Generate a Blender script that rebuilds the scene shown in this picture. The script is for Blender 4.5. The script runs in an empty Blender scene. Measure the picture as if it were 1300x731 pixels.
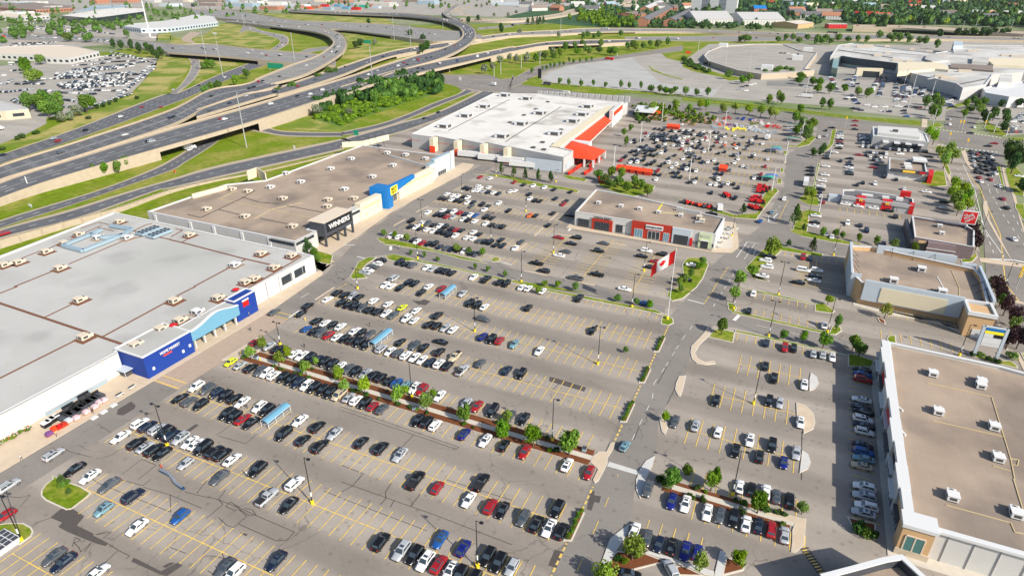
import bpy, bmesh, math, random
import numpy as np
random.seed(7); RNG=np.random.RandomState(11)
S=bpy.context.scene; COL=S.collection
# ---------------------------------------------------------------- camera
PITCH=math.radians(26.5); F=800.0; YAW=math.radians(24.57); CH=103.0
cd=bpy.data.cameras.new('camera'); cam=bpy.data.objects.new('camera',cd); COL.objects.link(cam)
cd.sensor_width=36; cd.lens=36*F/1300; cd.clip_end=12000; cd.clip_start=1
cam.location=(0,0,CH); cam.rotation_euler=(math.pi/2-PITCH,0,YAW); S.camera=cam
# ---------------------------------------------------------------- light
SUN_EL=math.radians(34); sx,sy=0.93,-0.37; n=math.hypot(sx,sy); sx/=n; sy/=n
sundir=(sx*math.cos(SUN_EL),sy*math.cos(SUN_EL),math.sin(SUN_EL))
w=bpy.data.worlds.new('World'); S.world=w; w.use_nodes=True
nt=w.node_tree; bg=nt.nodes['Background']; sky=nt.nodes.new('ShaderNodeTexSky'); sky.sky_type='NISHITA'
sky.sun_disc=False; sky.sun_elevation=SUN_EL; sky.sun_rotation=math.atan2(sx,sy); sky.air_density=1.0; sky.dust_density=1.5
nt.links.new(sky.outputs[0],bg.inputs[0]); bg.inputs[1].default_value=0.11
sl=bpy.data.lights.new('sun','SUN'); so=bpy.data.objects.new('sun',sl); COL.objects.link(so)
sl.energy=5.0; sl.angle=math.radians(0.6); sl.color=(1,0.925,0.80)
from mathutils import Vector, Matrix
so.rotation_euler=Vector(sundir).to_track_quat('Z','Y').to_euler(); so.location=(0,0,200)
vs=S.view_settings; vs.view_transform='Standard'; vs.look='None'; vs.exposure=0.47; vs.gamma=1; vs.use_curve_mapping=False
S.render.engine='CYCLES'
# ---------------------------------------------------------------- survey: photo reading -> point on the ground (or at height z)
_cp,_sp=math.cos(PITCH),math.sin(PITCH); _cy,_sy=math.cos(YAW),math.sin(YAW)
def G(px,py,z=0.0):
    x=(px-650)/F; y=(365.5-py)/F
    d=(x,_cp+_sp*y,-_sp+_cp*y); t=(z-CH)/d[2]; X,Y=d[0]*t,d[1]*t
    return Vector((_cy*X-_sy*Y,_sy*X+_cy*Y,z))
def PX(p):
    X=_cy*p[0]+_sy*p[1]; Y=-_sy*p[0]+_cy*p[1]; Z=p[2]-CH
    f=_cp*Y-_sp*Z; u=_sp*Y+_cp*Z
    return 650+F*X/f, 365.5-F*u/f
TC=[0,216,433,650,866,1083]; TR=[0,120,242,364,486,608]
def W(s,z=0.0):
    out=[]; ox=oy=0; k=.16822
    for i,a in enumerate(s.split()):
        if ':' in a:
            rc,a=a.split(':')
            if rc=='p': ox=oy=0; k=1
            else: ox,oy=TC[int(rc[1])],TR[int(rc[0])]; k=.16822
        x,y=a.split(','); zz=z[i] if isinstance(z,(list,tuple)) else z
        out.append(G(ox+float(x)*k,oy+float(y)*k,zz))
    return out
def height_of(base,top):
    b=W(base)[0]; tx=W(top)[0]; ty=PX(tx)[1]
    lo,hi=0.,80.
    for _ in range(40):
        m=(lo+hi)/2
        if PX((b.x,b.y,m))[1]>ty: lo=m
        else: hi=m
    return b,lo
# ---------------------------------------------------------------- materials
MT={}
def mat(name,col,rough=.8,metal=0.,noise=None,amt=.15,scale=1.,coat=0.,spec=.4,emit=None,alpha=None,col2=None,w2=.5,s2=.1,bump=0):
    if name in MT: return MT[name]
    m=bpy.data.materials.new(name); m.use_nodes=True; T=m.node_tree; N=T.nodes; L=T.links
    b=N['Principled BSDF']; c=tuple(col)+(1,)
    b.inputs['Base Color'].default_value=c; b.inputs['Roughness'].default_value=rough; b.inputs['Metallic'].default_value=metal
    b.inputs['Specular IOR Level'].default_value=spec; b.inputs['Coat Weight'].default_value=coat; b.inputs['Coat Roughness'].default_value=.08
    if emit: b.inputs['Emission Color'].default_value=tuple(emit)+(1,); b.inputs['Emission Strength'].default_value=1
    if noise or col2 is not None:
        tc=N.new('ShaderNodeNewGeometry'); out=None
        nz=N.new('ShaderNodeTexNoise'); nz.inputs['Scale'].default_value=scale; nz.inputs['Detail'].default_value=6; nz.inputs['Roughness'].default_value=.65
        L.new(tc.outputs['Position'],nz.inputs['Vector'])
        mr=N.new('ShaderNodeMapRange'); mr.inputs[1].default_value=.3; mr.inputs[2].default_value=.7; mr.inputs[3].default_value=1-amt; mr.inputs[4].default_value=1+amt
        L.new(nz.outputs[0],mr.inputs[0])
        mx=N.new('ShaderNodeMix'); mx.data_type='RGBA'; mx.inputs[6].default_value=c; mx.inputs[7].default_value=tuple(col2 if col2 is not None else col)+(1,)
        n2=N.new('ShaderNodeTexNoise'); n2.inputs['Scale'].default_value=s2; n2.inputs['Detail'].default_value=5; L.new(tc.outputs['Position'],n2.inputs['Vector'])
        m2=N.new('ShaderNodeMapRange'); m2.inputs[1].default_value=w2-.08; m2.inputs[2].default_value=w2+.08; L.new(n2.outputs[0],m2.inputs[0]); L.new(m2.outputs[0],mx.inputs[0])
        mu=N.new('ShaderNodeVectorMath'); mu.operation='SCALE'; L.new(mx.outputs[2],mu.inputs[0]); L.new(mr.outputs[0],mu.inputs['Scale'])
        L.new(mu.outputs[0],b.inputs['Base Color'])
        if bump:
            bp=N.new('ShaderNodeBump'); bp.inputs['Strength'].default_value=bump; bp.inputs['Distance'].default_value=.3; L.new(nz.outputs[0],bp.inputs['Height']); L.new(bp.outputs[0],b.inputs['Normal'])
    MT[name]=m; return m
def asphalt(name,col,cracks=.55,stain=.12,aisles=False):
    m=mat(name,col,rough=.9,noise=1,amt=.06,scale=1.2,col2=tuple(c*.9 for c in col),w2=.52,s2=.045,spec=.25)
    T=m.node_tree; N=T.nodes; L=T.links; b=N['Principled BSDF']; src=b.inputs['Base Color'].links[0].from_socket
    geo=N.new('ShaderNodeNewGeometry')
    # broad worn lighter/darker drifts, stretched along the aisles
    mp=N.new('ShaderNodeMapping'); mp.inputs['Scale'].default_value=(.02,.11,1); L.new(geo.outputs['Position'],mp.inputs['Vector'])
    n3=N.new('ShaderNodeTexNoise'); n3.inputs['Scale'].default_value=1; n3.inputs['Detail'].default_value=4; L.new(mp.outputs[0],n3.inputs['Vector'])
    r3=N.new('ShaderNodeMapRange'); r3.inputs[1].default_value=.35; r3.inputs[2].default_value=.65; r3.inputs[3].default_value=1-stain; r3.inputs[4].default_value=1+stain; L.new(n3.outputs[0],r3.inputs[0])
    v=N.new('ShaderNodeTexVoronoi'); v.feature='DISTANCE_TO_EDGE'; v.inputs['Scale'].default_value=.085
    wn=N.new('ShaderNodeTexNoise'); wn.inputs['Scale'].default_value=.25; wn.inputs['Detail'].default_value=3; L.new(geo.outputs['Position'],wn.inputs['Vector'])
    ad=N.new('ShaderNodeVectorMath'); ad.operation='MULTIPLY_ADD'; L.new(wn.outputs['Color'],ad.inputs[0]); ad.inputs[1].default_value=(5,5,0); L.new(geo.outputs['Position'],ad.inputs[2]); L.new(ad.outputs[0],v.inputs['Vector'])
    lt=N.new('ShaderNodeMapRange'); lt.inputs[1].default_value=.004; lt.inputs[2].default_value=.012; lt.inputs[3].default_value=1; lt.inputs[4].default_value=0; L.new(v.outputs[0],lt.inputs[0])
    mk=N.new('ShaderNodeTexNoise'); mk.inputs['Scale'].default_value=.03; L.new(geo.outputs['Position'],mk.inputs['Vector'])
    mr=N.new('ShaderNodeMapRange'); mr.inputs[1].default_value=.5; mr.inputs[2].default_value=.58; L.new(mk.outputs[0],mr.inputs[0])
    mm=N.new('ShaderNodeMath'); mm.operation='MULTIPLY'; L.new(lt.outputs[0],mm.inputs[0]); L.new(mr.outputs[0],mm.inputs[1])
    inv=N.new('ShaderNodeMath'); inv.operation='MULTIPLY_ADD'; L.new(mm.outputs[0],inv.inputs[0]); inv.inputs[1].default_value=-cracks; inv.inputs[2].default_value=1
    # oil spots in the bays
    sp=N.new('ShaderNodeTexVoronoi'); sp.inputs['Scale'].default_value=.35; L.new(geo.outputs['Position'],sp.inputs['Vector'])
    spr=N.new('ShaderNodeMapRange'); spr.inputs[1].default_value=.05; spr.inputs[2].default_value=.22; spr.inputs[3].default_value=.74; spr.inputs[4].default_value=1; L.new(sp.outputs['Distance'],spr.inputs[0])
    a=N.new('ShaderNodeMath'); a.operation='MULTIPLY'; L.new(inv.outputs[0],a.inputs[0]); L.new(r3.outputs[0],a.inputs[1])
    a2=N.new('ShaderNodeMath'); a2.operation='MULTIPLY'; L.new(a.outputs[0],a2.inputs[0]); L.new(spr.outputs[0],a2.inputs[1])
    last=a2
    if aisles:   # drive aisles are worn darker than the bays between them
        sx_=N.new('ShaderNodeSeparateXYZ'); L.new(geo.outputs['Position'],sx_.inputs[0])
        def mth(op,*v):
            m_=N.new('ShaderNodeMath'); m_.operation=op
            for i_,q_ in enumerate(v):
                if isinstance(q_,(int,float)): m_.inputs[i_].default_value=q_
                else: L.new(q_,m_.inputs[i_])
            return m_.outputs[0]
        yy=mth('ADD',sx_.outputs['Y'],mth('MULTIPLY',wn.outputs[0],2.2))
        def band(c,per): return mth('COSINE',mth('MULTIPLY',mth('SUBTRACT',yy,c+1.1),6.28318/per))
        lo=band(48.,17.57); hi=band(144.,18.5); up=band(236.,19.7)
        s1=mth('GREATER_THAN',yy,114.); s2=mth('GREATER_THAN',yy,204.)
        mixa=mth('ADD',mth('MULTIPLY',lo,mth('SUBTRACT',1.,s1)),mth('MULTIPLY',hi,mth('SUBTRACT',s1,s2))); mixb=mth('ADD',mixa,mth('MULTIPLY',up,s2))
        rg=N.new('ShaderNodeMapRange'); rg.interpolation_type='SMOOTHSTEP'; rg.inputs[1].default_value=-.3; rg.inputs[2].default_value=.8; rg.inputs[3].default_value=1.06; rg.inputs[4].default_value=.79; L.new(mixb,rg.inputs[0])
        fin=N.new('ShaderNodeMath'); fin.operation='MULTIPLY'; L.new(rg.outputs[0],fin.inputs[0]); L.new(a2.outputs[0],fin.inputs[1]); last=fin
    sc=N.new('ShaderNodeVectorMath'); sc.operation='SCALE'; L.new(src,sc.inputs[0]); L.new(last.outputs[0],sc.inputs['Scale']); L.new(sc.outputs[0],b.inputs['Base Color'])
    return m
def M(n): return MT[n]
asphalt('lot_asphalt',(.295,.262,.23),cracks=.3,stain=.1,aisles=True); asphalt('road_asphalt',(.215,.198,.182),cracks=.45,stain=.06)
asphalt('mall_asphalt',(.33,.31,.28),cracks=.3,stain=.08); asphalt('pale_asphalt',(.37,.37,.36),cracks=.3,stain=.05)
asphalt('highway_asphalt',(.11,.115,.127),cracks=.1,stain=.1); asphalt('highway_grey',(.23,.225,.215),cracks=.1,stain=.1)
mat('patch_asphalt',(.075,.065,.062),.95,noise=1,amt=.15,scale=2)
mat('seam_tar',(.03,.028,.027),.8)
mat('paint_yellow',(.68,.47,.1),.8,noise=1,amt=.25,scale=3,col2=(.5,.38,.16),w2=.56,s2=.6)
mat('paint_white',(.62,.62,.6),.8,noise=1,amt=.15,scale=2)
mat('paint_blue',(.1,.28,.6),.8)
mat('concrete',(.5,.46,.4),.85,noise=1,amt=.08,scale=.8)
mat('concrete_pale',(.5,.5,.49),.85,noise=1,amt=.06,scale=.5)
mat('concrete_tan',(.5,.41,.31),.85,noise=1,amt=.08,scale=.4)
mat('plaza_tan',(.36,.28,.22),.9,noise=1,amt=.08,scale=.6)
mat('kerb',(.52,.48,.42),.85,noise=1,amt=.1,scale=1)
mat('shoulder',(.37,.31,.235),.9,noise=1,amt=.1,scale=.3)
mat('barrier',(.40,.335,.255),.9,noise=1,amt=.1,scale=.4)
mat('grass',(.13,.19,.008),.95,noise=1,amt=.3,scale=.3,col2=(.23,.23,.045),w2=.54,s2=.035,spec=.1)
mat('grass_lawn',(.125,.19,.01),.95,noise=1,amt=.3,scale=.8,col2=(.22,.23,.04),w2=.53,s2=.2,spec=.1)
mat('grass_dry',(.33,.29,.10),.95,noise=1,amt=.2,scale=.25,col2=(.13,.19,.02),w2=.5,s2=.03,spec=.1)
mat('mulch',(.15,.055,.025),.95,noise=1,amt=.35,scale=5,spec=.1)
mat('land',(.2,.22,.12),.95,noise=1,amt=.3,scale=.02,col2=(.12,.17,.05),w2=.5,s2=.006)
mat('leaf_bright',(.19,.33,.012),.6,noise=1,amt=.45,scale=1.1,spec=.2)
mat('leaf_green',(.105,.22,.012),.6,noise=1,amt=.45,scale=.9,spec=.2)
mat('leaf_dark',(.04,.105,.014),.7,noise=1,amt=.45,scale=.6,spec=.2)
mat('leaf_mid',(.06,.125,.02),.7,noise=1,amt=.5,scale=.15,spec=.15)
mat('leaf_deep',(.03,.075,.03),.7,noise=1,amt=.5,scale=.2,col2=(.05,.11,.03),w2=.52,s2=.03,spec=.15)
mat('leaf_silver',(.20,.24,.15),.7,noise=1,amt=.4,scale=.9,spec=.2)
mat('leaf_purple',(.05,.018,.022),.6,noise=1,amt=.5,scale=1.2,spec=.3)
mat('leaf_lime',(.26,.33,.02),.6,noise=1,amt=.35,scale=1,spec=.2)
mat('bark',(.1,.07,.05),.9)
def seams(n,sp,k=.9,wd=.03):
    m=M(n); T=m.node_tree; N=T.nodes; L=T.links; b=N['Principled BSDF']; src=b.inputs['Base Color'].links[0].from_socket
    g=N.new('ShaderNodeNewGeometry'); x=N.new('ShaderNodeSeparateXYZ'); L.new(g.outputs['Position'],x.inputs[0])
    def mt(op,a,c=None):
        q=N.new('ShaderNodeMath'); q.operation=op
        for i,v in enumerate((a,c)):
            if v is None: continue
            if isinstance(v,(int,float)): q.inputs[i].default_value=v
            else: L.new(v,q.inputs[i])
        return q.outputs[0]
    l1=mt('LESS_THAN',mt('FRACT',mt('DIVIDE',x.outputs['X'],sp)),wd); l2=mt('LESS_THAN',mt('FRACT',mt('DIVIDE',x.outputs['Y'],sp*6.3)),wd/5)
    v=N.new('ShaderNodeTexVoronoi'); v.feature='SMOOTH_F1'; v.inputs['Scale'].default_value=.055; wn=N.new('ShaderNodeTexNoise'); wn.inputs['Scale'].default_value=.08; ad=N.new('ShaderNodeVectorMath'); ad.operation='MULTIPLY_ADD'; L.new(g.outputs['Position'],wn.inputs['Vector']); L.new(wn.outputs['Color'],ad.inputs[0]); ad.inputs[1].default_value=(14,14,0); L.new(g.outputs['Position'],ad.inputs[2]); L.new(ad.outputs[0],v.inputs['Vector'])
    r=N.new('ShaderNodeMapRange'); r.inputs[1].default_value=.12; r.inputs[2].default_value=.3; r.inputs[3].default_value=.86; r.inputs[4].default_value=1; L.new(v.outputs['Distance'],r.inputs[0])
    f=mt('SUBTRACT',1.,mt('MULTIPLY',mt('MAXIMUM',l1,l2),1-k)); f2=mt('MULTIPLY',f,r.outputs[0])
    s=N.new('ShaderNodeVectorMath'); s.operation='SCALE'; L.new(src,s.inputs[0]); L.new(f2,s.inputs['Scale']); L.new(s.outputs[0],b.inputs['Base Color'])
def foliage(n):
    m=M(n); b=m.node_tree.nodes['Principled BSDF']; b.inputs['Subsurface Weight'].default_value=0
    T=m.node_tree; tr=T.nodes.new('ShaderNodeBsdfTranslucent'); mx=T.nodes.new('ShaderNodeMixShader'); mx.inputs[0].default_value=.3
    src=b.inputs['Base Color'].links[0].from_socket
    oi=T.nodes.new('ShaderNodeObjectInfo'); hs_=T.nodes.new('ShaderNodeHueSaturation')
    for k_,(lo_,hi_) in (('Hue',(.475,.515)),('Value',(.68,1.25)),('Saturation',(.85,1.05))):
        r_=T.nodes.new('ShaderNodeMapRange'); r_.inputs[3].default_value=lo_; r_.inputs[4].default_value=hi_
        if k_=='Value': T.links.new(oi.outputs['Random'],r_.inputs[0])
        else:
            f_=T.nodes.new('ShaderNodeMath'); f_.operation='FRACT'; m_=T.nodes.new('ShaderNodeMath'); m_.operation='MULTIPLY'; m_.inputs[1].default_value=7.3 if k_=='Hue' else 13.7
            T.links.new(oi.outputs['Random'],m_.inputs[0]); T.links.new(m_.outputs[0],f_.inputs[0]); T.links.new(f_.outputs[0],r_.inputs[0])
        T.links.new(r_.outputs[0],hs_.inputs[k_])
    T.links.new(src,hs_.inputs['Color']); src=hs_.outputs[0]; T.links.new(src,b.inputs['Base Color']); T.links.new(src,tr.inputs[0])
    o=T.nodes['Material Output']; T.links.new(b.outputs[0],mx.inputs[1]); T.links.new(tr.outputs[0],mx.inputs[2]); T.links.new(mx.outputs[0],o.inputs[0])
for n_ in ('leaf_bright','leaf_green','leaf_dark','leaf_silver','leaf_purple','leaf_lime'): foliage(n_)
mat('roof_grey',(.42,.42,.41),.9,spec=.15,noise=1,amt=.08,scale=.06,col2=(.36,.365,.35),w2=.56,s2=.03)
mat('roof_white',(.60,.585,.56),.9,spec=.15,noise=1,amt=.08,scale=.06,col2=(.36,.34,.31),w2=.63,s2=.05)
mat('roof_tan',(.33,.262,.205),.9,noise=1,amt=.13,scale=.08,col2=(.22,.18,.15),w2=.53,s2=.045,spec=.2)
mat('roof_mall',(.5,.5,.49),.9,noise=1,amt=.14,scale=.05,col2=(.38,.375,.36),w2=.52,s2=.02,spec=.15)
mat('roof_dark',(.12,.12,.13),.85,noise=1,amt=.15,scale=.1)
mat('roof_brown',(.2,.16,.14),.9,noise=1,amt=.15,scale=.1)
mat('white_wall',(.52,.52,.51),.7,noise=1,amt=.03,scale=.3); mat('white_trim',(.58,.59,.6),.5)
mat('cream_wall',(.6,.54,.4),.8,noise=1,amt=.04,scale=.3); mat('tan_wall',(.52,.34,.18),.85,noise=1,amt=.06,scale=.6)
mat('grey_wall',(.42,.42,.42),.8,noise=1,amt=.05,scale=.3); mat('bluegrey_panel',(.42,.48,.54),.5,noise=1,amt=.04,scale=.3)
mat('stone_wall',(.5,.42,.32),.9,noise=1,amt=.12,scale=.8)
mat('blue_wall',(.004,.035,.24),.7,noise=1,amt=.06,scale=.4); mat('sky_blue',(.12,.29,.42),.5,noise=1,amt=.04,scale=.3)
mat('bright_blue',(.005,.14,.42),.45); mat('yellow',(.85,.72,.03),.5); mat('pole_yellow',(.8,.6,.02),.6)
mat('pale_yellow',(.75,.7,.25),.6)
mat('black',(.012,.013,.016),.4); mat('charcoal',(.05,.055,.07),.5); mat('dark_glass',(.02,.03,.04),.12,spec=.8)
mat('teal_glass',(.05,.16,.16),.12,spec=.8); mat('blue_glass',(.1,.22,.3),.15,spec=.8)
mat('orange',(.72,.055,.01),.6,noise=1,amt=.05,scale=.3); mat('brick_red',(.36,.025,.01),.7); mat('red',(.5,.008,.008),.5)
mat('sage',(.48,.56,.34),.7); mat('brick',(.33,.15,.09),.9,noise=1,amt=.15,scale=.5); mat('purple_brick',(.2,.15,.16),.9,noise=1,amt=.12,scale=.8)
mat('brown_line',(.16,.07,.04),.8); mat('steel',(.5,.52,.55),.4,metal=.5); mat('unit_beige',(.58,.5,.4),.6); mat('unit_white',(.62,.62,.62),.5)
mat('unit_dark',(.06,.06,.065),.6); mat('duct_blue',(.26,.35,.42),.45); mat('arch_gold',(.85,.55,.05),.5); mat('gold',(.5,.4,.22),.5)
mat('green_tarp',(.02,.35,.25),.6); mat('pink',(.55,.4,.44),.7,noise=1,amt=.3,scale=3); mat('wood',(.35,.2,.1),.8); mat('purple',(.16,.06,.2),.7)
mat('skin',(.5,.3,.2),.6); mat('signal_yellow',(.8,.5,.02),.6); mat('sign_green',(.01,.25,.15),.6)
mat('tyre',(.015,.015,.016),.8); mat('rim',(.35,.36,.38),.35,metal=.7); mat('car_glass',(.035,.05,.065),.12,spec=1.0); mat('lamp_clear',(.75,.78,.8),.2); mat('lamp_red',(.4,.01,.01),.25)
mat('car_trim',(.02,.02,.022),.6)
PAINT={'w':('white',(.72,.72,.72)),'s':('silver',(.42,.44,.47)),'g':('grey',(.09,.1,.115)),'k':('black',(.006,.006,.008)),'n':('dark navy',(.008,.014,.035)),
 'b':('blue',(.015,.09,.32)),'d':('deep blue',(.01,.018,.17)),'r':('red',(.28,.01,.015)),'y':('lime yellow',(.55,.6,.02)),'t':('beige',(.45,.38,.27)),'c':('pale blue',(.17,.31,.38)),'o':('orange',(.7,.14,.03))}
for k,(nm,c) in PAINT.items(): mat('car_paint_'+nm.replace(' ','_'),c,.35,metal=.2 if k in 'sgbcd' else 0,coat=.25,spec=.3)
def paint(k): return MT['car_paint_'+PAINT[k][0].replace(' ','_')]
seams('roof_grey',3.0,.93); seams('roof_white',3.6,.9); seams('roof_tan',2.8,.9); seams('roof_mall',5,.85)
# ---------------------------------------------------------------- mesh collector
ORG={}
def org(o):
    while o is not None and o.name not in ORG: o=o.parent
    return ORG[o.name] if o is not None else Vector((0,0,0))
class MB:
    def __init__(s): s.v=[]; s.f=[]; s.m=[]; s.sm=[]
    def poly(s,pts,m=0,smooth=False):
        b=len(s.v); s.v+= [tuple(p) for p in pts]; s.f.append(tuple(range(b,b+len(pts)))); s.m.append(m); s.sm.append(smooth)
    def mesh(s,v,f,m=0,smooth=False):
        b=len(s.v); s.v+=[tuple(p) for p in v]; s.f+=[tuple(i+b for i in q) for q in f]; s.m+=[m]*len(f); s.sm+=[smooth]*len(f)
    def box(s,x0,y0,z0,x1,y1,z1,m=0,mt=None):
        if x1<x0: x0,x1=x1,x0
        if y1<y0: y0,y1=y1,y0
        v=[(x0,y0,z0),(x1,y0,z0),(x1,y1,z0),(x0,y1,z0),(x0,y0,z1),(x1,y0,z1),(x1,y1,z1),(x0,y1,z1)]
        s.mesh(v,[(0,3,2,1),(0,1,5,4),(1,2,6,5),(2,3,7,6),(3,0,4,7)],m); s.mesh(v[4:],[(0,1,2,3)],m if mt is None else mt)
    def beam(s,a,b,w,h,m=0):       # box along a->b, width w (horizontal), height h above the line
        a=Vector(a); b=Vector(b); d=(b-a); d.z=0; 
        if d.length<1e-6: return
        n=Vector((-d.y,d.x,0)).normalized()*w/2
        q=[a+n,a-n,b-n,b+n]; v=[(p.x,p.y,p.z) for p in q]+[(p.x,p.y,p.z+h) for p in q]
        s.mesh(v,[(0,3,2,1),(0,1,5,4),(1,2,6,5),(2,3,7,6),(3,0,4,7),(4,5,6,7)],m)
    def tube(s,a,b,r0,r1=None,n=8,m=0,smooth=True,cap=True):
        a=Vector(a); b=Vector(b); r1=r0 if r1 is None else r1; d=(b-a).normalized()
        u=d.orthogonal().normalized(); w=d.cross(u); v=[]
        for (c,r) in ((a,r0),(b,r1)):
            for i in range(n):
                t=2*math.pi*i/n; v.append(c+u*(r*math.cos(t))+w*(r*math.sin(t)))
        s.mesh(v,[(i,(i+1)%n,n+(i+1)%n,n+i) for i in range(n)],m,smooth)
        if cap: s.mesh(v,[tuple(range(n-1,-1,-1)),tuple(range(n,2*n))],m)
    def prism(s,poly,z0,z1,m=0,mt=None):
        n=len(poly); P=[(p[0],p[1]) for p in poly]
        A=sum(P[i][0]*P[(i+1)%n][1]-P[(i+1)%n][0]*P[i][1] for i in range(n))
        if A<0: P=P[::-1]
        v=[(x,y,z0) for x,y in P]+[(x,y,z1) for x,y in P]
        s.mesh(v,[(i,(i+1)%n,n+(i+1)%n,n+i) for i in range(n)],m); s.mesh(v,[tuple(range(n,2*n))],m if mt is None else mt)
    def ring(s,outer,inner,z0,z1,m=0):
        n=len(outer)
        for P,fl in ((outer,0),(inner,1)):
            for i in range(n):
                a,b=P[i],P[(i+1)%n]; q=[(a[0],a[1],z0),(b[0],b[1],z0),(b[0],b[1],z1),(a[0],a[1],z1)]
                s.poly(q[::-1] if fl else q,m)
        for i in range(n):
            j=(i+1)%n; s.poly([(outer[i][0],outer[i][1],z1),(outer[j][0],outer[j][1],z1),(inner[j][0],inner[j][1],z1),(inner[i][0],inner[i][1],z1)],m)
    def blob(s,c,r,m=0,n=8,k=5):
        c=Vector(c); rr=r if hasattr(r,'__len__') else (r,r,r); v=[(c.x,c.y,c.z+rr[2])]
        for j in range(1,k):
            for i in range(n):
                a=math.pi*j/k; t=2*math.pi*i/n; v.append((c.x+rr[0]*math.sin(a)*math.cos(t),c.y+rr[1]*math.sin(a)*math.sin(t),c.z+rr[2]*math.cos(a)))
        v.append((c.x,c.y,c.z-rr[2])); f=[(0,1+i,1+(i+1)%n) for i in range(n)]
        for j in range(k-2):
            for i in range(n): f.append((1+j*n+i,1+(j+1)*n+i,1+(j+1)*n+(i+1)%n,1+j*n+(i+1)%n))
        e=len(v)-1; f+=[(e,1+(k-2)*n+(i+1)%n,1+(k-2)*n+i) for i in range(n)]
        s.mesh(v,f,m,True)
    def data(s,name,mats,off=None):
        me=bpy.data.meshes.new(name)
        v=np.array(s.v,dtype=float) if s.v else np.zeros((0,3))
        if off is not None and len(v): v=v-np.array(off)
        me.from_pydata(v.tolist(),[],s.f); 
        for m in (mats if isinstance(mats,(list,tuple)) else [mats]): me.materials.append(M(m) if isinstance(m,str) else m)
        me.polygons.foreach_set('material_index',s.m); me.polygons.foreach_set('use_smooth',s.sm); me.update(); return me
    def build(s,name,mats,parent=None,local=False,**kw):
        off=None if (parent is None or local) else org(parent)
        o=bpy.data.objects.new(name,s.data(name,mats,off)); COL.objects.link(o)
        if parent is not None: o.parent=parent
        for k,v in kw.items(): o[k]=v
        return o
def thing(name,label,cat,loc=(0,0,0),group=None,rz=0):
    o=bpy.data.objects.new(name,None); COL.objects.link(o); o.location=loc; o.rotation_euler=(0,0,rz); o.empty_display_size=.5
    o['label']=label; o['category']=cat
    if group: o['group']=group
    ORG[o.name]=Vector(loc); return o
def struct(mb,name,mats): return mb.build(name,mats,kind='structure')
def tagged(mb,name,mats,label,cat,group=None):
    o=mb.build(name,mats,label=label,category=cat)
    if group: o['group']=group
    return o
def place(me,name,parent,loc=(0,0,0),rz=0,sc=None):
    o=bpy.data.objects.new(name,me); COL.objects.link(o); o.parent=parent; o.location=loc; o.rotation_euler=(0,0,rz)
    if sc: o.scale=sc
    return o
def text(s,name,parent,loc,size,mt,rot,ext=.05,width=None,font_bold=True,local=False):
    c=bpy.data.curves.new('t','FONT'); c.body=s; c.size=size; c.extrude=ext; c.align_x='CENTER'; c.align_y='CENTER'; c.offset=.02*size if font_bold else 0; c.resolution_u=2
    o=bpy.data.objects.new('t',c); COL.objects.link(o); bpy.context.view_layer.update()
    me=bpy.data.meshes.new_from_object(o.evaluated_get(bpy.context.evaluated_depsgraph_get())); bpy.data.objects.remove(o)
    me.materials.clear(); me.materials.append(M(mt)); me.name=name
    t=bpy.data.objects.new(name,me); COL.objects.link(t); t.parent=parent
    t.location=Vector(loc)-(Vector((0,0,0)) if local else org(parent)); t.rotation_euler=rot
    if width:
        xs=[v.co.x for v in me.vertices]; wd=max(xs)-min(xs); t.scale=(width/wd,1,1)
    return t
RX=(math.pi/2,0,math.pi/2)     # text on a wall facing +x
RS=(math.pi/2,0,0)             # text on a wall facing -y
ORD=['first','second','third','fourth','fifth','sixth','seventh','eighth','ninth','tenth','eleventh','twelfth','thirteenth','fourteenth','fifteenth','sixteenth','seventeenth','eighteenth','nineteenth','twentieth','twenty-first','twenty-second','twenty-third','twenty-fourth','twenty-fifth','twenty-sixth','twenty-seventh','twenty-eighth','twenty-ninth','thirtieth']
def ordn(i):
    if i<len(ORD): return ORD[i]
    k=i+1; return str(k)+({1:'st',2:'nd',3:'rd'}.get(k%10,'th') if k%100 not in (11,12,13) else 'th')
# ================================================================ ground, roads, markings
def sheet(name,polys,mt,z,zpx=0.0):
    b=MB()
    for p in polys:
        pts=W(p,zpx) if isinstance(p,str) else [Vector((q[0],q[1],0)) for q in p]
        A=sum(pts[i].x*pts[(i+1)%len(pts)].y-pts[(i+1)%len(pts)].x*pts[i].y for i in range(len(pts)))
        if A<0: pts=pts[::-1]
        b.poly([(q.x,q.y,z) for q in pts])
    return struct(b,name,[mt])
b=MB(); b.poly([(-7000,-1500,-.05),(7000,-1500,-.05),(7000,9000,-.05),(-7000,9000,-.05)]); struct(b,'ground',['land'])
sheet('interchange_grass',[[(-900,-200),(-255,-200),(-255,420),(-150,640),(60,900),(-100,1400),(-500,1500),(-1100,1100),(-900,500)]],'grass',0)
sheet('parking_lot',[[(-262,-120),(-262,345),(-268,480),(-262,545),(-100,562),(34,535),(84,530),(96,470),(93,404),(80,340),(74,276),(79,240),(84,200),(90,-120)]],'lot_asphalt',.02)
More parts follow.
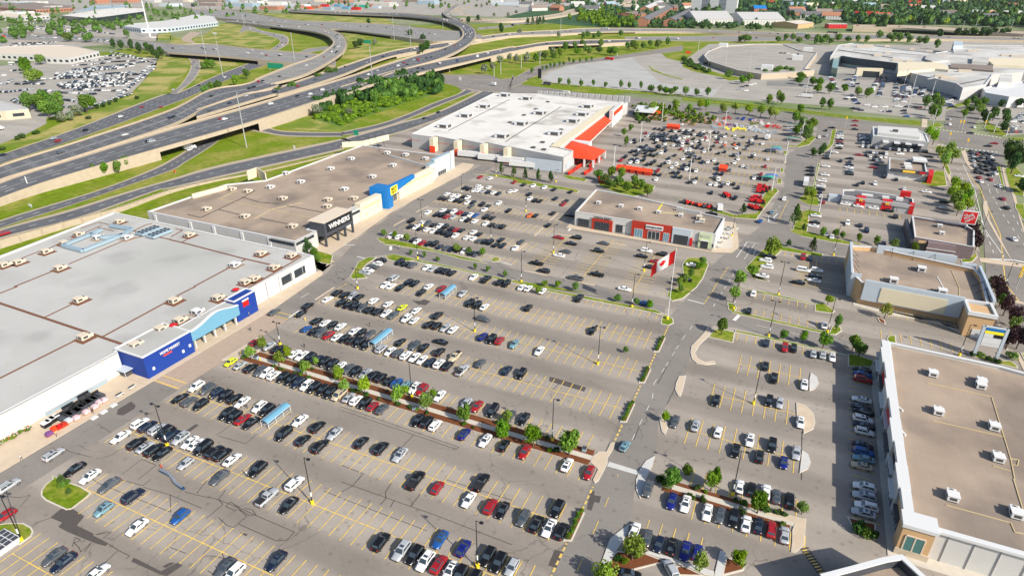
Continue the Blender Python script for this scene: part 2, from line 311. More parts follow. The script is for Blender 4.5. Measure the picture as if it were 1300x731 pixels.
# arterial and cross streets
sheet('arterial_road',["p:560,95 620,95 650,106 740,118 800,123 866,131.5 984,142 1083,152 1184,163.5 1300,180 1300,202 1212,187 1184,175 1083,163.5 984,156 866,145 740,131 640,119 590,118"],'road_asphalt',.045)
sheet('east_street',["15:790,430 970,700 25:1000,620 35:1140,380 1500,860 1700,700 1290,0 25:1290,300 25:1190,0 15:1125,430","15:690,260 870,290 1080,20 960,0 700,130"],'road_asphalt',.06)
sheet('lot_road',["p:697,731 748,618 783,540 844,430 850,402 24:110,731 200,590 330,470 620,250 740,10 14:770,700 790,450 960,370 1010,320 1020,250 1160,260 1120,300 1100,370 1050,410 1045,520 990,600 960,731 24:880,60 800,250 820,320 740,420 560,620 470,590 430,731 34:330,90 400,190 190,330 70,440 60,530 43:1290,0 1110,250 1080,560 960,731 53:930,50 890,330 725,660 700,731"],'road_asphalt',.04)
sheet('lot_road',["22:130,460 270,365 290,395 560,430 900,510 1200,545 23:0,590 650,715 33:700,20 1160,150 1150,210 700,95 200,0 23:0,690 22:1290,685 900,595 600,535 330,485 200,500 130,530"],'road_asphalt',.036)
sheet('lot_road',["24:800,300 900,350 1290,420 25:0,425 0,480 24:1290,500 1065,480 740,415"],'road_asphalt',.038)
sheet('lot_road',["34:410,215 1060,360 1160,375 1290,420 1290,520 860,420 400,310 240,290"],'road_asphalt',.034)
sheet('store_lane',[[(-156,20),(-143.5,20),(-143.5,150),(-150,200),(-163,262),(-163,330),(-171,330),(-173,262),(-167,205),(-156,170)]],'road_asphalt',.042)
sheet('crosswalk_plaza',[[(-153.5,92),(-143.6,92),(-143.6,135),(-153.5,135)]],'plaza_tan',.055)
b=MB(); b.box(-167,20,0,-153.6,89.9,.15); b.prism([(-166,90),(-153.6,90),(-153.6,140),(-156.5,168),(-166,168)],0,.15)
b.prism([(-184,180),(-163,180),(-158,170),(-156.5,168),(-160,168),(-160.2,180)],0,.15)
b.prism([(-184,181),(-166,181),(-168.5,205),(-173,240),(-173,318),(-176,330),(-184,330)],0,.148); struct(b,'store_pavement',['concrete_tan'])
b=MB(); b.prism([(-89,253.5),(-24,252.2),(-17,255),(-15,262),(-17,276),(-20,292),(-25,292),(-25,253),(-87,257.5),(-89.5,290),(-90.5,290)],0,.15); struct(b,'strip_pavement',['concrete_tan'])
b=MB(); b.box(31,111,0,34,186,.15); b.prism([(33,110.5),(70,110.5),(70,113.5),(33,113.5)],0,.15); struct(b,'east_pavement',['concrete'])
b=MB(); b.prism([(p.x,p.y) for p in W("35:0,120 45,130 830,330 850,345 830,365 640,265 270,215 0,140")],0,.15); struct(b,'rear_pavement',['concrete'])
sheet('east_lane',[[(15,116),(23.5,116),(23.5,185),(30,190),(24,196),(15,191)]],'lot_asphalt',.03)
# big pale lots by the mall
sheet('mall_parking',["03:180,580 300,530 470,480 700,455 900,420 1060,415 1290,470 04:0,560 360,610 600,590 1140,560 1290,570 05:320,580 900,760 1400,700 1400,1100 15:1290,300 1190,310 950,200 590,200 500,180 0,130 14:1290,100 14:700,60 0,10 03:1290,731 03:1000,690 600,665 300,625 200,615"],'mall_asphalt',.02)
sheet('pale_lot',["03:230,590 300,540 470,490 700,462 950,430 1150,440 1290,560 04:0,610 300,650 230,731 14:200,20 03:1290,710 1000,680 600,655 300,620"],'pale_asphalt',.03)
sheet('pale_lot_upper',['p:800,72 840,68.5 852,79 880,91 915,98 928,104 905,114 840,106'],'mall_asphalt',.034)
sheet('mall_grass_edge',["03:110,600 190,575 230,610 230,640 120,615","03:300,630 600,655 1000,695 1290,722 14:0,20 14:700,95 1290,165 15:150,175 510,200 510,235 150,200 0,182 14:1290,185 14:700,115 0,45 03:1290,731 03:1000,712 600,678 300,645"],'grass_lawn',.07)
# top-left urban ground
sheet('dealer_lot',["p:-60,90 0,84 40,80 100,70 199,74 199,82 185,100 166,119 140,128 110,140 60,150 0,130 -60,130","p:-60,40 130,30 200,40 200,52 100,60 0,66 -60,70"],'mall_asphalt',.02)
sheet('west_yard',["10:-300,300 0,375 200,300 350,220 350,170 220,130 0,60 -300,60"],'mall_asphalt',.03)
sheet('dry_grass',["00:1180,470 1240,400 1290,400 01:0,410 130,450 150,500 110,560 0,640 00:1290,650 1200,731 10:900,160 600,260 300,350 0,420 -300,500 -300,470 0,390 300,290 500,200 700,110 1000,10 00:1000,731",
 "01:200,410 420,440 520,490 300,560 90,670 230,500","01:380,180 500,170 700,240 810,300 700,370 450,340 160,310 280,250","01:0,270 90,290 150,330 0,330","00:1180,270 1290,240 1290,300 1180,310",
 "01:500,75 700,100 1290,120 1290,180 900,150","02:0,120 300,125 430,190 0,180","02:0,235 140,260 180,300 0,320","02:0,400 200,330 480,295 680,340 300,420 100,445 0,440",
 "01:1220,330 1290,300 1290,230 1150,180 1290,230","11:820,180 1000,110 1050,130 1290,230 1290,285 900,260 820,250","12:0,180 130,200 120,270 0,285"],'grass_dry',.02)
sheet('far_urban_ground',["p:-100,-30 1300,-30 1300,3 1100,2 860,8 700,14 640,22 560,20 430,17 380,14 250,12 215,8 100,15 -100,20","p:1140,60 1200,48 1300,40 1300,58 1200,60"],'mall_asphalt',.012)
sheet('thicket_floor',['11:1030,120 1290,60 12:260,30 02:480,640 700,640 780,690 12:470,70 320,125 60,205 11:1290,250 1120,200'],'leaf_green',.03)
sheet('wood_floor',["p:640,22 700,8 760,8 860,3 900,-4 1400,-4 1400,36 1200,32 1100,33 1050,26 960,20 900,24 880,36 790,36 740,34 700,30"],'leaf_deep',.03)
sheet('mall_apron',["04:0,470 160,520 300,560 460,590 600,600 880,600 1000,560 1290,560 05:300,590 600,640 700,700 1290,731 1400,520 05:1290,330 700,330 500,345 0,330 04:1100,345 900,330 600,330 200,335 100,400"],'mall_asphalt',.028)
# ---- painted bays
yl=MB(); wl=MB()
def bl(b,x0,y0,x1,y1,w=.14,z=.085):
    d=Vector((x1-x0,y1-y0,0)); 
    if d.length<1e-5: return
    n=Vector((-d.y,d.x,0)).normalized()*w/2
    q=[(x0+n.x,y0+n.y,z),(x0-n.x,y0-n.y,z),(x1-n.x,y1-n.y,z),(x1+n.x,y1+n.y,z)]; b.poly(q)
def rowY(y0,x0,x1,up=1,dn=1,p=2.75,L=5.5,z=.085,w=.2,line=True,lean=0):
    x=x0
    while x<=x1+.01:
        if up: bl(yl,x,y0,x+lean,y0+L*up,w,z)
        if dn: bl(yl,x,y0-.1,x-lean,y0-L*dn,w,z)
        x+=p
    if line: bl(yl,x0,y0,x1,y0,w,z-.004)
def rowX(x0,y0,y1,rt=1,lf=1,p=2.75,L=5.5,w=.2,line=True,xe=None):
    y=y0; n=max(1,(y1-y0)/p); k=0
    while y<=y1+.01:
        xx=x0+((xe-x0)*(y-y0)/(y1-y0) if xe is not None else 0)
        if rt: bl(yl,xx,y,xx+L,y,w)
        if lf: bl(yl,xx-.1,y,xx-L,y,w)
        y+=p
    if line: bl(yl,x0,y0,(xe if xe is not None else x0),y1,w,.081)
for y0,xa,xb in ((39.2,-127,-30),(56.8,-130.6,-30),(74.3,-141.5,-30),(91.9,-141.5,-31)): rowY(y0,xa,xb)
rowY(110.5,-141.5,-31,0,1,line=False); rowY(116.2,-135,-31,1,0,line=False)
for y0,xa,xb in ((134.9,-136,-29.5),(154,-142,-29.5),(172.3,-131,-30)): rowY(y0,xa,xb)
rowY(191.6,-129,-31,0,1,line=False)
rowY(207,-155,-92,1,0,line=False,w=.18)
for y0,xa,xb in ((226.2,-157,-92),(245.8,-157,-92),(262.5,-162,-92),(286.2,-162,-92)): rowY(y0,xa,xb,w=.18)
rowX(-84.5,206,246,line=True); rowX(-65.2,204,248); rowX(-45,203,243); rowX(-29.5,206,228,0,1,line=False)
rowY(151.4,-9,13,1,1); rowY(133.3,-12,15,1,1); rowY(170,-4,13,1,1); rowY(189,-6.5,22,0,1,line=False)
rowY(109.6,-6,16,0,1,line=False); rowY(113.9,-8,16,1,0,line=False); rowY(94.8,-14,-1,1,0,line=False)
rowY(221,-4,17,0,1,line=False); rowY(202,-8.5,18,1,0,line=False); rowY(266,3,27,0,1,line=False)
rowX(30.2,119,185,0,1,line=False); rowY(226.2,38,60,0,1,line=False); rowY(204,35,56,1,0,line=False)
rowX(7.5,233,256,1,0,line=False); rowX(15,235,262,1,1)
rowY(335,24,52,0,1,p=3.2,line=False,w=.25); rowX(23,290,322,1,0,p=3,line=False); rowY(284,22,46,1,0,p=3,line=False)
for yy,xa,xb in ((395,-92,-12),(413,-92,-12),(432,-92,-12),(452,-92,-12),(472,-92,-12),(376,-92,-12),(358,-85,-12)): rowY(yy,xa,xb,w=.2,p=2.9)
rowX(-143.3,150,166,0,0)
for yy in (92.5,95.2,135.5,138): bl(yl,-153.4,yy,-144,yy,.35)
# dashed end line of the main lot + white marks
def dashes(b,x0,y0,x1,y1,on,off,w,z=.088):
    d=Vector((x1-x0,y1-y0,0)); L=d.length; d/=L; t=0
    while t<L:
        e=min(t+on,L); bl(b,x0+d.x*t,y0+d.y*t,x0+d.x*e,y0+d.y*e,w,z); t+=on+off
for ya,yb in ((60,87.3),(97,104.5),(120,128.5),(139,147.5),(157,165.5),(176.5,186)): dashes(yl,-27.8,ya,-27.8,yb,1.1,.7,.45)
def pmk(b,s,w,z=.088,on=None,off=None):
    P=W(s)
    for p,q in zip(P[:-1],P[1:]):
        if on: dashes(b,p.x,p.y,q.x,q.y,on,off,w,z)
        else: bl(b,p.x,p.y,q.x,q.y,w,z)
pmk(yl,"53:490,700 620,390 700,210 43:800,690",.16,on=3,off=7); pmk(wl,"43:905,430 1060,120 33:1070,731 1160,600 1240,470 1290,390 34:60,320 100,260",.15,on=2.5,off=4)
pmk(yl,"34:165,130 250,0 24:240,731 350,575",.2); pmk(wl,"34:235,150 290,60 24:350,690 410,600",.2,on=2.5,off=3)
pmk(wl,"34:40,98 165,130",.5); pmk(wl,"34:390,255 430,215",1.2); pmk(wl,"34:560,290 1290,450",.15,on=4,off=5)
pmk(wl,"24:410,505 490,388 582,402",.3); pmk(wl,"24:468,520 548,402",.2); pmk(wl,"24:640,237 715,248",.5); pmk(yl,"24:715,248 800,75",.2); pmk(wl,"24:650,200 750,110",.2,on=2.5,off=3)
pmk(wl,"24:385,310 425,282",.9); pmk(wl,"23:425,305 460,270",1.1); pmk(wl,"22:120,498 185,513",.5); pmk(wl,"22:375,420 375,450",1.2); pmk(wl,"22:20,412 105,412",.5); pmk(wl,"22:1210,540 23:0,562",.5)
pmk(wl,"31:895,235 975,180",.6); pmk(wl,"31:985,85 1045,50",.2)
for s in ("31:1095,100 1240,5","22:565,165 660,118","22:395,268 490,215","23:285,228 350,170","23:170,345 240,278","23:35,458 115,397","23:350,328 460,345","23:750,398 860,415","23:90,605 265,640","23:495,690 625,715"): pmk(MBk:=MB(),s,.9) or struct(MBk,'paving_strip',['concrete_tan'])
# arrows
for s in ("24:700,225 690,205 720,175","24:650,200 655,235","24:540,480 555,445","24:500,440 495,425","35:1145,465 1170,478"): pmk(wl,s,.5)
# arterial lane lines, crosswalks
pmk(wl,"p:640,113 740,125 866,138 984,149 1083,158 1184,169",.3,on=5,off=8,z=.09)
pmk(yl,"p:1220,183 1300,192",.3,z=.09)
pmk(wl,"15:600,262 860,290 1130,330",2.4,z=.09,on=.9,off=1.3); pmk(wl,"15:640,380 860,412 1110,440",2.4,z=.09,on=.9,off=1.3)
pmk(yl,"15:860,590 970,731 25:970,20 1110,330 35:1150,-20 1260,120",.35,z=.09)
pmk(wl,"15:830,530 920,731 25:990,290 1140,500",.3,z=.09); pmk(wl,"15:790,560 870,731 25:930,130 1060,470",.3,on=4,off=6,z=.09)
for s in ("15:1000,610 1030,731 25:1130,180 1290,410","15:1050,610 1085,731 25:1180,140 1290,330"): pmk(wl,s,.25,on=4,off=6,z=.09)
pmk(wl,"25:1000,515 1210,525 1290,540",1.2,z=.09)
struct(yl,'yellow_bay_markings',['paint_yellow']); struct(wl,'white_road_markings',['paint_white'])
# crossings and raised medians
sheet('east_median',["15:815,430 850,420 870,500 930,600 900,590 840,500","25:985,80 1010,80 1030,220 1130,400 1235,600 1200,540 1100,380 1000,200 980,130"],'concrete_tan',.14)
sheet('street_sidewalks',["15:670,530 690,530 780,700 740,690","15:1120,540 1150,560 1190,731 1160,731","25:1190,0 1215,0 1290,290 1290,330","35:1220,500 1250,500 1330,640 1290,640","25:950,510 1000,510 1290,555 1290,585 960,540","15:520,180 560,180 560,250 515,250","15:880,0 1290,60 1290,90 900,30","35:1130,80 1290,120 1290,135 1140,105"],'concrete_tan',.13)
sheet('entrance_crossing',["43:735,595 960,665 945,695 715,628"],'concrete_pale',.10)
sheet('yellow_hatch',["54:918,505 1075,705 1040,720 900,530"],'paint_yellow',.09)
b=MB()
for k in range(9):
    p=W("54:918,515")[0].lerp(W("54:1050,705")[0],(k+.5)/9); q=(W("54:1075,705")[0]-W("54:918,505")[0]).normalized(); n=Vector((-q.y,q.x,0))
    b.poly([p+n*.9-q*.2+Vector((0,0,.1)),p-n*.9-q*.2+Vector((0,0,.1)),p-n*.9+q*.2+Vector((0,0,.1)),p+n*.9+q*.2+Vector((0,0,.1))])
struct(b,'hatch_gaps',['patch_asphalt'])
sheet('asphalt_patches',["50:460,225 545,222 638,280 580,350 705,410 705,425 820,485 795,505 710,480 515,400 440,360 470,328 380,290","50:1010,592 1080,625 1215,695 1340,630 1380,650 1260,731 1210,720 990,620",
 "53:590,85 625,90 620,120 672,130 660,180 622,172 600,238 566,228","53:325,530 388,550 335,672 275,650","33:285,680 320,685 560,760 545,790 280,712","32:535,105 600,108 625,95 675,110 640,140 585,135",
 "51:-5,630 40,630 -30,670 -60,660","51:535,400 585,415 575,430 535,412","40:880,240 890,200 990,140 1025,170 1015,195 930,245","41:120,360 195,310 218,318 150,368"],'patch_asphalt',.07)
# crack sealing, hand drawn where the photo shows it
def crack(s,w=.16):
    P=W(s); 
    for p,q in zip(P[:-1],P[1:]): bl(sk,p.x,p.y,q.x,q.y,w*.75,.075+.0004*len(sk.f)/10)
sk=MB()
for s in ("50:700,0 740,30 1290,250 51:0,120 240,220","50:230,365 300,320 380,295","50:40,130 150,140 230,120 150,210","50:545,510 570,440 610,460 560,480 600,520 610,550 690,480","50:640,550 690,480","50:820,490 900,540 980,580 950,600","50:770,650 890,540","50:820,390 720,420 840,400 780,445","50:900,0 1080,50 1140,0","50:1080,60 1290,120",
 "51:110,95 200,120 350,150 430,180 520,215 640,270 940,400 880,460 800,465 520,340","51:420,205 455,172 525,215 490,240 420,205","51:280,10 205,100 215,110","51:420,80 365,155 400,190 270,300","51:365,290 430,350 480,365 580,280 520,230","51:560,220 620,230 650,270 600,275 520,225","51:0,515 120,560","51:390,555 410,600 330,580 260,580","51:285,690 330,720","51:1160,90 1290,140",
 "52:0,20 340,140 720,275 1290,495","52:20,150 650,390","52:130,0 90,50 0,100","52:380,30 335,100 340,145 300,190","52:400,165 370,215","52:600,110 525,205","52:780,0 1290,160","42:0,205 870,500 890,485 500,350 0,180","42:545,395 460,485","42:160,690 130,731","42:0,620 180,690",
 "40:750,320 840,375","40:460,480 530,520 690,560","40:765,570 850,540 920,490","40:1070,575 1180,620 1040,731","40:1070,575 920,690","41:370,400 570,460 655,385","41:350,395 500,290 470,300","43:1170,160 1230,40 1235,0","43:920,430 960,330","43:360,0 300,60","44:905,370 900,731","33:1170,600 1100,731"): crack(s)
struct(sk,'crack_seals',['seam_tar'])
# ---- kerbed islands
ISL=[0]
def island(s,top='grass_lawn',name='grass_island',h=.15,kw=.3,world=None,lift=.02):
    ISL[0]+=1; h=h+.0015*ISL[0]
    P=[(p.x,p.y) for p in (W(s) if world is None else [Vector((x,y,0)) for x,y in world])]; n=len(P)
    A=sum(P[i][0]*P[(i+1)%n][1]-P[(i+1)%n][0]*P[i][1] for i in range(n))
    if A<0: P=P[::-1]
    # round the corners once (Chaikin)
    b=MB(); inn=[]
    for i in range(n):
        a=Vector(P[i-1]); c=Vector(P[i]); d=Vector(P[(i+1)%n]); e1=(c-a).normalized(); e2=(d-c).normalized()
        nn=Vector((-e1.y-e2.y,e1.x+e2.x)); 
        if nn.length<.3: nn=Vector((-e1.y,e1.x))
        nn.normalize(); k=kw/max(.5,nn.dot(Vector((-e1.y,e1.x)))); inn.append((c.x+nn.x*k,c.y+nn.y*k))
    b.ring(P,inn,0,h,0); b.poly([(x,y,h+lift) for x,y in inn],1)
    return struct(b,name,['kerb',top])
for s in ("50:345,40 400,0 40:390,695 40:470,731 50:620,60 690,105 660,135 545,225 500,235 340,160 310,130 310,90",
 "50:-60,350 60,333 180,333 240,365 255,395 240,430 150,495 110,490 80,455 0,420 -60,400",
 "22:65,655 130,540 200,505 270,505 190,560 150,610 200,660 90,670","22:330,490 400,480 560,515 620,530 600,545 550,530 430,540 350,520","22:268,358 300,355 540,400 760,462 1060,532 1110,552 900,518 700,462 450,425 290,385",
 "22:290,390 400,400 420,415 330,410","22:1130,520 1160,500 1205,510 1195,535 1140,540",
 "22:600,530 700,545 900,590 1290,680 23:0,672 650,790 33:180,0 540,70 1080,175 1150,205 1100,205 500,85 150,10 23:0,695 22:1290,700 900,605 700,562 600,545",
 "33:1130,225 1160,210 1215,240 1222,275 1180,295 1120,280","33:1165,70 1180,35 1260,0 23:1290,640 24:0,560 35,510 100,505 170,520 200,560 160,660 110,731 33:1290,90 1210,112",
 "12:1000,605 1090,600 1290,620 13:60,635 250,680 480,715 510,731 490,745 400,725 13:0,665 12:1290,645 1100,610",
 "13:370,615 420,610 570,640 550,660 430,640","13:640,660 800,650 1000,665 1080,690 1060,731 23:1010,30 900,50 790,20 13:660,690",
 "24:-60,60 0,80 200,150 380,205 560,220 640,110 730,0 700,-20 640,0 600,60 560,170 400,185 200,130 0,70",
 "14:860,390 940,330 1000,310 1010,330 960,380 880,400 790,395 790,380","14:760,430 800,430 800,455 770,460","14:740,560 770,560 765,590 740,590","14:715,640 755,640 750,675 715,675","14:765,495 785,495 785,520 765,520",
 "14:1130,265 1165,265 1140,380 1090,430 1060,430 1110,370","14:1020,520 1040,525 1020,600 1000,731 24:880,60 870,60 14:980,731","24:870,60 1000,0 1040,95 1030,118 960,110 900,85",
 "24:800,290 830,300 880,165 950,145 1050,170 1050,195 960,190 945,310 1290,395 25:150,425 0,400 24:1290,415 1100,385 900,345 830,320",
 "24:600,450 740,420 1065,480 1060,505 750,455 700,500 560,620 550,660 650,675 660,690 560,672 500,620 470,590",
 "15:500,670 560,640 620,575 690,580 710,690 600,700","15:610,400 660,380 740,600 720,610","15:560,240 640,210 680,240 650,250 600,245","15:690,110 860,50 840,85 720,115","15:1080,545 1110,540 1150,731 1130,731","15:1140,570 1200,520 1290,610 1290,640 1240,700 1190,731","15:1180,325 1290,330 1290,355 1190,345","15:1000,200 970,230 1020,290 1130,320 1170,300 1150,280",
 "34:340,120 345,170 380,200 1060,355 1160,365 1205,335 1195,305 1130,300 1110,345 400,185 415,160 390,130","34:455,15 650,45 1000,130 1060,120 1155,185 1130,203 1000,185 1000,140 640,60",
 "34:245,320 290,320 400,345 385,425 195,380","34:400,325 860,425 1240,512 1240,520 850,440 400,345","35:250,395 270,370 320,368 328,430 280,430",
 "34:1250,510 1290,510 35:160,560 140,610 0,605 34:1250,600","35:870,495 1080,560 1190,560 1240,600 1245,620 1000,560 870,520","25:810,525 870,510 930,470 940,500 900,540 820,545","25:860,230 890,210 905,270 880,290 850,270",
 "25:-10,385 60,405 60,415 0,402","25:1220,100 1290,100 1290,240 1220,130","25:1190,-20 1290,-20 1290,50 1210,30","35:1260,500 1290,500 1290,560"):
    island(s)
island('03:1040,497 1065,522 1150,560 1290,598 1290,607 1150,572 1055,538 1030,508','grass_lawn',kw=.6)
island("35:180,235 215,240 240,260 245,293 200,270",'mulch','mulch_bed'); island("53:745,600 790,545 1010,565 1160,625 790,720 730,690",'mulch','mulch_bed'); island("54:330,590 430,620 475,650 465,690 330,725 300,728",'mulch','mulch_bed'); island("53:1235,660 1290,655 54:160,731 -30,731",'mulch','mulch_bed')
island("54:1240,285 1330,310 55:170,340 172,460 80,425 0,370",'mulch','mulch_bed')
island("43:1110,270 1125,255 1150,285 1180,300 1180,330 1155,395 1130,370",'concrete_tan','sapling_island'); island("p:862,478 858,487 857,495 861,503 864,504 868,491 871,477",'concrete_tan','sapling_island')
for s in ("34:195,300 165,350 70,450 62,500 75,550 110,580 180,592 255,582 240,562 170,570 120,545 95,500 130,440 215,360","44:860,150 930,170 990,230 1005,300 990,350 915,385 915,300 865,260"): island(s,'concrete_tan','paved_island',.15,.2,lift=.002)
for s in ("44:905,510 950,540 970,600 950,650 885,682","34:970,650 1015,680 1030,731 44:1020,20 1000,50 960,62 34:960,700"): island(s,'concrete_pale','concrete_island',.15,.15,lift=.002)
for s in ("43:1080,550 1060,620 1010,731 940,731 960,660 1010,590","53:935,0 1000,-30 1010,60 965,150 935,80","53:890,335 870,410 770,570 725,660 660,672 740,450"): island(s,'concrete_pale','corner_apron',.15,.12,lift=.002)
island("43:612,555 655,520 712,522 745,455 775,455 772,485 722,565 722,600 700,650 655,735 625,760 610,735 650,655 590,600",'concrete_tan','corner_apron',.15,.12,lift=.002)
island("54:830,390 830,470 820,550 855,555 920,500 935,300 900,300 640,230 620,265 850,335",'concrete_tan','corner_apron',.15,.12,lift=.002)
island("54:285,540 335,560 300,735 240,735",'concrete_pale','path',.15,.1,lift=.002); island("53:1030,545 1290,625 54:240,700 240,731 160,720 53:1290,650 1000,560",'concrete_pale','path',.16,.1,lift=.002)
# planted walkway west (mulch beds with a path through)
b=MB(); b.prism([(-141,110.6),(-31,110.6),(-31,116.1),(-138,116.1)],0,.15,0,1); struct(b,'mulch_bed',['kerb','mulch'])
b=MB(); b.box(-139,112.5,.1,-30.5,114.1,.18); struct(b,'path',['concrete'])
b=MB(); b.prism([(-13.5,109.7),(13,109.7),(13,113.8),(-13.5,113.8)],0,.15,0,1); struct(b,'mulch_bed',['kerb','mulch'])
b=MB(); b.box(-14.5,111,.1,15.5,112.6,.18); struct(b,'path',['concrete'])
island('',name='concrete_island',top='concrete_tan',lift=.002,world=[(-141,110),(-137.5,116),(-141.5,122),(-144.3,122),(-144.3,108)])
for ya,yb in ((87.6,96.8),(129.2,138.6),(148.3,156.8),(166.1,176.2)): island('',name='planter_strip',top='mulch',world=[(-28.6,ya),(-27,ya+.6),(-27,yb-.4),(-27.8,yb),(-28.6,yb-.4)])
# ================================================================ highways and ramps
def resample(P,n):
    P=[Vector(p) for p in P]; out=[]; Q=[P[0]+(P[0]-P[1])]+P+[P[-1]+(P[-1]-P[-2])]
    dense=[]
    for i in range(1,len(Q)-2):
        for k in range(12):
            t=k/12; a,b_,c,d=Q[i-1],Q[i],Q[i+1],Q[i+2]
            dense.append(.5*((2*b_)+(-a+c)*t+(2*a-5*b_+4*c-d)*t*t+(-a+3*b_-3*c+d)*t**3))
    dense.append(P[-1])
    return dense
def match(A,B):
    # pair two polylines by relative arc length
    def cum(P):
        L=[0]
        for p,q in zip(P[:-1],P[1:]): L.append(L[-1]+(q-p).length)
        return [l/L[-1] for l in L]
    def at(P,L,t):
        for i in range(len(L)-1):
            if L[i+1]>=t: 
                u=(t-L[i])/max(1e-9,L[i+1]-L[i]); return P[i].lerp(P[i+1],u)
        return P[-1].copy()
    LA,LB=cum(A),cum(B); N=150
    return [at(A,LA,i/N) for i in range(N+1)],[at(B,LB,i/N) for i in range(N+1)]
CENT=[]
def expand(z,P):
    n=len(P); 
    if not isinstance(z,(list,tuple)): return [z]*n
    return [z[min(len(z)-1,int(i/(n-1)*(len(z)-1)))]+(z[min(len(z)-1,int(i/(n-1)*(len(z)-1))+1)]-z[min(len(z)-1,int(i/(n-1)*(len(z)-1)))])*((i/(n-1)*(len(z)-1))%1) for i in range(n)]
def ribbon(A,B,z=.05,asp='highway_asphalt',t0=.08,t1=.92,lanes=(.36,.64),solid=(),deck=0,skirt=None,label=None,piers=(),rail=.9,name='highway_bridge',dash=(4,8),off=0,lw=.28,sky_=60):
    nA,nB=len(A.split()),len(B.split()); 
    zA=expand(z,[0]*nA) if isinstance(z,(list,tuple)) else z; zB=expand(z,[0]*nB) if isinstance(z,(list,tuple)) else z
    a,b=match(resample(W(A,zA),0),resample(W(B,zB),0))
    elev=label is not None
    if elev or isinstance(z,(list,tuple)):
        for p_,q_ in zip(a,b): m_=(p_.z+q_.z)/2; p_.z=q_.z=m_
    up=Vector((0,0,off)); N=len(a)
    base=MB(); rd=MB(); ln=MB(); br=MB()
    def strip(m,f0,f1,dz,mi=0):
        for i in range(N-1):
            q=[a[i].lerp(b[i],f0),a[i].lerp(b[i],f1),a[i+1].lerp(b[i+1],f1),a[i+1].lerp(b[i+1],f0)]
            q=[p+Vector((0,0,dz))+up for p in q]
            nr=(q[1]-q[0]).cross(q[2]-q[1]).z
            m.poly(q if nr>0 else q[::-1],mi)
    strip(base,0,1,0); dzr=.1 if elev else .02; strip(rd,t0,t1,dzr)
    L=sum(((a[i+1]+b[i+1]-a[i]-b[i])/2).length for i in range(N-1))
    wdt=sum((a[i]-b[i]).length for i in range(N))/N
    if dash:
        for f in lanes:
            acc=0; 
            C=[a[i].lerp(b[i],f) for i in range(N)]
            for i in range(N-1):
                d=C[i+1]-C[i]; l=d.length; 
                if l<1e-6: continue
                d/=l; s=0
                while s<l:
                    ph=(acc+s)%(dash[0]+dash[1])
                    if ph<dash[0]:
                        e=min(l,s+dash[0]-ph); p=C[i]+d*s; q=C[i]+d*e; n=Vector((-d.y,d.x,0))*lw/2; z_=Vector((0,0,dzr+.03))+up
                        ln.poly([p+n+z_,p-n+z_,q-n+z_,q+n+z_][::1]); s=e+1e-4
                    else: s+=dash[0]+dash[1]-ph
                acc+=l
    for f in solid:
        hw=lw/2/max(1,wdt); strip(ln,f-hw*1.6,f+hw*1.6,dzr+.026)
    CENT.append([(a[i].lerp(b[i],.5)+up) for i in range(N)])
    if not elev:
        struct(base,'road_shoulder',['shoulder']); struct(rd,'highway_road',[asp]); struct(ln,'lane_markings',['paint_white']); return None
    c0=(a[N//2]+b[N//2])/2; e=thing(name,label,'bridge',(c0.x,c0.y,0))
    for P,Q in ((a,b),(b,a)):
        br=MB()
        for i in range(N-1):
            if (P[i]-P[i+1]).length<.05: continue
            n0=(Q[i]-P[i]).normalized()*.35; n1=(Q[i+1]-P[i+1]).normalized()*.35
            p0,p1=P[i]+up,P[i+1]+up; R=Vector((0,0,rail))
            q0,q1=p0+n0,p1+n1
            br.poly([p0,p1,p1+R,p0+R]); br.poly([q1,q0,q0+R,q1+R]); br.poly([p0+R,p1+R,q1+R,q0+R])
            ds=[]
            sk_=skirt
            fr=i/(N-1); dn=deck
            if sk_:
                for s0,s1 in sk_:
                    if s1>3:
                        m_=PX(P[i]); 
                        if s0<=m_[0]<=s1 and sk_[0][2]<=m_[1]<=sk_[0][3] if False else (s0<=m_[0]<=s1 and m_[1]>sky_): dn=99
                    elif s0<=fr<=s1: dn=99
            lo0,lo1=(0 if dn==99 else max(0,p0.z-dn)),(0 if dn==99 else max(0,p1.z-dn))
            br.poly([(p0.x,p0.y,lo0),(p1.x,p1.y,lo1),(p1.x,p1.y,p1.z),(p0.x,p0.y,p0.z)])
        br.build('barrier',['barrier'],e)
    for i in range(N-1):
        q=[a[i],a[i+1],b[i+1],b[i]]; base.poly([(p.x,p.y,max(.1,p.z+off-deck)) for p in q])
    base.build('deck',['shoulder'],e); rd.build('road_surface',[asp],e); ln.build('lane_markings',['paint_white'],e,kind='stuff') if ln.f else None
    for f in piers:
        i=int(f*(N-1)); pb=MB()
        for g in (.2,.8):
            p=a[i].lerp(b[i],g); pb.tube((p.x,p.y,0),(p.x,p.y,p.z-deck+.1),.9,n=10)
        p,q=a[i].lerp(b[i],.08),a[i].lerp(b[i],.92); pb.beam((p.x,p.y,p.z-deck-1),(q.x,q.y,q.z-deck-1),1.6,1.05)
        pb.build('pier',['barrier'],e)
    return e
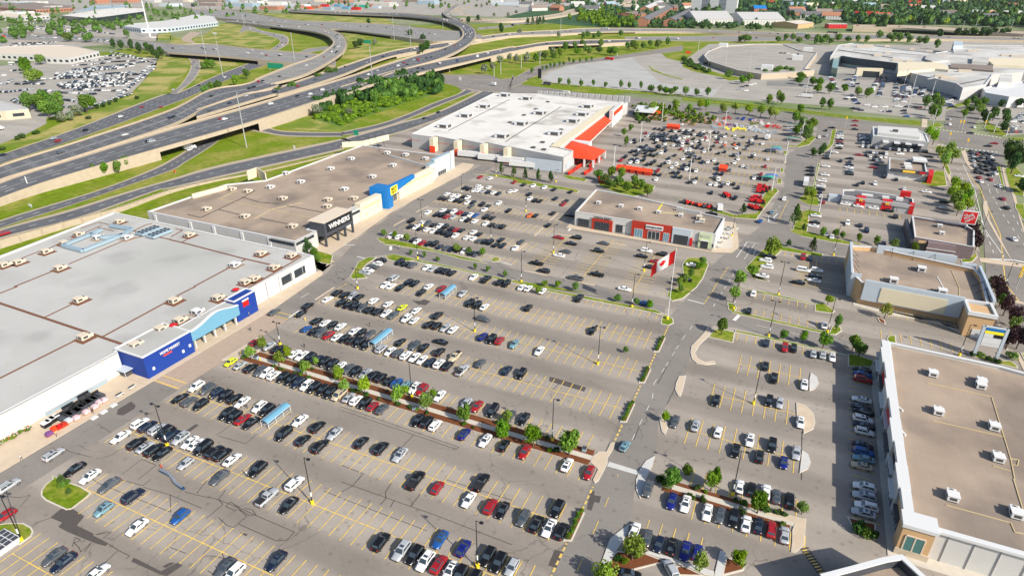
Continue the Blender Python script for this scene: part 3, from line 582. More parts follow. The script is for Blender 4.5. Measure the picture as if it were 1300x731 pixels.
# far carriageways first
ribbon("01:150,70 500,85 900,150 02:0,170 400,190 620,215 900,240 1060,262","01:150,120 560,160 1000,220 02:0,228 350,270 560,300 760,315 1060,300",5,t0=.04,t1=.96,lanes=(.2,.32,.68,.8),solid=(.5,),asp='highway_grey',deck=1.4,skirt=((0,.55),(.8,1)),label='wide grey motorway bridge crossing the top left background',piers=(.6,.7),dash=(8,12),lw=.5)
ribbon("00:-50,240 430,262 800,280 1290,335 01:300,335 600,368 900,395 1250,425","00:-50,300 430,320 880,345 1250,392 01:0,400 450,435 900,480 1250,500",[.3,.3,1,5,6,6,5,4],t0=.04,t1=.96,lanes=(.25,.75),solid=(.5,),asp='highway_grey',deck=1.4,skirt=((0,.62),(.85,1)),label='grey road overpass with dark underside crossing the lower motorway lanes',dash=(8,12),lw=.5)
ribbon("00:1290,720 10:1100,55 00:1290,700 01:110,600 155,500 130,440 20,405","01:40,705 60,700 80,690 200,580 232,480 190,410 60,385",.06,asp='highway_grey',lanes=(),t0=.12,t1=.86)
ribbon("01:520,255 600,235 800,290 820,330 740,385","01:560,180 700,235 870,270 890,330 790,395",.07,asp='highway_grey',lanes=(),t0=.05,t1=.85)
ribbon("01:160,240 100,280 95,310 170,330","01:240,250 170,290 165,310 200,325",.06,asp='plaza_tan',lanes=(),t0=.1,t1=.9)
ribbon("01:940,410 1040,370 1200,350","01:1000,420 1100,390 1260,365",.06,asp='highway_grey',lanes=())
# ribbons on the right background
ribbon("02:1000,285 1290,250 03:330,232 640,216 1290,222 04:350,235 800,250 1290,258 05:300,262 760,275 1290,285","02:1000,315 1290,275 03:330,262 700,245 1290,243 04:350,255 800,275 1290,300 05:300,300 760,300 1290,310",3,asp='highway_grey',t0=.1,t1=.9,lanes=(.5,),deck=1.2,skirt=((0,.24),(.36,1)),label='long low beige motorway deck in front of the brick flats',dash=None)
ribbon("03:850,280 1290,275 04:400,270 800,282 1290,285","03:850,305 1290,312 04:400,315 800,310 1290,312",.06,asp='highway_grey',lanes=(.3,.6),dash=(8,14),lw=.5)
ribbon("05:0,192 350,195 650,205 960,225 1290,240","05:0,208 350,215 650,232 960,246 1290,262",8,asp='shoulder',lanes=(),deck=1.6,skirt=((0,.25),(.78,1)),label='long concrete road bridge before the wooded houses at right',name='road_bridge',dash=None)
ribbon("02:870,160 790,125 775,85 860,30","02:920,155 850,130 825,95 900,45",[8,6,3,.5],asp='highway_grey',lanes=(),deck=1.2,label='short grey ramp curling away north from the flyover bend')
ribbon("02:900,140 1290,145 03:330,110 450,75 700,35 850,-10","02:900,158 1290,165 03:340,130 520,95 750,55 950,0",3,asp='shoulder',lanes=(),deck=1,skirt=((0,.45),(.6,1)),label='pale road bridge with dark underside behind the green slope',name='road_bridge',dash=None)
ribbon("02:950,55 870,70 870,100 960,130","02:1010,60 920,75 910,95 980,115",.06,asp='shoulder',lanes=())
ribbon("02:1030,210 1290,188 03:0,175 200,160","02:1030,228 1290,205 03:0,192 200,175",.06,asp='highway_grey',lanes=())
# main carriageways
ribbon("10:-500,640 10:0,455 600,245 1200,10 01:60,700 350,570 560,490 700,440","10:-500,710 10:0,525 600,330 1290,75 01:150,731 420,610 640,520 800,470",.08,t0=.1,t1=.96,lanes=(.3,.5,.72),dash=(4,6))
ribbon("10:-500,760 10:0,545 600,355 1290,120 11:300,-30 01:560,640 700,590","10:-500,860 10:0,650 600,465 1290,235 11:300,90 11:600,0 01:820,650",[2,4,6,6,6,6],t0=.07,t1=.93,lanes=(.22,.36,.66,.8),solid=(.48,.54),deck=1.4,skirt=((-300,196),),label='middle motorway deck with a white hatched median stripe at left')
ribbon("01:640,605 900,500 1100,428 1215,350 1225,310 1170,268 1050,240 850,215 560,180 420,170","01:760,640 1050,555 1290,415 02:45,345 30,290 01:1270,248 1120,208 850,185 560,152 420,145",[6,7,8,9,9,9,8,6,4,1],asp='highway_grey',t0=.12,t1=.88,lanes=(.5,),deck=1.5,skirt=((.75,1),),label='curved flyover looping back left above the motorway',piers=(.15,.25,.35,.45),dash=(5,8),lw=.5)
ribbon("11:200,120 560,0 01:830,660 1290,505 02:400,385 850,315 1290,255","11:200,175 760,10 01:870,705 1290,575 02:400,425 860,350 1290,285",[6,6,6,5,3,.5],t0=.14,t1=.86,lanes=(.5,),deck=1.4,skirt=((.55,1),),label='two lane motorway deck running between the flyovers',piers=(.2,.4))
ribbon("02:0,660 500,510 870,435 1290,355 03:0,362 250,322 520,305 920,302","02:0,731 250,640 640,550 1060,450 1290,395 03:0,395 250,350 560,340 920,322",[8,8,7,6,6,5,4],t0=.15,t1=.82,lanes=(.5,),deck=1.4,skirt=((.48,.76),(.9,1)),label='slip road viaduct joining the motorway above the thicket',piers=(.22,.32),dash=(5,8),lw=.4)
ribbon("10:-500,900 10:0,660 600,470 1290,260 11:600,90 900,0 01:1290,600 02:450,455 750,370 890,305 915,245 860,192 700,150 430,125 01:1290,108 01:900,90","10:-500,990 10:200,720 700,560 11:0,392 600,220 1010,90 1290,-5 02:400,550 800,430 980,330 1022,262 990,205 880,160 700,130 430,100 01:1290,92 01:900,75",[2,4,6,7,8,8,8,9,9,9,9,8,7,6,5],t0=.12,t1=.88,lanes=(.35,.68),solid=(.5,),deck=1.5,skirt=((-300,190),(318,500)),label='long nearest flyover rising from lower left and bending away at top',piers=(.15,.2,.25,.5,.56,.62,.68,.74,.8),dash=(5,8),lw=.35)
# ramp passing under, and the two service roads beside the shops
ribbon("20:-500,430 20:0,225 400,100 760,-10 10:1110,580 1290,490 11:200,375 400,280 480,240 700,120","20:-500,500 20:0,285 480,130 860,0 10:1290,575 11:120,510 300,400 460,285 600,240 800,130",.09,t0=.17,t1=.92,lanes=(.55,),dash=(3,5))
ribbon("11:560,235 700,230 850,275 1290,285 12:0,282 100,262 300,217 500,147 700,62 870,0 02:930,675","11:560,270 700,290 900,318 1290,320 12:0,312 120,297 330,247 520,182 740,87 960,0 02:1010,695",.09,t0=.2,t1=.8,lanes=())
ribbon("20:-500,480 20:0,290 500,150 920,20 11:0,640 400,525 1290,335 12:0,335 400,220 700,140 1000,0 02:1040,690","20:-500,560 20:0,365 600,210 1190,0 11:0,710 700,555 1290,420 12:0,398 300,332 600,242 900,122 1150,0 02:1190,700",.1,t0=.2,t1=.86,lanes=(.52,),dash=(3,5))
ribbon("02:1040,600 1290,650 03:0,600 200,500 400,470 800,420 1290,345","02:880,640 1040,690 03:0,660 150,590 300,530 430,495 860,440 1290,385",.05,asp='road_asphalt',t0=.05,t1=.95,lanes=(.5,),dash=(5,9))
ribbon("02:690,545 1040,600 1290,590 03:0,560 ","02:690,600 900,660 1200,700 1290,731",.06,asp='road_asphalt',t0=.02,t1=.98,lanes=())
ribbon('04:640,610 860,598 1140,555 05:0,560 340,585 560,640 780,725 15:930,30','04:640,650 900,655 1150,600 05:0,600 330,625 540,690 720,760 15:860,70',.075,asp='highway_grey',t0=.02,t1=.98,lanes=())
# retaining wall beside the service road
rw=thing('retaining_wall','long beige panelled retaining wall between service road and store backs','wall',tuple(W("20:480,290")[0]))
P=resample(W("20:-400,560 20:0,440 480,290 900,165 11:0,748 330,662 730,580 11:1290,445"),0); wb=MB(); cp=MB()
for i in range(len(P)-1):
    h0=4.6 if i<len(P)*.45 else 2.2; hh=max(.8,4.6*(1-i/len(P))); h1=max(.8,4.6*(1-(i+1)/len(P)))
    n=Vector((-(P[i+1]-P[i]).y,(P[i+1]-P[i]).x,0)).normalized()*.4
    a,c=P[i],P[i+1]
    wb.poly([(a.x,a.y,0),(c.x,c.y,0),(c.x,c.y,h1),(a.x,a.y,hh)]); wb.poly([(a.x-n.x,a.y-n.y,hh),(a.x,a.y,hh),(c.x,c.y,h1),(c.x-n.x,c.y-n.y,h1)]);wb.poly([(a.x+n.x,a.y+n.y,0),(c.x+n.x,c.y+n.y,0),(c.x+n.x,c.y+n.y,h1),(a.x+n.x,a.y+n.y,hh)]); wb.poly([(a.x+n.x,a.y+n.y,hh),(c.x+n.x,c.y+n.y,h1),(c.x,c.y,h1),(a.x,a.y,hh)])
    if i%4==0: cp.tube((a.x,a.y,0),(a.x,a.y,hh+.15),.45,n=6)
wb.build('wall_panel',['barrier'],rw); cp.build('post',['shoulder'],rw,kind='stuff')
# ================================================================ buildings
def offset(P,k):
    n=len(P); A=sum(P[i][0]*P[(i+1)%n][1]-P[(i+1)%n][0]*P[i][1] for i in range(n)); P=[Vector((p[0],p[1])) for p in P]
    if A<0: P=P[::-1]
    out=[]
    for i in range(n):
        a,c,d=P[i-1],P[i],P[(i+1)%n]; e1=(c-a).normalized(); e2=(d-c).normalized(); n1=Vector((-e1.y,e1.x)); n2=Vector((-e2.y,e2.x))
        m=(n1+n2); m=m.normalized() if m.length>.1 else n1; out.append(c+m*(k/max(.35,m.dot(n1))))
    return [tuple(p) for p in P],[tuple(p) for p in out]
def building(name,label,poly,h,wall='white_wall',roof='roof_grey',trim='white_trim',par=.7,cap=.5,group=None,cat='building',roofz=None):
    cx=sum(p[0] for p in poly)/len(poly); cy=sum(p[1] for p in poly)/len(poly)
    t=thing(name,label,cat,(cx,cy,0),group); P,I=offset(poly,cap)
    b=MB(); b.ring(P,I,0,h-.12,0); b.build('wall',[wall],t)
    rz=h-par if roofz is None else roofz
    b=MB(); b.poly([(x,y,rz) for x,y in I]); r=b.build('roof',[roof],t); ORG[r.name]=Vector((cx,cy,0))
    O,_=offset(poly,-.12); _,I2=offset(poly,cap+.12); b=MB(); b.ring(O,I2,h-.3,h,0); 
    b.build('parapet_cap',[trim],t); t['_rz']=0; del t['_rz']
    return t
def unit(t,p,z,kind='beige',s=1.0,pad=True,rot=0):
    x,y=p[0],p[1]; b=MB(); k={'beige':'unit_beige','white':'unit_white'}[kind]
    if pad: b.box(x-2.4*s,y-2.6*s,z,x+2.4*s,y+2.6*s,z+.06,2)
    b.box(x-1.15*s,y-1.7*s,z+.3,x+1.15*s,y+.5*s,z+1.7*s,0); b.box(x-.95*s,y+.5*s,z+.3,x+.95*s,y+1.9*s,z+1.25*s,0)
    b.box(x-1.16*s,y-1.2*s,z+.6,x-1.19*s,y,z+1.4*s,1); b.box(x+1.16*s,y-1.3*s,z+.7,x+1.19*s,y+.1,z+1.4*s,1); b.box(x-.7*s,y-1.73*s,z+.6,x+.7*s,y-1.71*s,z+1.4*s,1)
    b.tube((x-.1,y+1.2*s,z+1.25*s),(x-.1,y+1.2*s,z+1.33*s),.5*s,n=10,m=1)
    b.box(x-1.25*s,y-1.8*s,z+1.7*s,x+1.25*s,y+.6*s,z+1.76*s,0)
    b.box(x-1*s,y-1.6*s,z,x+.9*s,y+1.8*s,z+.32,1)
    return b.build('rooftop_unit',[k,'unit_dark','brown_line' if kind=='beige' else 'roof_tan'],t)
def line(t,s,z,w=.5,m='brown_line',h=.12,name='roof_pipe'):
    P=W(s,z); b=MB()
    for i,(p,q) in enumerate(zip(P[:-1],P[1:])): b.beam((p.x,p.y,z+.01+i*.003),(q.x,q.y,z+.01+i*.003),w,h)
    return b.build(name,[m],t)
def win(t,x,y0,y1,z0,z1,mt='dark_glass',side='+x',n=1,frame='white_trim',fw=.12,d=.1):
    """glazed opening on a wall: a frame with its panes; side = which way it faces"""
    b=MB(); g=MB()
    def bx(m,u0,u1,a,c,o0,o1):
        if side=='+x': m.box(x+o0,u0,a,x+o1,u1,c)
        elif side=='-x': m.box(x-o1,u0,a,x-o0,u1,c)
        elif side=='-y': m.box(u0,x-o1,a,u1,x-o0,c)
        else: m.box(u0,x+o0,a,u1,x+o1,c)
    bx(g,y0,y1,z0,z1,.02,d)
    for k in range(n+1):
        u=y0+(y1-y0)*k/n; bx(b,u-fw/2,u+fw/2,z0,z1,.0,d+.05)
    bx(b,y0,y1,z1,z1+fw,0,d+.07); bx(b,y0,y1,z0-fw,z0,0,d+.07)
    o=b.build('window',[frame],t); g.build('pane',[mt],o) if True else None
    return o
# --- big grey-roofed store, blue entrances
A=building('department_store','big grey-roofed store with blue entrance blocks at left edge of the photo',[(-165,-60),(-165,91.5),(-166,92),(-165.6,108),(-161,108.5),(-161,127),(-161,135),(-160.3,169),(-275,170.3),(-264,80),(-262,-60)],7,'white_wall','roof_grey')
AR=6.3
b=MB()
for y in np.arange(-50,91,5.5): b.box(-165,y,.3,-164.93,y+.12,6.6)
for y in np.arange(138,168,6): b.box(-160.6,y,.3,-160.25,y+.12,6.6)
b.build('wall_joint',['grey_wall'],A,kind='stuff')
b=MB(); b.box(-166.8,92.2,.15,-155.4,108.2,7.15); en=b.build('entrance_block',['blue_wall'],A)
b=MB(); b.ring([(-167,92),(-155.2,92),(-155.2,108.4),(-167,108.4)],[(-166.5,92.5),(-155.8,92.5),(-155.8,107.9),(-166.5,107.9)],7.15,7.5); b.box(-166.5,92.5,7.15,-155.8,107.9,7.2,1); b.build('parapet_cap',['white_trim','roof_grey'],A)
text('HOME MARKET','store_sign',A,(-155.3,100.6,5.5),1.15,'white_trim',RX,.08,width=6.6)
b=MB(); b.box(-155.4,98.2,4.2,-155.3,101,4.65); b.build('sign_strip',['orange'],A)
for y_,z_ in ((94,2),(104,2),(106.5,2.6)): b=MB(); b.box(-155.45,y_,z_,-155.2,y_+.7,z_+.9); b.build('wall_lamp',['white_trim'],A)
# light blue canopy with a curved crest
b=MB(); N_=18; ys=np.linspace(108.4,127,N_+1)
def crest(y):
    t=(y-108.4)/18.6; return 6.9+2.0*math.exp(-((t-.55)/.3)**2)
for i in range(N_):
    y0,y1=ys[i],ys[i+1]; b.poly([(-155.6,y0,3.6),(-155.6,y1,3.6),(-155.6,y1,crest(y1)),(-155.6,y0,crest(y0))]); b.poly([(-156.1,y1,3.6),(-156.1,y0,3.6),(-156.1,y0,crest(y0)),(-156.1,y1,crest(y1))])
b.box(-161,108.5,3.5,-155.6,126.9,3.62); b.poly([(-155.6,108.4,3.6),(-155.6,108.4,7),(-156.8,108.4,7),(-156.8,108.4,3.6)]); b.box(-161,108.6,6.6,-156.1,126.9,6.8,1)
b.build('canopy',['sky_blue','roof_grey'],A)
b=MB()
for i in range(N_):
    y0,y1=ys[i],ys[i+1]; b.poly([(-155.4,y0,crest(y0)),(-155.4,y1,crest(y1)),(-156.4,y1,crest(y1)),(-156.4,y0,crest(y0))]); b.poly([(-155.4,y0,crest(y0)-.25),(-155.4,y1,crest(y1)-.25),(-155.4,y1,crest(y1)),(-155.4,y0,crest(y0))])
b.build('canopy_trim',['white_trim'],A)
b=MB()
for y in (109.5,113,117,121,125.5): b=MB(); b.box(-157.2,y,.15,-156.6,y+.6,3.55); b.build('canopy_post',['grey_wall'],A)
win(A,-161,109.5,125.5,.2,3.3,'dark_glass','+x',8,'charcoal')
b=MB(); b.box(-161.2,127,.15,-157.3,136,7.6); b.build('entrance_block',['blue_wall'],A)
b=MB(); b.ring([(-161.6,126.8),(-157.1,126.8),(-157.1,136.2),(-161.6,136.2)],[(-161.1,127.3),(-157.7,127.3),(-157.7,135.7),(-161.1,135.7)],7.6,7.9); b.build('parapet_cap',['white_trim'],A)
b=MB(); b.box(-157.3,130.2,4.2,-157.15,132.6,6.2); b.box(-157.3,130.0,6.2,-157.1,132.8,6.7,1); b.build('sign_panel',['red','white_trim'],A)
for (y0,y1) in ((151.5,156.5),(158,163.5)): win(A,-160.5,y0,y1,2.2,5,'dark_glass','+x',5,'charcoal')
for s,k in (("30:610,110","beige"),("30:650,390","beige"),("30:1035,450","beige"),("30:1225,330","beige"),("31:40,115","beige"),("31:370,95","beige"),("31:215,200","white"),("31:85,265","beige"),("20:45,570","beige"),("20:150,550","beige"),("20:355,470","beige"),("20:495,405","beige"),("20:905,245","beige"),("20:745,365","white"),("20:965,365","white"),("20:460,595","beige"),("21:150,345","beige"),("21:690,485","beige"),("21:920,500","beige"),("21:495,570","white"),("21:790,590","beige"),("21:640,675","beige"),("21:575,700","beige"),("20:600,340","beige")):
    unit(A,W(s,AR)[0],AR,k,1.0)
for s,w_ in (("30:-300,40 0,125 630,335 1045,475",.9),("30:1045,475 1110,435 1290,330 31:130,270 290,185 560,45 600,10 21:600,731 990,500",.6),("30:780,375 1250,120 31:60,65 190,0 21:180,725 470,570 580,515",.6),("30:-300,870 0,690 590,395",.6),("30:340,230 550,130",.5),("30:-200,150 0,50 130,0 20:110,725 420,600",.6),("20:520,555 920,385 1100,340",.5),("21:0,372 100,395 560,515 760,560",.7),("20:1010,305 1110,335 1290,370",.6),("20:1010,305 1100,260 1150,250",.5),("20:165,510 320,450",.5),("20:365,440 480,385",.5),("20:520,375 610,335",.4),("20:620,330 770,262",.4),("20:610,285 745,240 840,262",.4),("20:740,280 860,305",.4),("20:1290,350 21:95,300 40,290",.5),("21:90,390 160,350",.5)): line(A,s,AR,w_)
b=MB(); P=W("20:480,430 630,470 930,350 840,280 1000,305 780,370 690,345 500,415 690,345 770,310",AR)
for p,q in ((0,1),(1,2),(3,4),(5,6),(6,0),(6,9),(2,4),(5,2)): b.beam((P[p].x,P[p].y,AR+.4),(P[q].x,P[q].y,AR+.4),1.5,1.1)
b.build('air_duct',['duct_blue'],A)
b=MB()
for s in ("20:1150,310","20:1230,330"):
    p=W(s,AR)[0]
    b.box(p.x-2.2,p.y-6,AR+.5,p.x+2.2,p.y+3,AR+1.5,0)
    for i in range(2):
        for j in range(5): b.tube((p.x-1+2*i,p.y-5+1.8*j,AR+1.5),(p.x-1+2*i,p.y-5+1.8*j,AR+1.75),.65,n=10,m=1)
b.build('condenser_bank',['duct_blue','black'],A)
b=MB(); p=W("31:205,200",AR)[0]; b.tube((p.x+3,p.y-2,AR),(p.x+3,p.y-2,AR+1.6),.5,n=8); b.build('vent_pipe',['steel'],A)
b=MB()
r_=random.Random(3)
for k in range(120):
    x=r_.uniform(-258,-168) if r_.random()<.5 else r_.uniform(-175,-164); y=r_.uniform(60,165); s_=r_.uniform(.15,.45); b.poly([(x,y,AR+.012),(x+s_,y+.1,AR+.012),(x+s_*.8,y+s_,AR+.012),(x,y+s_*.7,AR+.012)])
b.build('moss_patch',['grass_dry'],A,kind='stuff')
# --- middle tan-roofed block: clothing store + electronics store
B=building('retail_block','long tan-roofed store block with black sign box and blue corner',[(-176.5,176.8),(-176.5,190),(-181,190),(-181,294),(-184.6,294),(-184.6,318),(-249,318),(-249,236),(-262,222),(-262,177)],7,'grey_wall','roof_tan',cap=.6)
b=MB()
for x in (-258,-236,-222,-206,-191): b.box(x,176.55,.3,x+1.6,176.85,6.5)
b.build('wall_pier',['white_trim'],B)
b=MB(); b.box(-190,176.5,5.1,-177,176.72,6.2); b.box(-176.4,177.2,5.1,-176.15,187.6,6.2); b.build('high_window',['dark_glass'],B)
# sign portico
b=MB(); b.box(-180,190.2,4.6,-172.6,208.8,10.6); b.build('sign_box',['charcoal'],B)
b=MB(); b.box(-181,190,10.6,-172.4,209,10.75); b.build('sign_box_top',['unit_beige'],B)
b=MB(); b.box(-172.62,191.6,6,-172.5,208,10.2); b.build('sign_face',['black'],B)
text('WINNERS','sign_lettering',B,(-172.45,199.9,8),3.0,'white_trim',RX,.12,width=13.8)
b=MB()
for y in (190.3,198,203,208.2): b.box(-173.4,y,.15,-172.5,y+.7,10.6 if y in(190.3,208.2) else 5.4)
b.build('sign_post',['charcoal'],B)
win(B,-180.9,191.5,207,.2,4.8,'dark_glass','+x',8,'charcoal')
for y0,y1,h in ((209.2,222,6.6),): 
    b=MB(); b.box(-181,y0,.15,-178.6,y1,h); b.build('front_wall',['grey_wall'],B); b=MB(); b.box(-178.62,y0+.5,4.6,-178.5,y1-.3,5.8); b.build('high_window',['dark_glass'],B)
b=MB(); b.box(-181.3,222,.15,-178.2,238.5,8.3); b.build('front_wall',['cream_wall'],B)
b=MB(); b.box(-178.2,224,5.2,-178.1,237.5,6.2); b.build('sign_strip',['pale_yellow'],B)
b=MB(); b.tube((-178.15,226,2.2),(-178.0,226,2.2),.6,n=10); b.tube((-178.15,235.5,3.4),(-178.0,235.5,3.4),.6,n=10); b.build('wall_lamp',['pale_yellow'],B)
# blue corner of the electronics store
b=MB(); b.prism([(-185,238.5),(-176.2,241.2),(-176.6,245.5),(-185,245.5)],.15,10.8,0)
b.mesh([(-176.6,245.5,6.6),(-176.6,266,8.9),(-176.6,266,10.8),(-176.6,245.5,10.8),(-178.4,245.5,6.6),(-178.4,266,8.9),(-178.4,266,10.8),(-178.4,245.5,10.8)],[(0,1,2,3),(4,7,6,5),(0,4,5,1),(1,5,6,2),(3,2,6,7)],0)
b.build('blue_corner',['bright_blue'],B)
b=MB(); v=[(-176.45,243.6,6.6),(-176.45,244.4,5.9),(-176.45,249.4,6.5),(-176.45,249.8,7.2),(-176.45,249.9,10.2),(-176.45,244.4,10.1),(-176.45,243.6,9.4)]
b.poly(v); b.mesh([(x-.35,y,z) for x,y,z in v],[tuple(range(6,-1,-1))]); 
for i in range(7): 
    a,c=v[i],v[(i+1)%7]; b.poly([a,(a[0]-.35,a[1],a[2]),(c[0]-.35,c[1],c[2]),c])
b.build('sign_tag',['yellow'],B)
text('BEST','sign_lettering',B,(-176.38,246.8,8.8),1.8,'black',RX,.06,width=4.6); text('BUY','sign_lettering',B,(-176.38,246.8,7.2),1.7,'black',RX,.06,width=3.4)
win(B,-181,246,255,.2,5,'dark_glass','+x',6,'white_trim')
b=MB(); b.box(-181,245.5,5.4,-177.6,255.5,6.2); b.build('door_canopy',['white_trim'],B)
b=MB(); b.box(-181.4,255.6,.15,-179.6,288.5,8.6); b.build('front_wall',['cream_wall'],B)
b=MB(); b.box(-179.6,262,5.6,-179.5,287,6.5); b.build('sign_strip',['pale_yellow'],B)
b=MB(); b.box(-184,288.5,.15,-181.6,294.5,9.2); b.box(-183.8,295.6,.15,-182.8,313,10.4); b.box(-184,313.6,.15,-183,318.6,10.6); b.build('front_wall',['white_wall'],B)
b=MB(); b.box(-184.2,294.5,.15,-182.2,295.6,10.6); b.box(-184.2,313,.15,-182.4,313.6,10.7); b.box(-184.4,294.4,10.4,-182.5,313.2,10.9); b.box(-184.4,288.4,9.2,-181.4,294.5,9.5); b.build('front_frame',['duct_blue'],B)
win(B,-182.8,299,308,.2,2.6,'dark_glass','+x',4)
BR=6.3
for s in ("21:280,150","21:590,15","21:470,0","21:570,205","21:855,70","21:930,280","21:1195,80","21:1190,130","11:990,670","11:1215,570","11:880,605","11:760,710","12:80,495","12:240,630","12:395,545","12:30,725","12:350,450","12:490,465","12:640,495","22:100,70"):
    p=W(s,BR)[0]; unit(B,p,BR,'white' if s[0]!='2' else 'beige',1.05,pad=False)
for s in ("21:130,180 230,205 550,55 640,0","21:540,50 680,90 820,100","21:880,115 1150,165","21:370,145 560,190","21:680,210 900,255"): line(B,s,BR,.35,'black')
for s in ("21:360,60 1100,215","21:380,60 500,0","21:630,215 770,140 1000,90"): line(B,s,BR,.3,'gold')
b=MB(); P=W("12:360,465 640,545",BR); b.beam(P[0],P[1],.5,.9); b.build('roof_upstand',['white_trim'],B)
for s,h0 in (("12:10,390 80,385 165,380 360,330",3.4),("21:170,60 430,-10",3.2)):
    P=W(s,BR); b=MB()
    for p,q in zip(P[:-1],P[1:]): b.beam((p.x,p.y,BR-1),(q.x,q.y,BR-1),.5,h0)
    b.build('roof_screen',['cream_wall'],B)
b=MB(); P=W("11:585,620 660,590 725,635",BR)
for p,q in zip(P[:-1],P[1:]): b.beam((p.x,p.y,BR-2),(q.x,q.y,BR-2),.5,5)
b.build('roof_screen',['cream_wall'],B)
b=MB(); P=W("12:270,370 330,400 220,385 290,430",BR)
for p in P: b.tube((p.x,p.y,BR),(p.x-4,p.y+4,BR+4),.12,n=5)
b.build('screen_brace',['black'],B)
# --- hardware warehouse
HY=[(-232,349),(-215,347.5),(-215,351),(-197,346.5),(-197,350.5),(-178,345.5),(-178,349.5),(-161,344.5),(-161,346.5),(-156,344.5),(-145,341.5),(-121,335.5),(-121,352),(-130.5,356),(-137.5,494),(-133,518),(-212,526),(-252,512)]
Hh=building('hardware_warehouse','huge white-roofed warehouse store with orange canopies',HY,9.2,'grey_wall','roof_white',cap=.6,par=.6)
b=MB()
for x,y in ((-215,349),(-197,348.4),(-178,347.5),(-161,345.5)): b.box(x-.4,y-5,.1,x+2.6,y+.6,8.9)
b.build('dock_wall',['cream_wall'],Hh)
b=MB()
for x,y in ((-213.5,343.8),(-194.6,342.8),(-176,342),(-159,340)): b.box(x-1.6,y-.5,.1,x+2.2,y+.1,4.2,0)
b.build('dock_door',['orange'],Hh)
b=MB()
for x in (-228,-206,-188,-169,-148): b.box(x-5,345.2,6.1,x+5,345.4,6.3)
b.build('wall_stripe',['red'],Hh)
HR=8.6
for s in ("12:780,250","12:940,170","12:1080,100","12:1235,15","12:1215,325","13:110,40","13:210,150","13:70,230","13:570,100","13:530,160","13:460,210","13:325,305"):
    p=W(s,HR)[0]; b=MB(); b.box(p.x-4,p.y-3,HR+.3,p.x+4,p.y+3,HR+2.6,0); b.box(p.x+3.9,p.y-2.4,HR+.5,p.x+4.1,p.y+2.4,HR+2.3,1); b.box(p.x-2,p.y-3.1,HR+.5,p.x+3,p.y-2.9,HR+2.2,1); b.box(p.x-4.3,p.y-3.3,HR+2.6,p.x+4.3,p.y+3.3,HR+2.7,0); b.build('rooftop_unit',['unit_white','unit_dark'],Hh)
b=MB()
for s in ("13:180,115","13:90,160","13:370,270","13:230,365","13:270,60","12:1275,215","13:320,380","13:160,405","13:240,420"):
    p=W(s,HR)[0]; b.box(p.x-1.2,p.y-1.2,HR,p.x+1.2,p.y+1.2,HR+.8)
b.build('roof_hatch',['unit_dark'],Hh,kind='stuff')
for s in ("12:810,275 1270,40","12:1240,360 13:0,325 370,95","13:345,370 640,145"): line(Hh,s,HR,.6,'unit_dark')
# front parapet strip + canopies
b=MB(); b.prism([(-137,356),(-130.8,356),(-137.8,494),(-144,494)],9,9.6); b.build('front_parapet',['cream_wall'],Hh)
b=MB(); b.mesh([(-133.5,384,8.4),(-137.3,465,8.4),(-129.8,463,5.2),(-123.2,385,5.2),(-133.5,384,5),(-123.2,385,5),(-137.3,465,5),(-129.8,463,5)],[(0,3,2,1),(0,4,5,3),(2,7,6,1)]); b.build('long_canopy',['orange'],Hh)
b=MB(); b.mesh([(-123.2,385,4.5),(-129.6,463,4.5),(-129.6,463,5.4),(-123.2,385,5.4)],[(0,1,2,3)]); b.prism([(-133,378),(-120,378),(-120,384.5),(-133,384.5)],4.4,7.6); b.build('canopy_fascia',['white_trim'],Hh)
b=MB(); b.mesh([(-131,346,5.4),(-131,378,8.6),(-108,377,4.8),(-108,352,4.8),(-121,352,4.8),(-121,346,4.8),(-118,366,7.6),(-128,366,8.6)],[(0,7,1),(0,5,4,7),(7,4,3,6),(6,3,2),(7,6,2,1)]); b.build('garden_canopy',['orange'],Hh)
b=MB()
for x,y in ((-108.5,352.5),(-108.5,376),(-114,352.5),(-108.5,364),(-121,352.5)): b.box(x-.5,y-.5,.1,x+.5,y+.5,4.7)
b.build('canopy_post',['white_trim'],Hh)
b=MB(); b.prism([(-132,462),(-129.4,462),(-132.2,500),(-135,500)],.1,12.4); b.build('entrance_gable',['white_wall'],Hh)
text('THE HOME DEPOT','store_sign',Hh,(-130.5,481,9.3),4.2,'orange',(math.pi/2,0,math.radians(94.2)),.2,width=31)
b=MB(); b.prism([(-123.5,503),(-108,503),(-110,530),(-128,530)],5,5.5); b.build('nursery_shade',['white_trim'],Hh)
b=MB()
for k in range(16):
    t_=k/15; p=W("03:210,731",0)[0].lerp(W("13:870,60",0)[0],t_); 
    b.box(p.x-2,p.y-1,.1,p.x+2,p.y+1,5.2)
b.build('rear_bay',['grey_wall'],Hh,kind='stuff')
b=MB(); b.box(-120.9,340,1.5,-120.6,350,4.2); b.build('garden_screen',['bluegrey_panel'],Hh)
b=MB(); b.box(-144,334.6,.2,-122,335.2,6.6); b.build('mural_wall',['bluegrey_panel'],Hh)
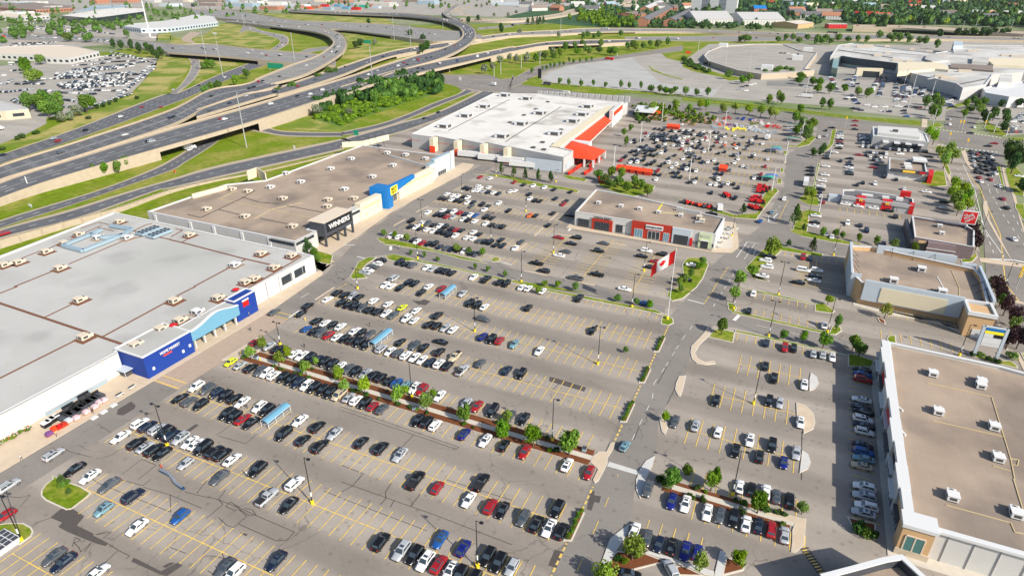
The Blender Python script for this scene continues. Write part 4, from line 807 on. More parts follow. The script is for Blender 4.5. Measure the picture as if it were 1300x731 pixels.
# --- strip of small shops
SP=building('strip_mall','low tan-roofed strip of shops with red and sage green fronts',[(-86.4,257.6),(-24.3,255.4),(-23.6,277),(-43,282),(-43,283.5),(-70,290.5),(-88,293)],6.9,'white_wall','roof_tan',cap=.5)
def shopfront(x0,x1,z1,mt,y=257.2,d=.5,name='shop_front'):
    b=MB(); yy=y-(x0+86.4)*.035; b.box(x0,yy-d,.15,x1,yy+.1,z1); return b.build(name,[mt],SP),yy-d
f,yy=shopfront(-78,-68.5,5.3,'brick_red',d=.35); win(SP,yy,-76.6,-69.9,.3,4,'dark_glass','-y',5,'charcoal')
win(SP,257.3,-84.8,-79.6,.5,3.9,'dark_glass','-y',4,'charcoal'); win(SP,256.9,-66.8,-61,.5,3.9,'dark_glass','-y',4,'charcoal')
text('URBAN BARN','shop_sign',SP,(-73.2,256.55,5.95),1.2,'black',RS,.08,width=8)
f,yy=shopfront(-59.6,-42.2,7.3,'brick_red',d=.7); 
for a,c in ((-58.2,-54.6),(-52.3,-47.2),(-45.6,-43.2)): win(SP,yy,a,c,.3,3.9,'blue_glass' if a!=-52.3 else 'dark_glass','-y',3)
b=MB(); b.box(-53.4,yy-.3,4.7,-46,yy,6.6); b.build('sign_panel',['white_trim'],SP); text('KITCHEN & STUFF','shop_sign',SP,(-49.7,yy-.36,5.65),.95,'black',RS,.05,width=6.6)
f,yy=shopfront(-42,-34.2,6.9,'bluegrey_panel',d=.3); win(SP,yy,-41,-35.2,.3,4,'dark_glass','-y',5,'charcoal')
b=MB(); b.box(-34.4,yy-.25,.15,-33.4,yy+.3,3.6); b.build('shop_pier',['red'],SP)
f,yy=shopfront(-30.8,-25.9+.2,6.6,'sage',d=.7,y=257.6); text('MUCHO','shop_sign',SP,(-28.3,yy-.08,5.4),1.1,'white_trim',RS,.06,width=3.8)
b=MB(); b.box(-29.8,yy-.12,.2,-26.8,yy,3.4); b.build('door',['dark_glass'],SP); b=MB(); b.box(-30,yy-.6,3.4,-26.6,yy,3.7); b.build('awning',['white_trim'],SP)
win(SP,255.6,-33,-31.3,.8,2.6,'dark_glass','-y',3); win(SP,255.4,-25.3,-24.5,.8,2.6,'dark_glass','-y',1)
SR=6.2
for s in ("23:655,100","23:825,125","23:965,145","23:1108,172","23:1275,195"): unit(SP,W(s,SR)[0],SR,'white',.8,pad=False)
for s in ("24:130,215","24:150,240"): unit(SP,W(s,SR)[0],SR,'beige',1,pad=False)
b=MB(); p=W("24:130,250",SR)[0]; b.tube((p.x-2,p.y,SR+.5),(p.x+2,p.y+1,SR+.9),.5,n=8); b.build('air_duct',['steel'],SP)
line(SP,"23:1090,165 1140,90",SR,.5,'yellow'); line(SP,"23:1130,165 1290,180 24:0,160",SR,.2,'pale_yellow')
b=MB(); P=W("23:1240,150 1290,160 24:140,185",SR); 
b.beam((P[0].x,P[0].y,SR),(P[2].x,P[2].y,SR),1,1.6); b.build('rear_screen',['grey_wall'],SP)
# --- right-hand store row (bottom right)
E1=building('store_block','tan-roofed store with white parapet and tan window wall, bottom right',[(33,113.5),(84,113.5),(90,180),(61,186.4),(33.8,188)],7.6,'white_wall','roof_tan',cap=.75,par=1.0)
b=MB(); b.box(32.2,112.3,.15,37.6,116,7.2); b.build('corner_wall',['tan_wall'],E1)
b=MB(); b.box(31.9,112,7.2,38,116.3,8.0); b.build('corner_cap',['white_trim'],E1)
win(E1,112.3,33.1,36.4,1,5.2,'teal_glass','-y',2,'unit_beige',.25)
b=MB(); b.box(32.0,112.1,.15,37.8,112.3,1.6); b.build('plinth',['stone_wall'],E1)
yys=[116,123,131,139,148,157,166,175,183,188]
cols=['tan_wall','grey_wall','tan_wall','white_wall','brick_red','white_wall','tan_wall','grey_wall','tan_wall']
for i in range(9):
    x=32.2 if i%2 else 32.7; b=MB(); b.box(x,yys[i]+.1,.15,33.2,yys[i+1]-.1,6.9 if i%2 else 6.3); b.build('shop_front',[cols[i]],E1)
    b=MB(); b.box(x-.35,yys[i],7.2 if i%2 else 6.6,34.2,yys[i+1],7.95 if i%2 else 7.75); b.build('front_cap',['white_trim'],E1)
    win(E1,x,yys[i]+1.2,yys[i+1]-1.2,.4,3.6,'dark_glass','-x',3,'white_trim')
    b=MB(); b.box(x-.9,yys[i]+.8,3.7,x,yys[i+1]-.8,4.0); b.build('awning',['white_trim' if i%3 else 'charcoal'],E1)
    if i in (4,6,2): b=MB(); b.box(x-.25,yys[i]+1.5,4.6,x,yys[i+1]-1.5,5.9); b.build('sign_panel',['red' if i!=2 else 'black'],E1)
b=MB(); b.box(37.8,112.9,7.2,84.3,114,7.8); b.build('front_cap',['white_trim'],E1)
b=MB()
for x in np.arange(40,84,4.2): b.box(x,113.35,.2,x+.1,113.5,6.9)
b.build('wall_joint',['grey_wall'],E1,kind='stuff')
ER=6.6
for s in ("35:595,665","45:955,30","45:635,225","45:1055,340","45:1085,575","55:740,140","55:1220,270","35:960,725"): unit(E1,W(s,ER)[0],ER,'white',.9,pad=False)
for s in ("45:560,0 1045,105 1190,575 1220,731 55:1210,0 1290,260","45:600,285 1130,405","55:700,195 1190,330 1220,400 1300,415","45:1055,625 1190,665","45:1180,570 1250,580 1240,625 1190,610"): line(E1,s,ER,.2,'gold',.12)
b=MB()
for s,t_ in (("45:335,180","45:375,215"),("45:365,365","45:395,400")): b.beam(W(s,ER)[0],W(t_,ER)[0],.35,.4)
b.build('roof_strut',['white_trim'],E1)
# --- second right-hand store
E2=building('store_block','tan-roofed store with pale blue-grey screen walls, right of centre',[(25.5,234),(28.5,227),(58,225.5),(60.5,217.2),(64.5,217.5),(67,250),(66,257),(33,264.5),(25,262)],8,'tan_wall','roof_tan',cap=.6,par=1.8)
b=MB(); b.prism([(29.2,225.9),(58,224.4),(58,225.2),(29.2,226.7)],2.2,9.6); b.build('screen_wall',['bluegrey_panel'],E2)
b=MB(); b.prism([(34.4,225.45),(53.6,224.45),(53.6,224.8),(34.4,225.8)],2.6,7.9); b.build('sign_field',['cream_wall'],E2)
b=MB(); b.box(58.2,216.6,.1,65.2,224,8.2); b.build('corner_tower',['tan_wall'],E2)
b=MB(); b.ring([(57.8,216.2),(65.6,216.2),(65.6,226),(57.8,226)],[(58.6,217),(64.8,217),(64.8,225.2),(58.6,225.2)],7.6,8.8); b.build('corner_cap',['white_trim'],E2)
b=MB(); b.box(60.4,216.4,.1,63.6,216.62,3); b.build('roller_door',['white_trim'],E2)
b=MB(); b.box(35,262.9,6,61,263.6,9.4); b.build('screen_wall',['bluegrey_panel'],E2)
b=MB(); b.box(62,258.5,6,66.6,259.2,8.9); b.prism([(66.2,228),(67,228),(67.8,258),(67,258)],6,9); b.build('screen_wall',['bluegrey_panel'],E2)
b=MB(); b.prism([(25,232),(25.6,232),(26,263),(25.2,263)],1.5,9.2); b.box(25.2,231.4,.2,28.4,232,9.2); b.build('screen_wall',['bluegrey_panel'],E2)
b=MB()
for y in (240,246,251,257): b.tube((25.9,y,8.8),(28.6,y-.6,6.2),.1,n=5)
for x in (40,47,54): b.tube((x,262.9,9),(x,260,6.3),.1,n=5)
for y in (232,238,244): b.tube((66.6,y,8.8),(63.5,y,6.3),.1,n=5)
b.build('screen_brace',['black'],E2)
E2R=6.2
for s in ("25:510,605","25:300,690","35:665,50"): unit(E2,W(s,E2R)[0],E2R,'white',1.1,pad=False)
line(E2,"25:635,650 680,731",E2R,.3,'unit_white'); line(E2,"25:740,600 800,731 35:800,90 820,130",E2R,.2,'gold')
# --- restaurant with dark screen walls and red pole sign
E3=building('restaurant','flat-roofed restaurant with white coping and purple-brown brick front',[(50.5,289.5),(71,287),(74.5,309),(72,314.6),(52,318)],5.8,'purple_brick','roof_tan',cap=.5,par=1.2)
b=MB(); b.box(55.3,286.6,.1,65,289.4,5.2); b.build('brick_front',['purple_brick'],E3)
b=MB(); b.box(55,286.2,2.6,65.3,286.7,2.9); b.box(55,286.2,1.2,65.3,286.7,1.5); b.build('ledge',['grey_wall'],E3)
for a,c in ((52,54.8),(66.2,69.6)):
    b=MB(); b.box(a,287.9,1,c,288.2,3.8); b.build('window',['dark_glass'],E3); b=MB(); b.box(a,287.8,4,c,288.3,5); b.build('lintel',['tan_wall'],E3)
b=MB(); b.box(49.4,289.5,.1,50.6,316,4.6); b.build('side_panel',['charcoal'],E3)
for s in ("25:650,275","25:665,330"): unit(E3,W(s,4.6)[0],4.6,'white',.8,pad=False)
# --- burger restaurant
MC=building('burger_restaurant','long grey burger restaurant with red panels and golden arches',[(24.2,341.5),(55,338.7),(55.8,350),(52,352.5),(30,354.5),(24.6,352)],4.6,'grey_wall','roof_dark',cap=.5,par=.8)
b=MB()
b.mesh([(24,341.2,2.7),(55.2,338.4,2.7),(54.4,341.6,4.9),(25,344.4,4.9)],[(0,1,2,3)]); b.build('lean_roof',['roof_dark'],MC)
for x,w_ in ((30.6,4.2),(41.8,4.4),(53.3,2)):
    yb=341.4-(x-24)*.09-.45; b=MB(); b.mesh([(x,yb,.2),(x+w_,yb-.3,.2),(x+w_,yb+.4,4.9),(x,yb+.7,4.9),(x,yb+3,.2),(x+w_,yb+2.7,.2),(x+w_,yb+3,5.1),(x,yb+3,5.1)],[(0,1,2,3),(3,2,6,7),(0,3,7,4),(1,5,6,2)]); b.build('red_panel',['red'],MC)
    if w_>3:
        text('M','arches_emblem',MC,(x+w_/2,yb-.05,3.5),2.0,'arch_gold',(math.radians(85),0,math.radians(-5)),.08)
b=MB(); b.prism([(50,352),(54.5,351.5),(54.8,354.5),(50.4,355)],.1,6.8); b.build('red_panel',['red'],MC); text('M','arches_emblem',MC,(52.5,351.9,5.6),1.3,'arch_gold',(math.radians(90),0,math.radians(-5)),.08)
for k in range(5): win(MC,339.6-k*.1+.0,45+k*1.8-.0,46.2+k*1.8,.5,2.4,'dark_glass','-y',1,'charcoal')
b=MB(); b.box(33,346,3.9,38,348,4.9); b.box(42,345.5,3.9,45,347.5,5.1); b.box(48,345.5,3.9,51,348,5.2); b.build('rooftop_unit',['unit_white'],MC)
b=MB(); b.box(18.5,343.4,.1,23.8,347,3.2); b.build('bin_store',['bluegrey_panel'],MC)
# --- pale grey dealership-like block, and the small diner below it
GB=building('showroom','pale grey flat-roofed showroom beside the main crossroads',[(44,484.5),(76,480),(77,508),(72,519),(45,517)],6,'grey_wall','concrete_pale',cap=.8,par=.5)
b=MB(); b.prism([(46.5,489),(71,486.5),(72.5,515),(48,513.5)],5.5,7.3); b.prism([(48,490.5),(70,488),(71.3,513.5),(49.3,512)],7.3,7.32,0); b.build('upper_roof',['concrete_pale'],GB)
b=MB(); b.box(56,480.5,.2,75.5,482.6,3.6); b.build('window',['dark_glass'],GB)
for x in (50,56.5,63,70): b=MB(); b.box(x,477.6,3.4,x+3.4,483.8,3.9); b.build('awning',['white_trim'],GB)
b=MB(); b.box(56,496,7.3,59,499,8.6); b.build('rooftop_unit',['unit_dark'],GB)
WB=building('diner','small tan-roofed diner with red and yellow signs, grass at its right',[(48.3,401.5),(67,402.5),(68.8,430),(50.3,431)],5,'white_wall','roof_tan',cap=.5,par=.9)
b=MB(); b.box(49,400.6,4.3,67,401.6,5.8); b.build('fascia',['charcoal'],WB); b=MB(); b.box(55,400.3,4.5,61,400.7,5.6); b.build('sign_panel',['arch_gold'],WB); b=MB(); b.box(63,400.3,4.5,66,400.7,5.6); b.build('sign_panel',['red'],WB)
b=MB(); b.prism([(67.4,399),(69.5,399),(71.5,412),(69.2,414)],.1,4.6); b.build('red_panel',['red'],WB)
b=MB(); b.box(62,424,4,69,432,6.5); b.build('side_box',['unit_white'],WB); b=MB(); b.box(61.9,423.6,.2,69.3,424.1,5.4); b.build('side_panel',['black'],WB)
for y in (410,417): b=MB(); b.box(57,y,4.2,60.5,y+4,5.4); b.build('rooftop_unit',['unit_white'],WB)
# --- corner building at the bottom edge
CB=building('corner_building','corner of a white-coped building with black parapet at the bottom edge',[(31.2,104.4),(28,102.2),(22.8,97.8),(17.5,93.4),(26,84),(50,84),(48,96),(37,99.2),(34.4,101)],7.5,'charcoal','roof_tan',cap=.9,par=2.2)
# --- big mall at top right
def px_building(name,label,s,h,wall,roof,trim='white_trim',cap=1.0,par=.8,group=None):
    P=[(p.x,p.y) for p in W(s,h)]; return building(name,label,P,h,wall,roof,trim,par,cap,group)
ML=px_building('shopping_mall','sprawling white-roofed shopping mall at the upper right',"04:1120,425 1180,342 05:0,325 100,335 420,380 620,400 720,385 760,395 750,340 1300,345 1500,560 1290,545 1060,560 1000,640 830,665 780,630 450,555 330,480 0,440 04:1205,425",11,'grey_wall','roof_mall')
for s,h,m in (("05:340,470 620,470 720,500 720,530 620,520 340,545",12.5,'cream_wall'),("05:760,310 830,315 830,345 760,345",15,'bluegrey_panel'),("05:560,415 700,400 720,455 600,465 540,445",12.5,'roof_mall'),("05:1000,440 1290,440 1290,500 1060,490",12.5,'cream_wall'),("05:1110,565 1200,560 1200,620 1100,620",13,'roof_mall'),("05:740,480 1050,495 1060,535 730,510",12,'roof_brown'),("05:900,430 1030,440 1025,470 900,465",13,'roof_mall')):
    b=MB(); b.prism([(p.x,p.y) for p in W(s,h)],8,h); b.build('roof_block',[m],ML)
b=MB(); P=W('04:1205,425 05:0,440 330,480',11)
for p,q in zip(P[:-1],P[1:]): b.beam((p.x,p.y-.8,3.5),(q.x,q.y-.8,3.5),1.2,8)
b.build('dark_fascia',['charcoal'],ML)
b=MB(); P=W("04:1130,510 1150,410 1190,418 1175,520",9); b.prism([(p.x,p.y) for p in P],.1,9); b.build('glass_corner',['teal_glass'],ML)
b=MB(); P=W("05:10,470 60,480 60,570 0,565",7)
q=W("05:15,570",0)[0]; q2=W("05:210,575",0)[0]; b.beam((q.x,q.y-1,.1),(q2.x,q2.y-1,.1),5,8); b.build('entrance_portal',['cream_wall'],ML)
q=W("05:65,580",0)[0]; q2=W("05:190,588",0)[0]; b=MB(); b.beam((q.x,q.y-3.4,.2),(q2.x,q2.y-3.4,.2),1.2,6.4); b.build('entrance_glass',['dark_glass'],ML)
q=W("05:690,690",0)[0]; q2=W("05:790,700",0)[0]; b=MB(); b.beam((q.x,q.y-1.5,.2),(q2.x,q2.y-1.5,.2),5,6); b.build('blue_panel',['blue_wall'],ML)
b=MB()
r_=random.Random(5)
for s in ("05:60,355","05:120,350","05:250,355","05:330,455","05:430,465","05:270,400","05:660,430","05:880,385","05:940,380","05:1160,420","05:1240,425","05:850,540","05:640,575","05:720,590","04:1250,350","05:440,375","05:560,390","05:180,420"):
    p=W(s,11)[0]; b.box(p.x-r_.uniform(2,7),p.y-3,10,p.x+r_.uniform(2,7),p.y+3,r_.uniform(11.6,13))
b.build('rooftop_unit',['unit_beige'],ML,kind='stuff')
for k_,(s_) in enumerate(('05:0,380 520,420','05:340,500 640,480','05:560,600 950,560','05:1000,600 800,640','05:900,360 1290,370','04:1180,380 05:300,440','05:740,410 900,420')): line(ML,s_,10.3,1.2,'unit_dark' if k_%2 else 'grey_wall',.5)
M2=px_building('mall_wing','white gabled wing with dark side at right edge behind the trees',"05:980,665 1070,640 1230,620 1290,610 1400,700 1290,731 1180,731 1000,700",9,'white_trim','white_trim')
# parking deck
PD=px_building('parking_deck','raised beige parking deck with a curved edge left of the mall',"04:165,420 200,385 300,350 540,335 770,335 900,385 1020,400 930,520 1000,530 860,545 600,560 420,530 200,460",6,'barrier','mall_asphalt','white_trim',par=1.0)
b=MB()
for k in range(9):
    p=W("04:180,470",3)[0].lerp(W("04:600,560",3)[0],(k+.5)/9); b.box(p.x-6,p.y-3.5,1,p.x+5,p.y-2,4.2)
b.build('deck_opening',['black'],PD)
for s in ("04:310,350","04:640,520","04:870,445","04:950,385"):
    p=W(s,6)[0]; b=MB(); b.box(p.x-6,p.y-6,5,p.x+6,p.y+6,10); b.build('stair_head',['white_trim'],PD)
for k,s in enumerate(("04:750,400","04:800,402","04:830,412","04:860,410","04:600,470","04:655,485","04:780,495","04:240,445")):
    pass
# --- top-left buildings
def far_box(name,label,s,h,wall,roof,cat='building',group=None,windows=True,trim='white_trim'):
    t=px_building(name,label,s,h,wall,roof,trim,cap=.8,par=.5,group=group)
    if windows:
        P=[(p.x,p.y) for p in W(s,h)]; P,_=offset(P,1); b=MB()
        for i in range(len(P)):
            a=Vector(P[i]); c=Vector(P[(i+1)%len(P)]); d=c-a
            if d.length<10: continue
            n=Vector((d.y,-d.x)).normalized()*.15
            if n.y>0.1: continue
            k=max(1,int(d.length/9))
            for j in range(k):
                u=a+d*((j+.25)/k)+n; v=a+d*((j+.75)/k)+n; b.poly([(u.x,u.y,h*.3),(v.x,v.y,h*.3),(v.x,v.y,h*.65),(u.x,u.y,h*.65)])
        if b.f: b.build('window',['dark_glass'],t,kind='stuff')
    return t
far_box('dealership_building','long white-walled building with beige roof beside the packed car lot',"00:-200,378 60,350 480,343 560,350 745,388 520,437 340,431 250,416 -200,398",8,'white_wall','unit_beige')
far_box('glass_showroom','glass-fronted building under a long white flat roof, upper left',"00:460,118 700,140 1090,88 1080,65 880,60",12,'dark_glass','roof_white',windows=False)
far_box('office_building','low grey curved office with window bands near the loop road',"00:930,200 1060,215 1260,210 01:60,200 360,165 330,125 200,110 00:1240,160 1000,180",9,'bluegrey_panel','concrete_pale')
far_box('warehouse','dark-roofed warehouse in the top left corner',"00:-150,20 150,10 550,45 540,62 270,75 -150,45",10,'brick','roof_brown')
far_box('warehouse','beige-roofed warehouse below the top left corner',"00:-100,110 60,80 370,100 370,120 180,130 -100,125",9,'grey_wall','unit_beige')
far_box('works_building','beige block building with dark door at the left edge',"10:-200,60 0,50 190,95 215,110 40,125 -150,130",7,'stone_wall','grey_wall')
far_box('warehouse','grey shed roof behind the glass showroom',"00:520,100 700,50 1000,40 950,55 700,75",9,'grey_wall','duct_blue')
# apartments, offices, houses (top right)
def gable(name,label,c,L,Wd,h,rh,ang,wall,roof,cat='house',group=None,win_=True):
    t=thing(name,label,cat,(c.x,c.y,0),group); ca,sa=math.cos(ang),math.sin(ang)
    R=lambda x,y,z:(c.x+x*ca-y*sa,c.y+x*sa+y*ca,z)
    b=MB(); l,w_=L/2,Wd/2
    q=[R(-l,-w_,0),R(l,-w_,0),R(l,w_,0),R(-l,w_,0)]; T_=[(x,y,h) for x,y,_ in q]; g0,g1=R(-l,0,h+rh),R(l,0,h+rh)
    for i in range(4): b.poly([q[i],q[(i+1)%4],T_[(i+1)%4],T_[i]])
    b.poly([T_[1],T_[2],g1]); b.poly([T_[3],T_[0],g0]); b.build('wall',[wall],t)
    b=MB(); e=.6; k=e*rh/w_
    b.mesh([R(-l-e,-w_-e,h-k),R(l+e,-w_-e,h-k),R(l+e,0,h+rh+.1),R(-l-e,0,h+rh+.1),R(l+e,w_+e,h-k),R(-l-e,w_+e,h-k)],[(0,1,2,3),(3,2,4,5)]); r=b.build('roof',[roof],t)
    if win_:
        b=MB(); n_=max(2,int(L/6)); fl=max(1,int(h/3))
        for f in range(fl):
            for k in range(n_):
                x=-l+(k+.5)*L/n_
                for s_ in (-1,1):
                    z0=f*3+1; b.poly([R(x-.8,s_*(w_+.06),z0),R(x+.8,s_*(w_+.06),z0),R(x+.8,s_*(w_+.06),z0+1.4),R(x-.8,s_*(w_+.06),z0+1.4)])
        b.build('window',['dark_glass'],t,kind='stuff')
        b=MB(); u=R(l*.4,0,0); b.box(u[0]-.6,u[1]-.6,h+rh*.4,u[0]+.6,u[1]+.6,h+rh+1.2); b.build('chimney',['brick'],r) if L<40 else None
    return t
for s,Wd,h,rh,lab,wl_,rf in (("p:792,25 806,23",60,12,4,'short brick apartment block nearest the green slope','brick','roof_brown'),("p:815,34 851,14",26,13,5,'longest brick terrace running away behind the trees','brick','roof_dark'),("p:818,17 838,7",26,13,5,'pale terrace behind the short brick block','brick','grey_wall'),("p:850,34 876,19",28,12,5,'brick terrace at right of the longest one','brick','roof_dark'),("p:874,29 920,29",120,11,14,'wide low grey-roofed hall left of a pair','white_wall','grey_wall'),("p:933,30 984,30",110,11,13,'wide low grey-roofed hall right of a pair','white_wall','grey_wall'),("p:995,36 1015,34",60,9,4,'tan-walled shop building by the motorway','tan_wall','concrete'),("p:1049,36 1072,36",20,8,1,'red-walled low shop beside the motorway','red','grey_wall')):
    P=W(s); d=P[1]-P[0]
    gable('apartment_block' if 'brick' in wl_ else 'low_hall',lab,(P[0]+P[1])/2,d.length,Wd,h,rh,math.atan2(d.y,d.x),wl_,rf,'building')
tw=thing('tower_block','tall white high-rise flats with dark stripes at the top edge','building',tuple(W("p:893,17")[0])); c=W("p:893,17")[0]; b=MB()
for k,(dx,w_,m) in enumerate(((-38,30,0),(-6,18,1),(14,26,0),(42,18,1),(60,30,0))): b.box(c.x+dx,c.y,0,c.x+dx+w_,c.y+25,75,m)
b.build('wall',['white_wall','charcoal'],tw)
b=MB(); 
for f in range(22): b.box(c.x-38,c.y-.25,f*3.3+1,c.x+90,c.y-.05,f*3.3+2)
b.build('window_band',['bluegrey_panel'],tw,kind='stuff')
hs=[("p:1160,8",'dark red','brick_red','low red roofed bungalow in the trees'),("p:1119,13",'',"roof_brown",'brown roofed house with pale walls'),("p:1098,24",'',"brick_red",'dusky red roofed house by the bridge'),("p:1118,26",'',"orange",'orange roofed house near the bridge end'),("p:1245,22",'',"grey_wall",'white gabled house in a clearing'),("p:1259,23",'',"brick",'pinkish roofed house in a clearing'),("p:1205,22",'',"roof_brown",'long brown roofed house in dense trees'),("p:1010,17",'',"brick",'brown roofed house beside the service yard'),("p:1030,24",'',"roof_dark",'dark roofed house beside the service yard'),("p:978,8",'',"brick_red",'bright red roofed house at the top edge'),("p:1020,5",'',"duct_blue",'steep blue-grey roofed church-like house'),("p:1190,5",'',"grey_wall",'grey roofed house at the top edge'),("p:1080,5",'',"grey_wall",'pale grey house at the top edge right of the church'),("p:1293,16",'',"grey_wall",'pale house at the right edge among trees'),("p:920,16",'',"roof_brown",'small brown house left of the tower trees'),("p:963,15",'',"bright_blue",'flat blue-roofed house behind the grey hall')]
rq=random.Random(31); extra=[]
for k in range(34):
    x=rq.uniform(1000,1298); y=rq.uniform(1,27); 
    if all((x-u)**2+((y-v)*3)**2>260 for u,v in extra): extra.append((x,y))
for k in range(10): extra.append((660+k*24+rq.uniform(-8,8),rq.uniform(8,15)))
extra.sort(); rc=['roof_dark','roof_brown','brick','grey_wall','roof_dark','duct_blue','concrete_tan']; rn=['charcoal','brown','brick-coloured','grey','charcoal','slate','tan']
for k,(x,y) in enumerate(extra): hs.append((f"p:{x:.0f},{y:.0f}",'',rc[k%7],f'{rn[k%7]} roofed small house, {ordn(k)} from the left among tree-hidden roofs'))
for i,(s,_,rf,lab) in enumerate(hs): gable('house',lab,W(s)[0],38+8*(i%3),24,9,8,(.1,.9,-.3,.5)[i%4],'white_wall' if i%3 else 'brick',rf,'house','houses among the trees')
# industrial clutter along the top edge
r_=random.Random(21); cm=['roof_grey','roof_white','unit_beige','brick','duct_blue','bluegrey_panel','grey_wall','roof_brown']
names={'roof_grey':'grey','roof_white':'white','unit_beige':'beige','brick':'brick red','duct_blue':'slate blue','bluegrey_panel':'pale blue','grey_wall':'dull grey','roof_brown':'brown'}
for i,x in enumerate((225,262,300,345,385,430,470,640,690,730,770,30,90,150)):
    y=(-6,-2,3,1)[i%4]; m=cm[(i*3)%8]; p=W(f"p:{x},{y+6}")[0]; L=r_.uniform(60,130); Wd=r_.uniform(40,70); h=r_.uniform(8,14)
    t=building('warehouse',f'{names[m]} flat industrial shed, {ordn(sorted((225,262,300,345,385,430,470,640,690,730,770,30,90,150)).index(x))} along the top edge from left',[(p.x-L/2,p.y),(p.x+L/2,p.y+L*.15),(p.x+L/2-10,p.y+Wd+L*.15),(p.x-L/2-10,p.y+Wd)],h,cm[(i*5+2)%8],m,cap=1,group='industrial sheds along the top edge')
cl=[(12,22),(60,14),(118,5),(190,4),(208,9),(236,3),(262,8),(285,3),(318,6),(330,2),(358,5),(372,10),(406,3),(520,3),(540,6),(628,4),(650,2),(702,3),(726,8),(748,3),(10,8),(340,13)]
for i,(x,y) in enumerate(sorted(cl)):
    p=W(f"p:{x},{y}")[0]; L=r_.uniform(25,70); Wd=r_.uniform(25,60); h=r_.uniform(6,14); m=cm[(i*3+1)%8]
    building('low_building',f'{names[m]} low flat building, {ordn(i)} from the left in the hazy town blocks',[(p.x-L/2,p.y),(p.x+L/2,p.y+L*.12),(p.x+L/2-6,p.y+Wd+L*.12),(p.x-L/2-6,p.y+Wd)],h,cm[(i*5+4)%8],m,cap=.8,group='low buildings in the far town blocks')
# shipping containers
i=0
for (x,y,m) in ((392,12,'orange'),(402,11,'brick'),(380,10,'brick'),(412,9,'red'),(418,13,'duct_blue'),(430,9,'sky_blue'),(440,12,'sky_blue'),(452,13,'red'),(462,10,'green_tarp'),(470,9,'brick'),(484,6,'red'),(492,5,'red'),(478,11,'bluegrey_panel'),(447,7,'duct_blue'),(500,8,'white_trim')):
    p=W(f"p:{x},{y}")[0]; t=thing('container_stack',f'{names.get(m,m.replace("_"," "))} stack of shipping containers, {ordn(i)} listed in the yard at top'.replace(' listed',''),'containers',(p.x,p.y,0),'container stacks in the yard'); b=MB()
    for k in range(5): b.box(p.x-14,p.y-8+k*3.4,0,p.x+14,p.y-5.2+k*3.4,r_.choice((5.2,7.8,7.8)))
    b.build('container',[m],t,kind='stuff'); i+=1
# ================================================================ trees and plants
def leaf_mesh(name,m,n,size,seed,shape='round',lumps=9,H=1.0):
    """crown in a unit box: x,y in -1..1, z in 0..1*H; many small leaf faces spread on lumps"""
    r=np.random.RandomState(seed); V=[];Fc=[]
    cs=[]
    for i in range(lumps):
        if shape=='round':
            d=r.normal(size=3); d/=np.linalg.norm(d); c=d*np.array([.48,.48,.38])*(r.rand()**.35)+np.array([0,0,.52]); s=r.uniform(.2,.46)
        elif shape=='cone':
            z=r.rand()**1.3; a=r.rand()*6.28; q=(1-z)*.55; c=np.array([q*math.cos(a),q*math.sin(a),.1+z*.85]); s=.16+.3*(1-z)
        else:
            a=r.rand()*6.28; q=r.rand()**.5*.6; c=np.array([q*math.cos(a),q*math.sin(a),.35+.2*r.rand()]); s=r.uniform(.3,.5)
        cs.append((c,s))
    for i in range(n):
        c,s=cs[r.randint(len(cs))]; d=r.normal(size=3); d/=np.linalg.norm(d)
        if d[2]<-.3: d[2]*=.5
        p=c+d*s*(.75+.3*r.rand()); nn=d+r.normal(size=3)*.55; nn/=np.linalg.norm(nn)
        u=np.cross(nn,r.normal(size=3)); u/=np.linalg.norm(u)+1e-9; w_=np.cross(nn,u); k=size*r.uniform(.6,1.3)
        b=len(V); V+=[p+u*k,p+w_*k*.8,p-u*k,p-w_*k*.8]; Fc.append((b,b+1,b+2,b+3))
    me=bpy.data.meshes.new(name); me.from_pydata([tuple(v*np.array([1,1,H])) for v in V],[],Fc); me.materials.append(M(m)); me.update(); return me
def trunk_mesh(name,th,seed):
    r=random.Random(seed); b=MB(); b.tube((0,0,0),(0,0,.62),th,th*.6,n=6)
    for k in range(4):
        a=r.uniform(0,6.28); z=.3+.09*k; b.tube((0,0,z),(math.cos(a)*.4,math.sin(a)*.4,z+.28),th*.4,th*.15,n=5)
    return b.data(name,['bark'])
TREES={}
def tree_kind(kind,m,n,size,shape='round',lumps=12,nv=3,th=.035):
    TREES[kind]=[(leaf_mesh('crown',m,n,size,hash(kind)%1000+i*17 if False else sum(map(ord,kind))+i*17,shape,lumps),trunk_mesh('trunk',th,i)) for i in range(nv)]
tree_kind('bright','leaf_bright',1500,.075,nv=4); tree_kind('green','leaf_green',1500,.075,nv=4); tree_kind('conifer','leaf_dark',1400,.07,'cone',16,nv=3)
tree_kind('shrub','leaf_green',500,.11,'low',6); tree_kind('purple','leaf_purple',900,.09,nv=2); tree_kind('silver','leaf_silver',500,.11); tree_kind('darkg','leaf_dark',800,.09,nv=3); tree_kind('lime','leaf_lime',900,.085,nv=1); tree_kind('dshrub','leaf_dark',450,.12,'low',6)
tn=[0]
PLANTS=[]
def plant(p,kind,w_,h,label,cat='tree',name='tree',group=None,trunk=True,low=.22):
    tn[0]+=1; PLANTS.append((Vector((p[0],p[1],.1)),kind,w_*1.12,h*1.05,label,cat,name,group,trunk,low,tn[0]))
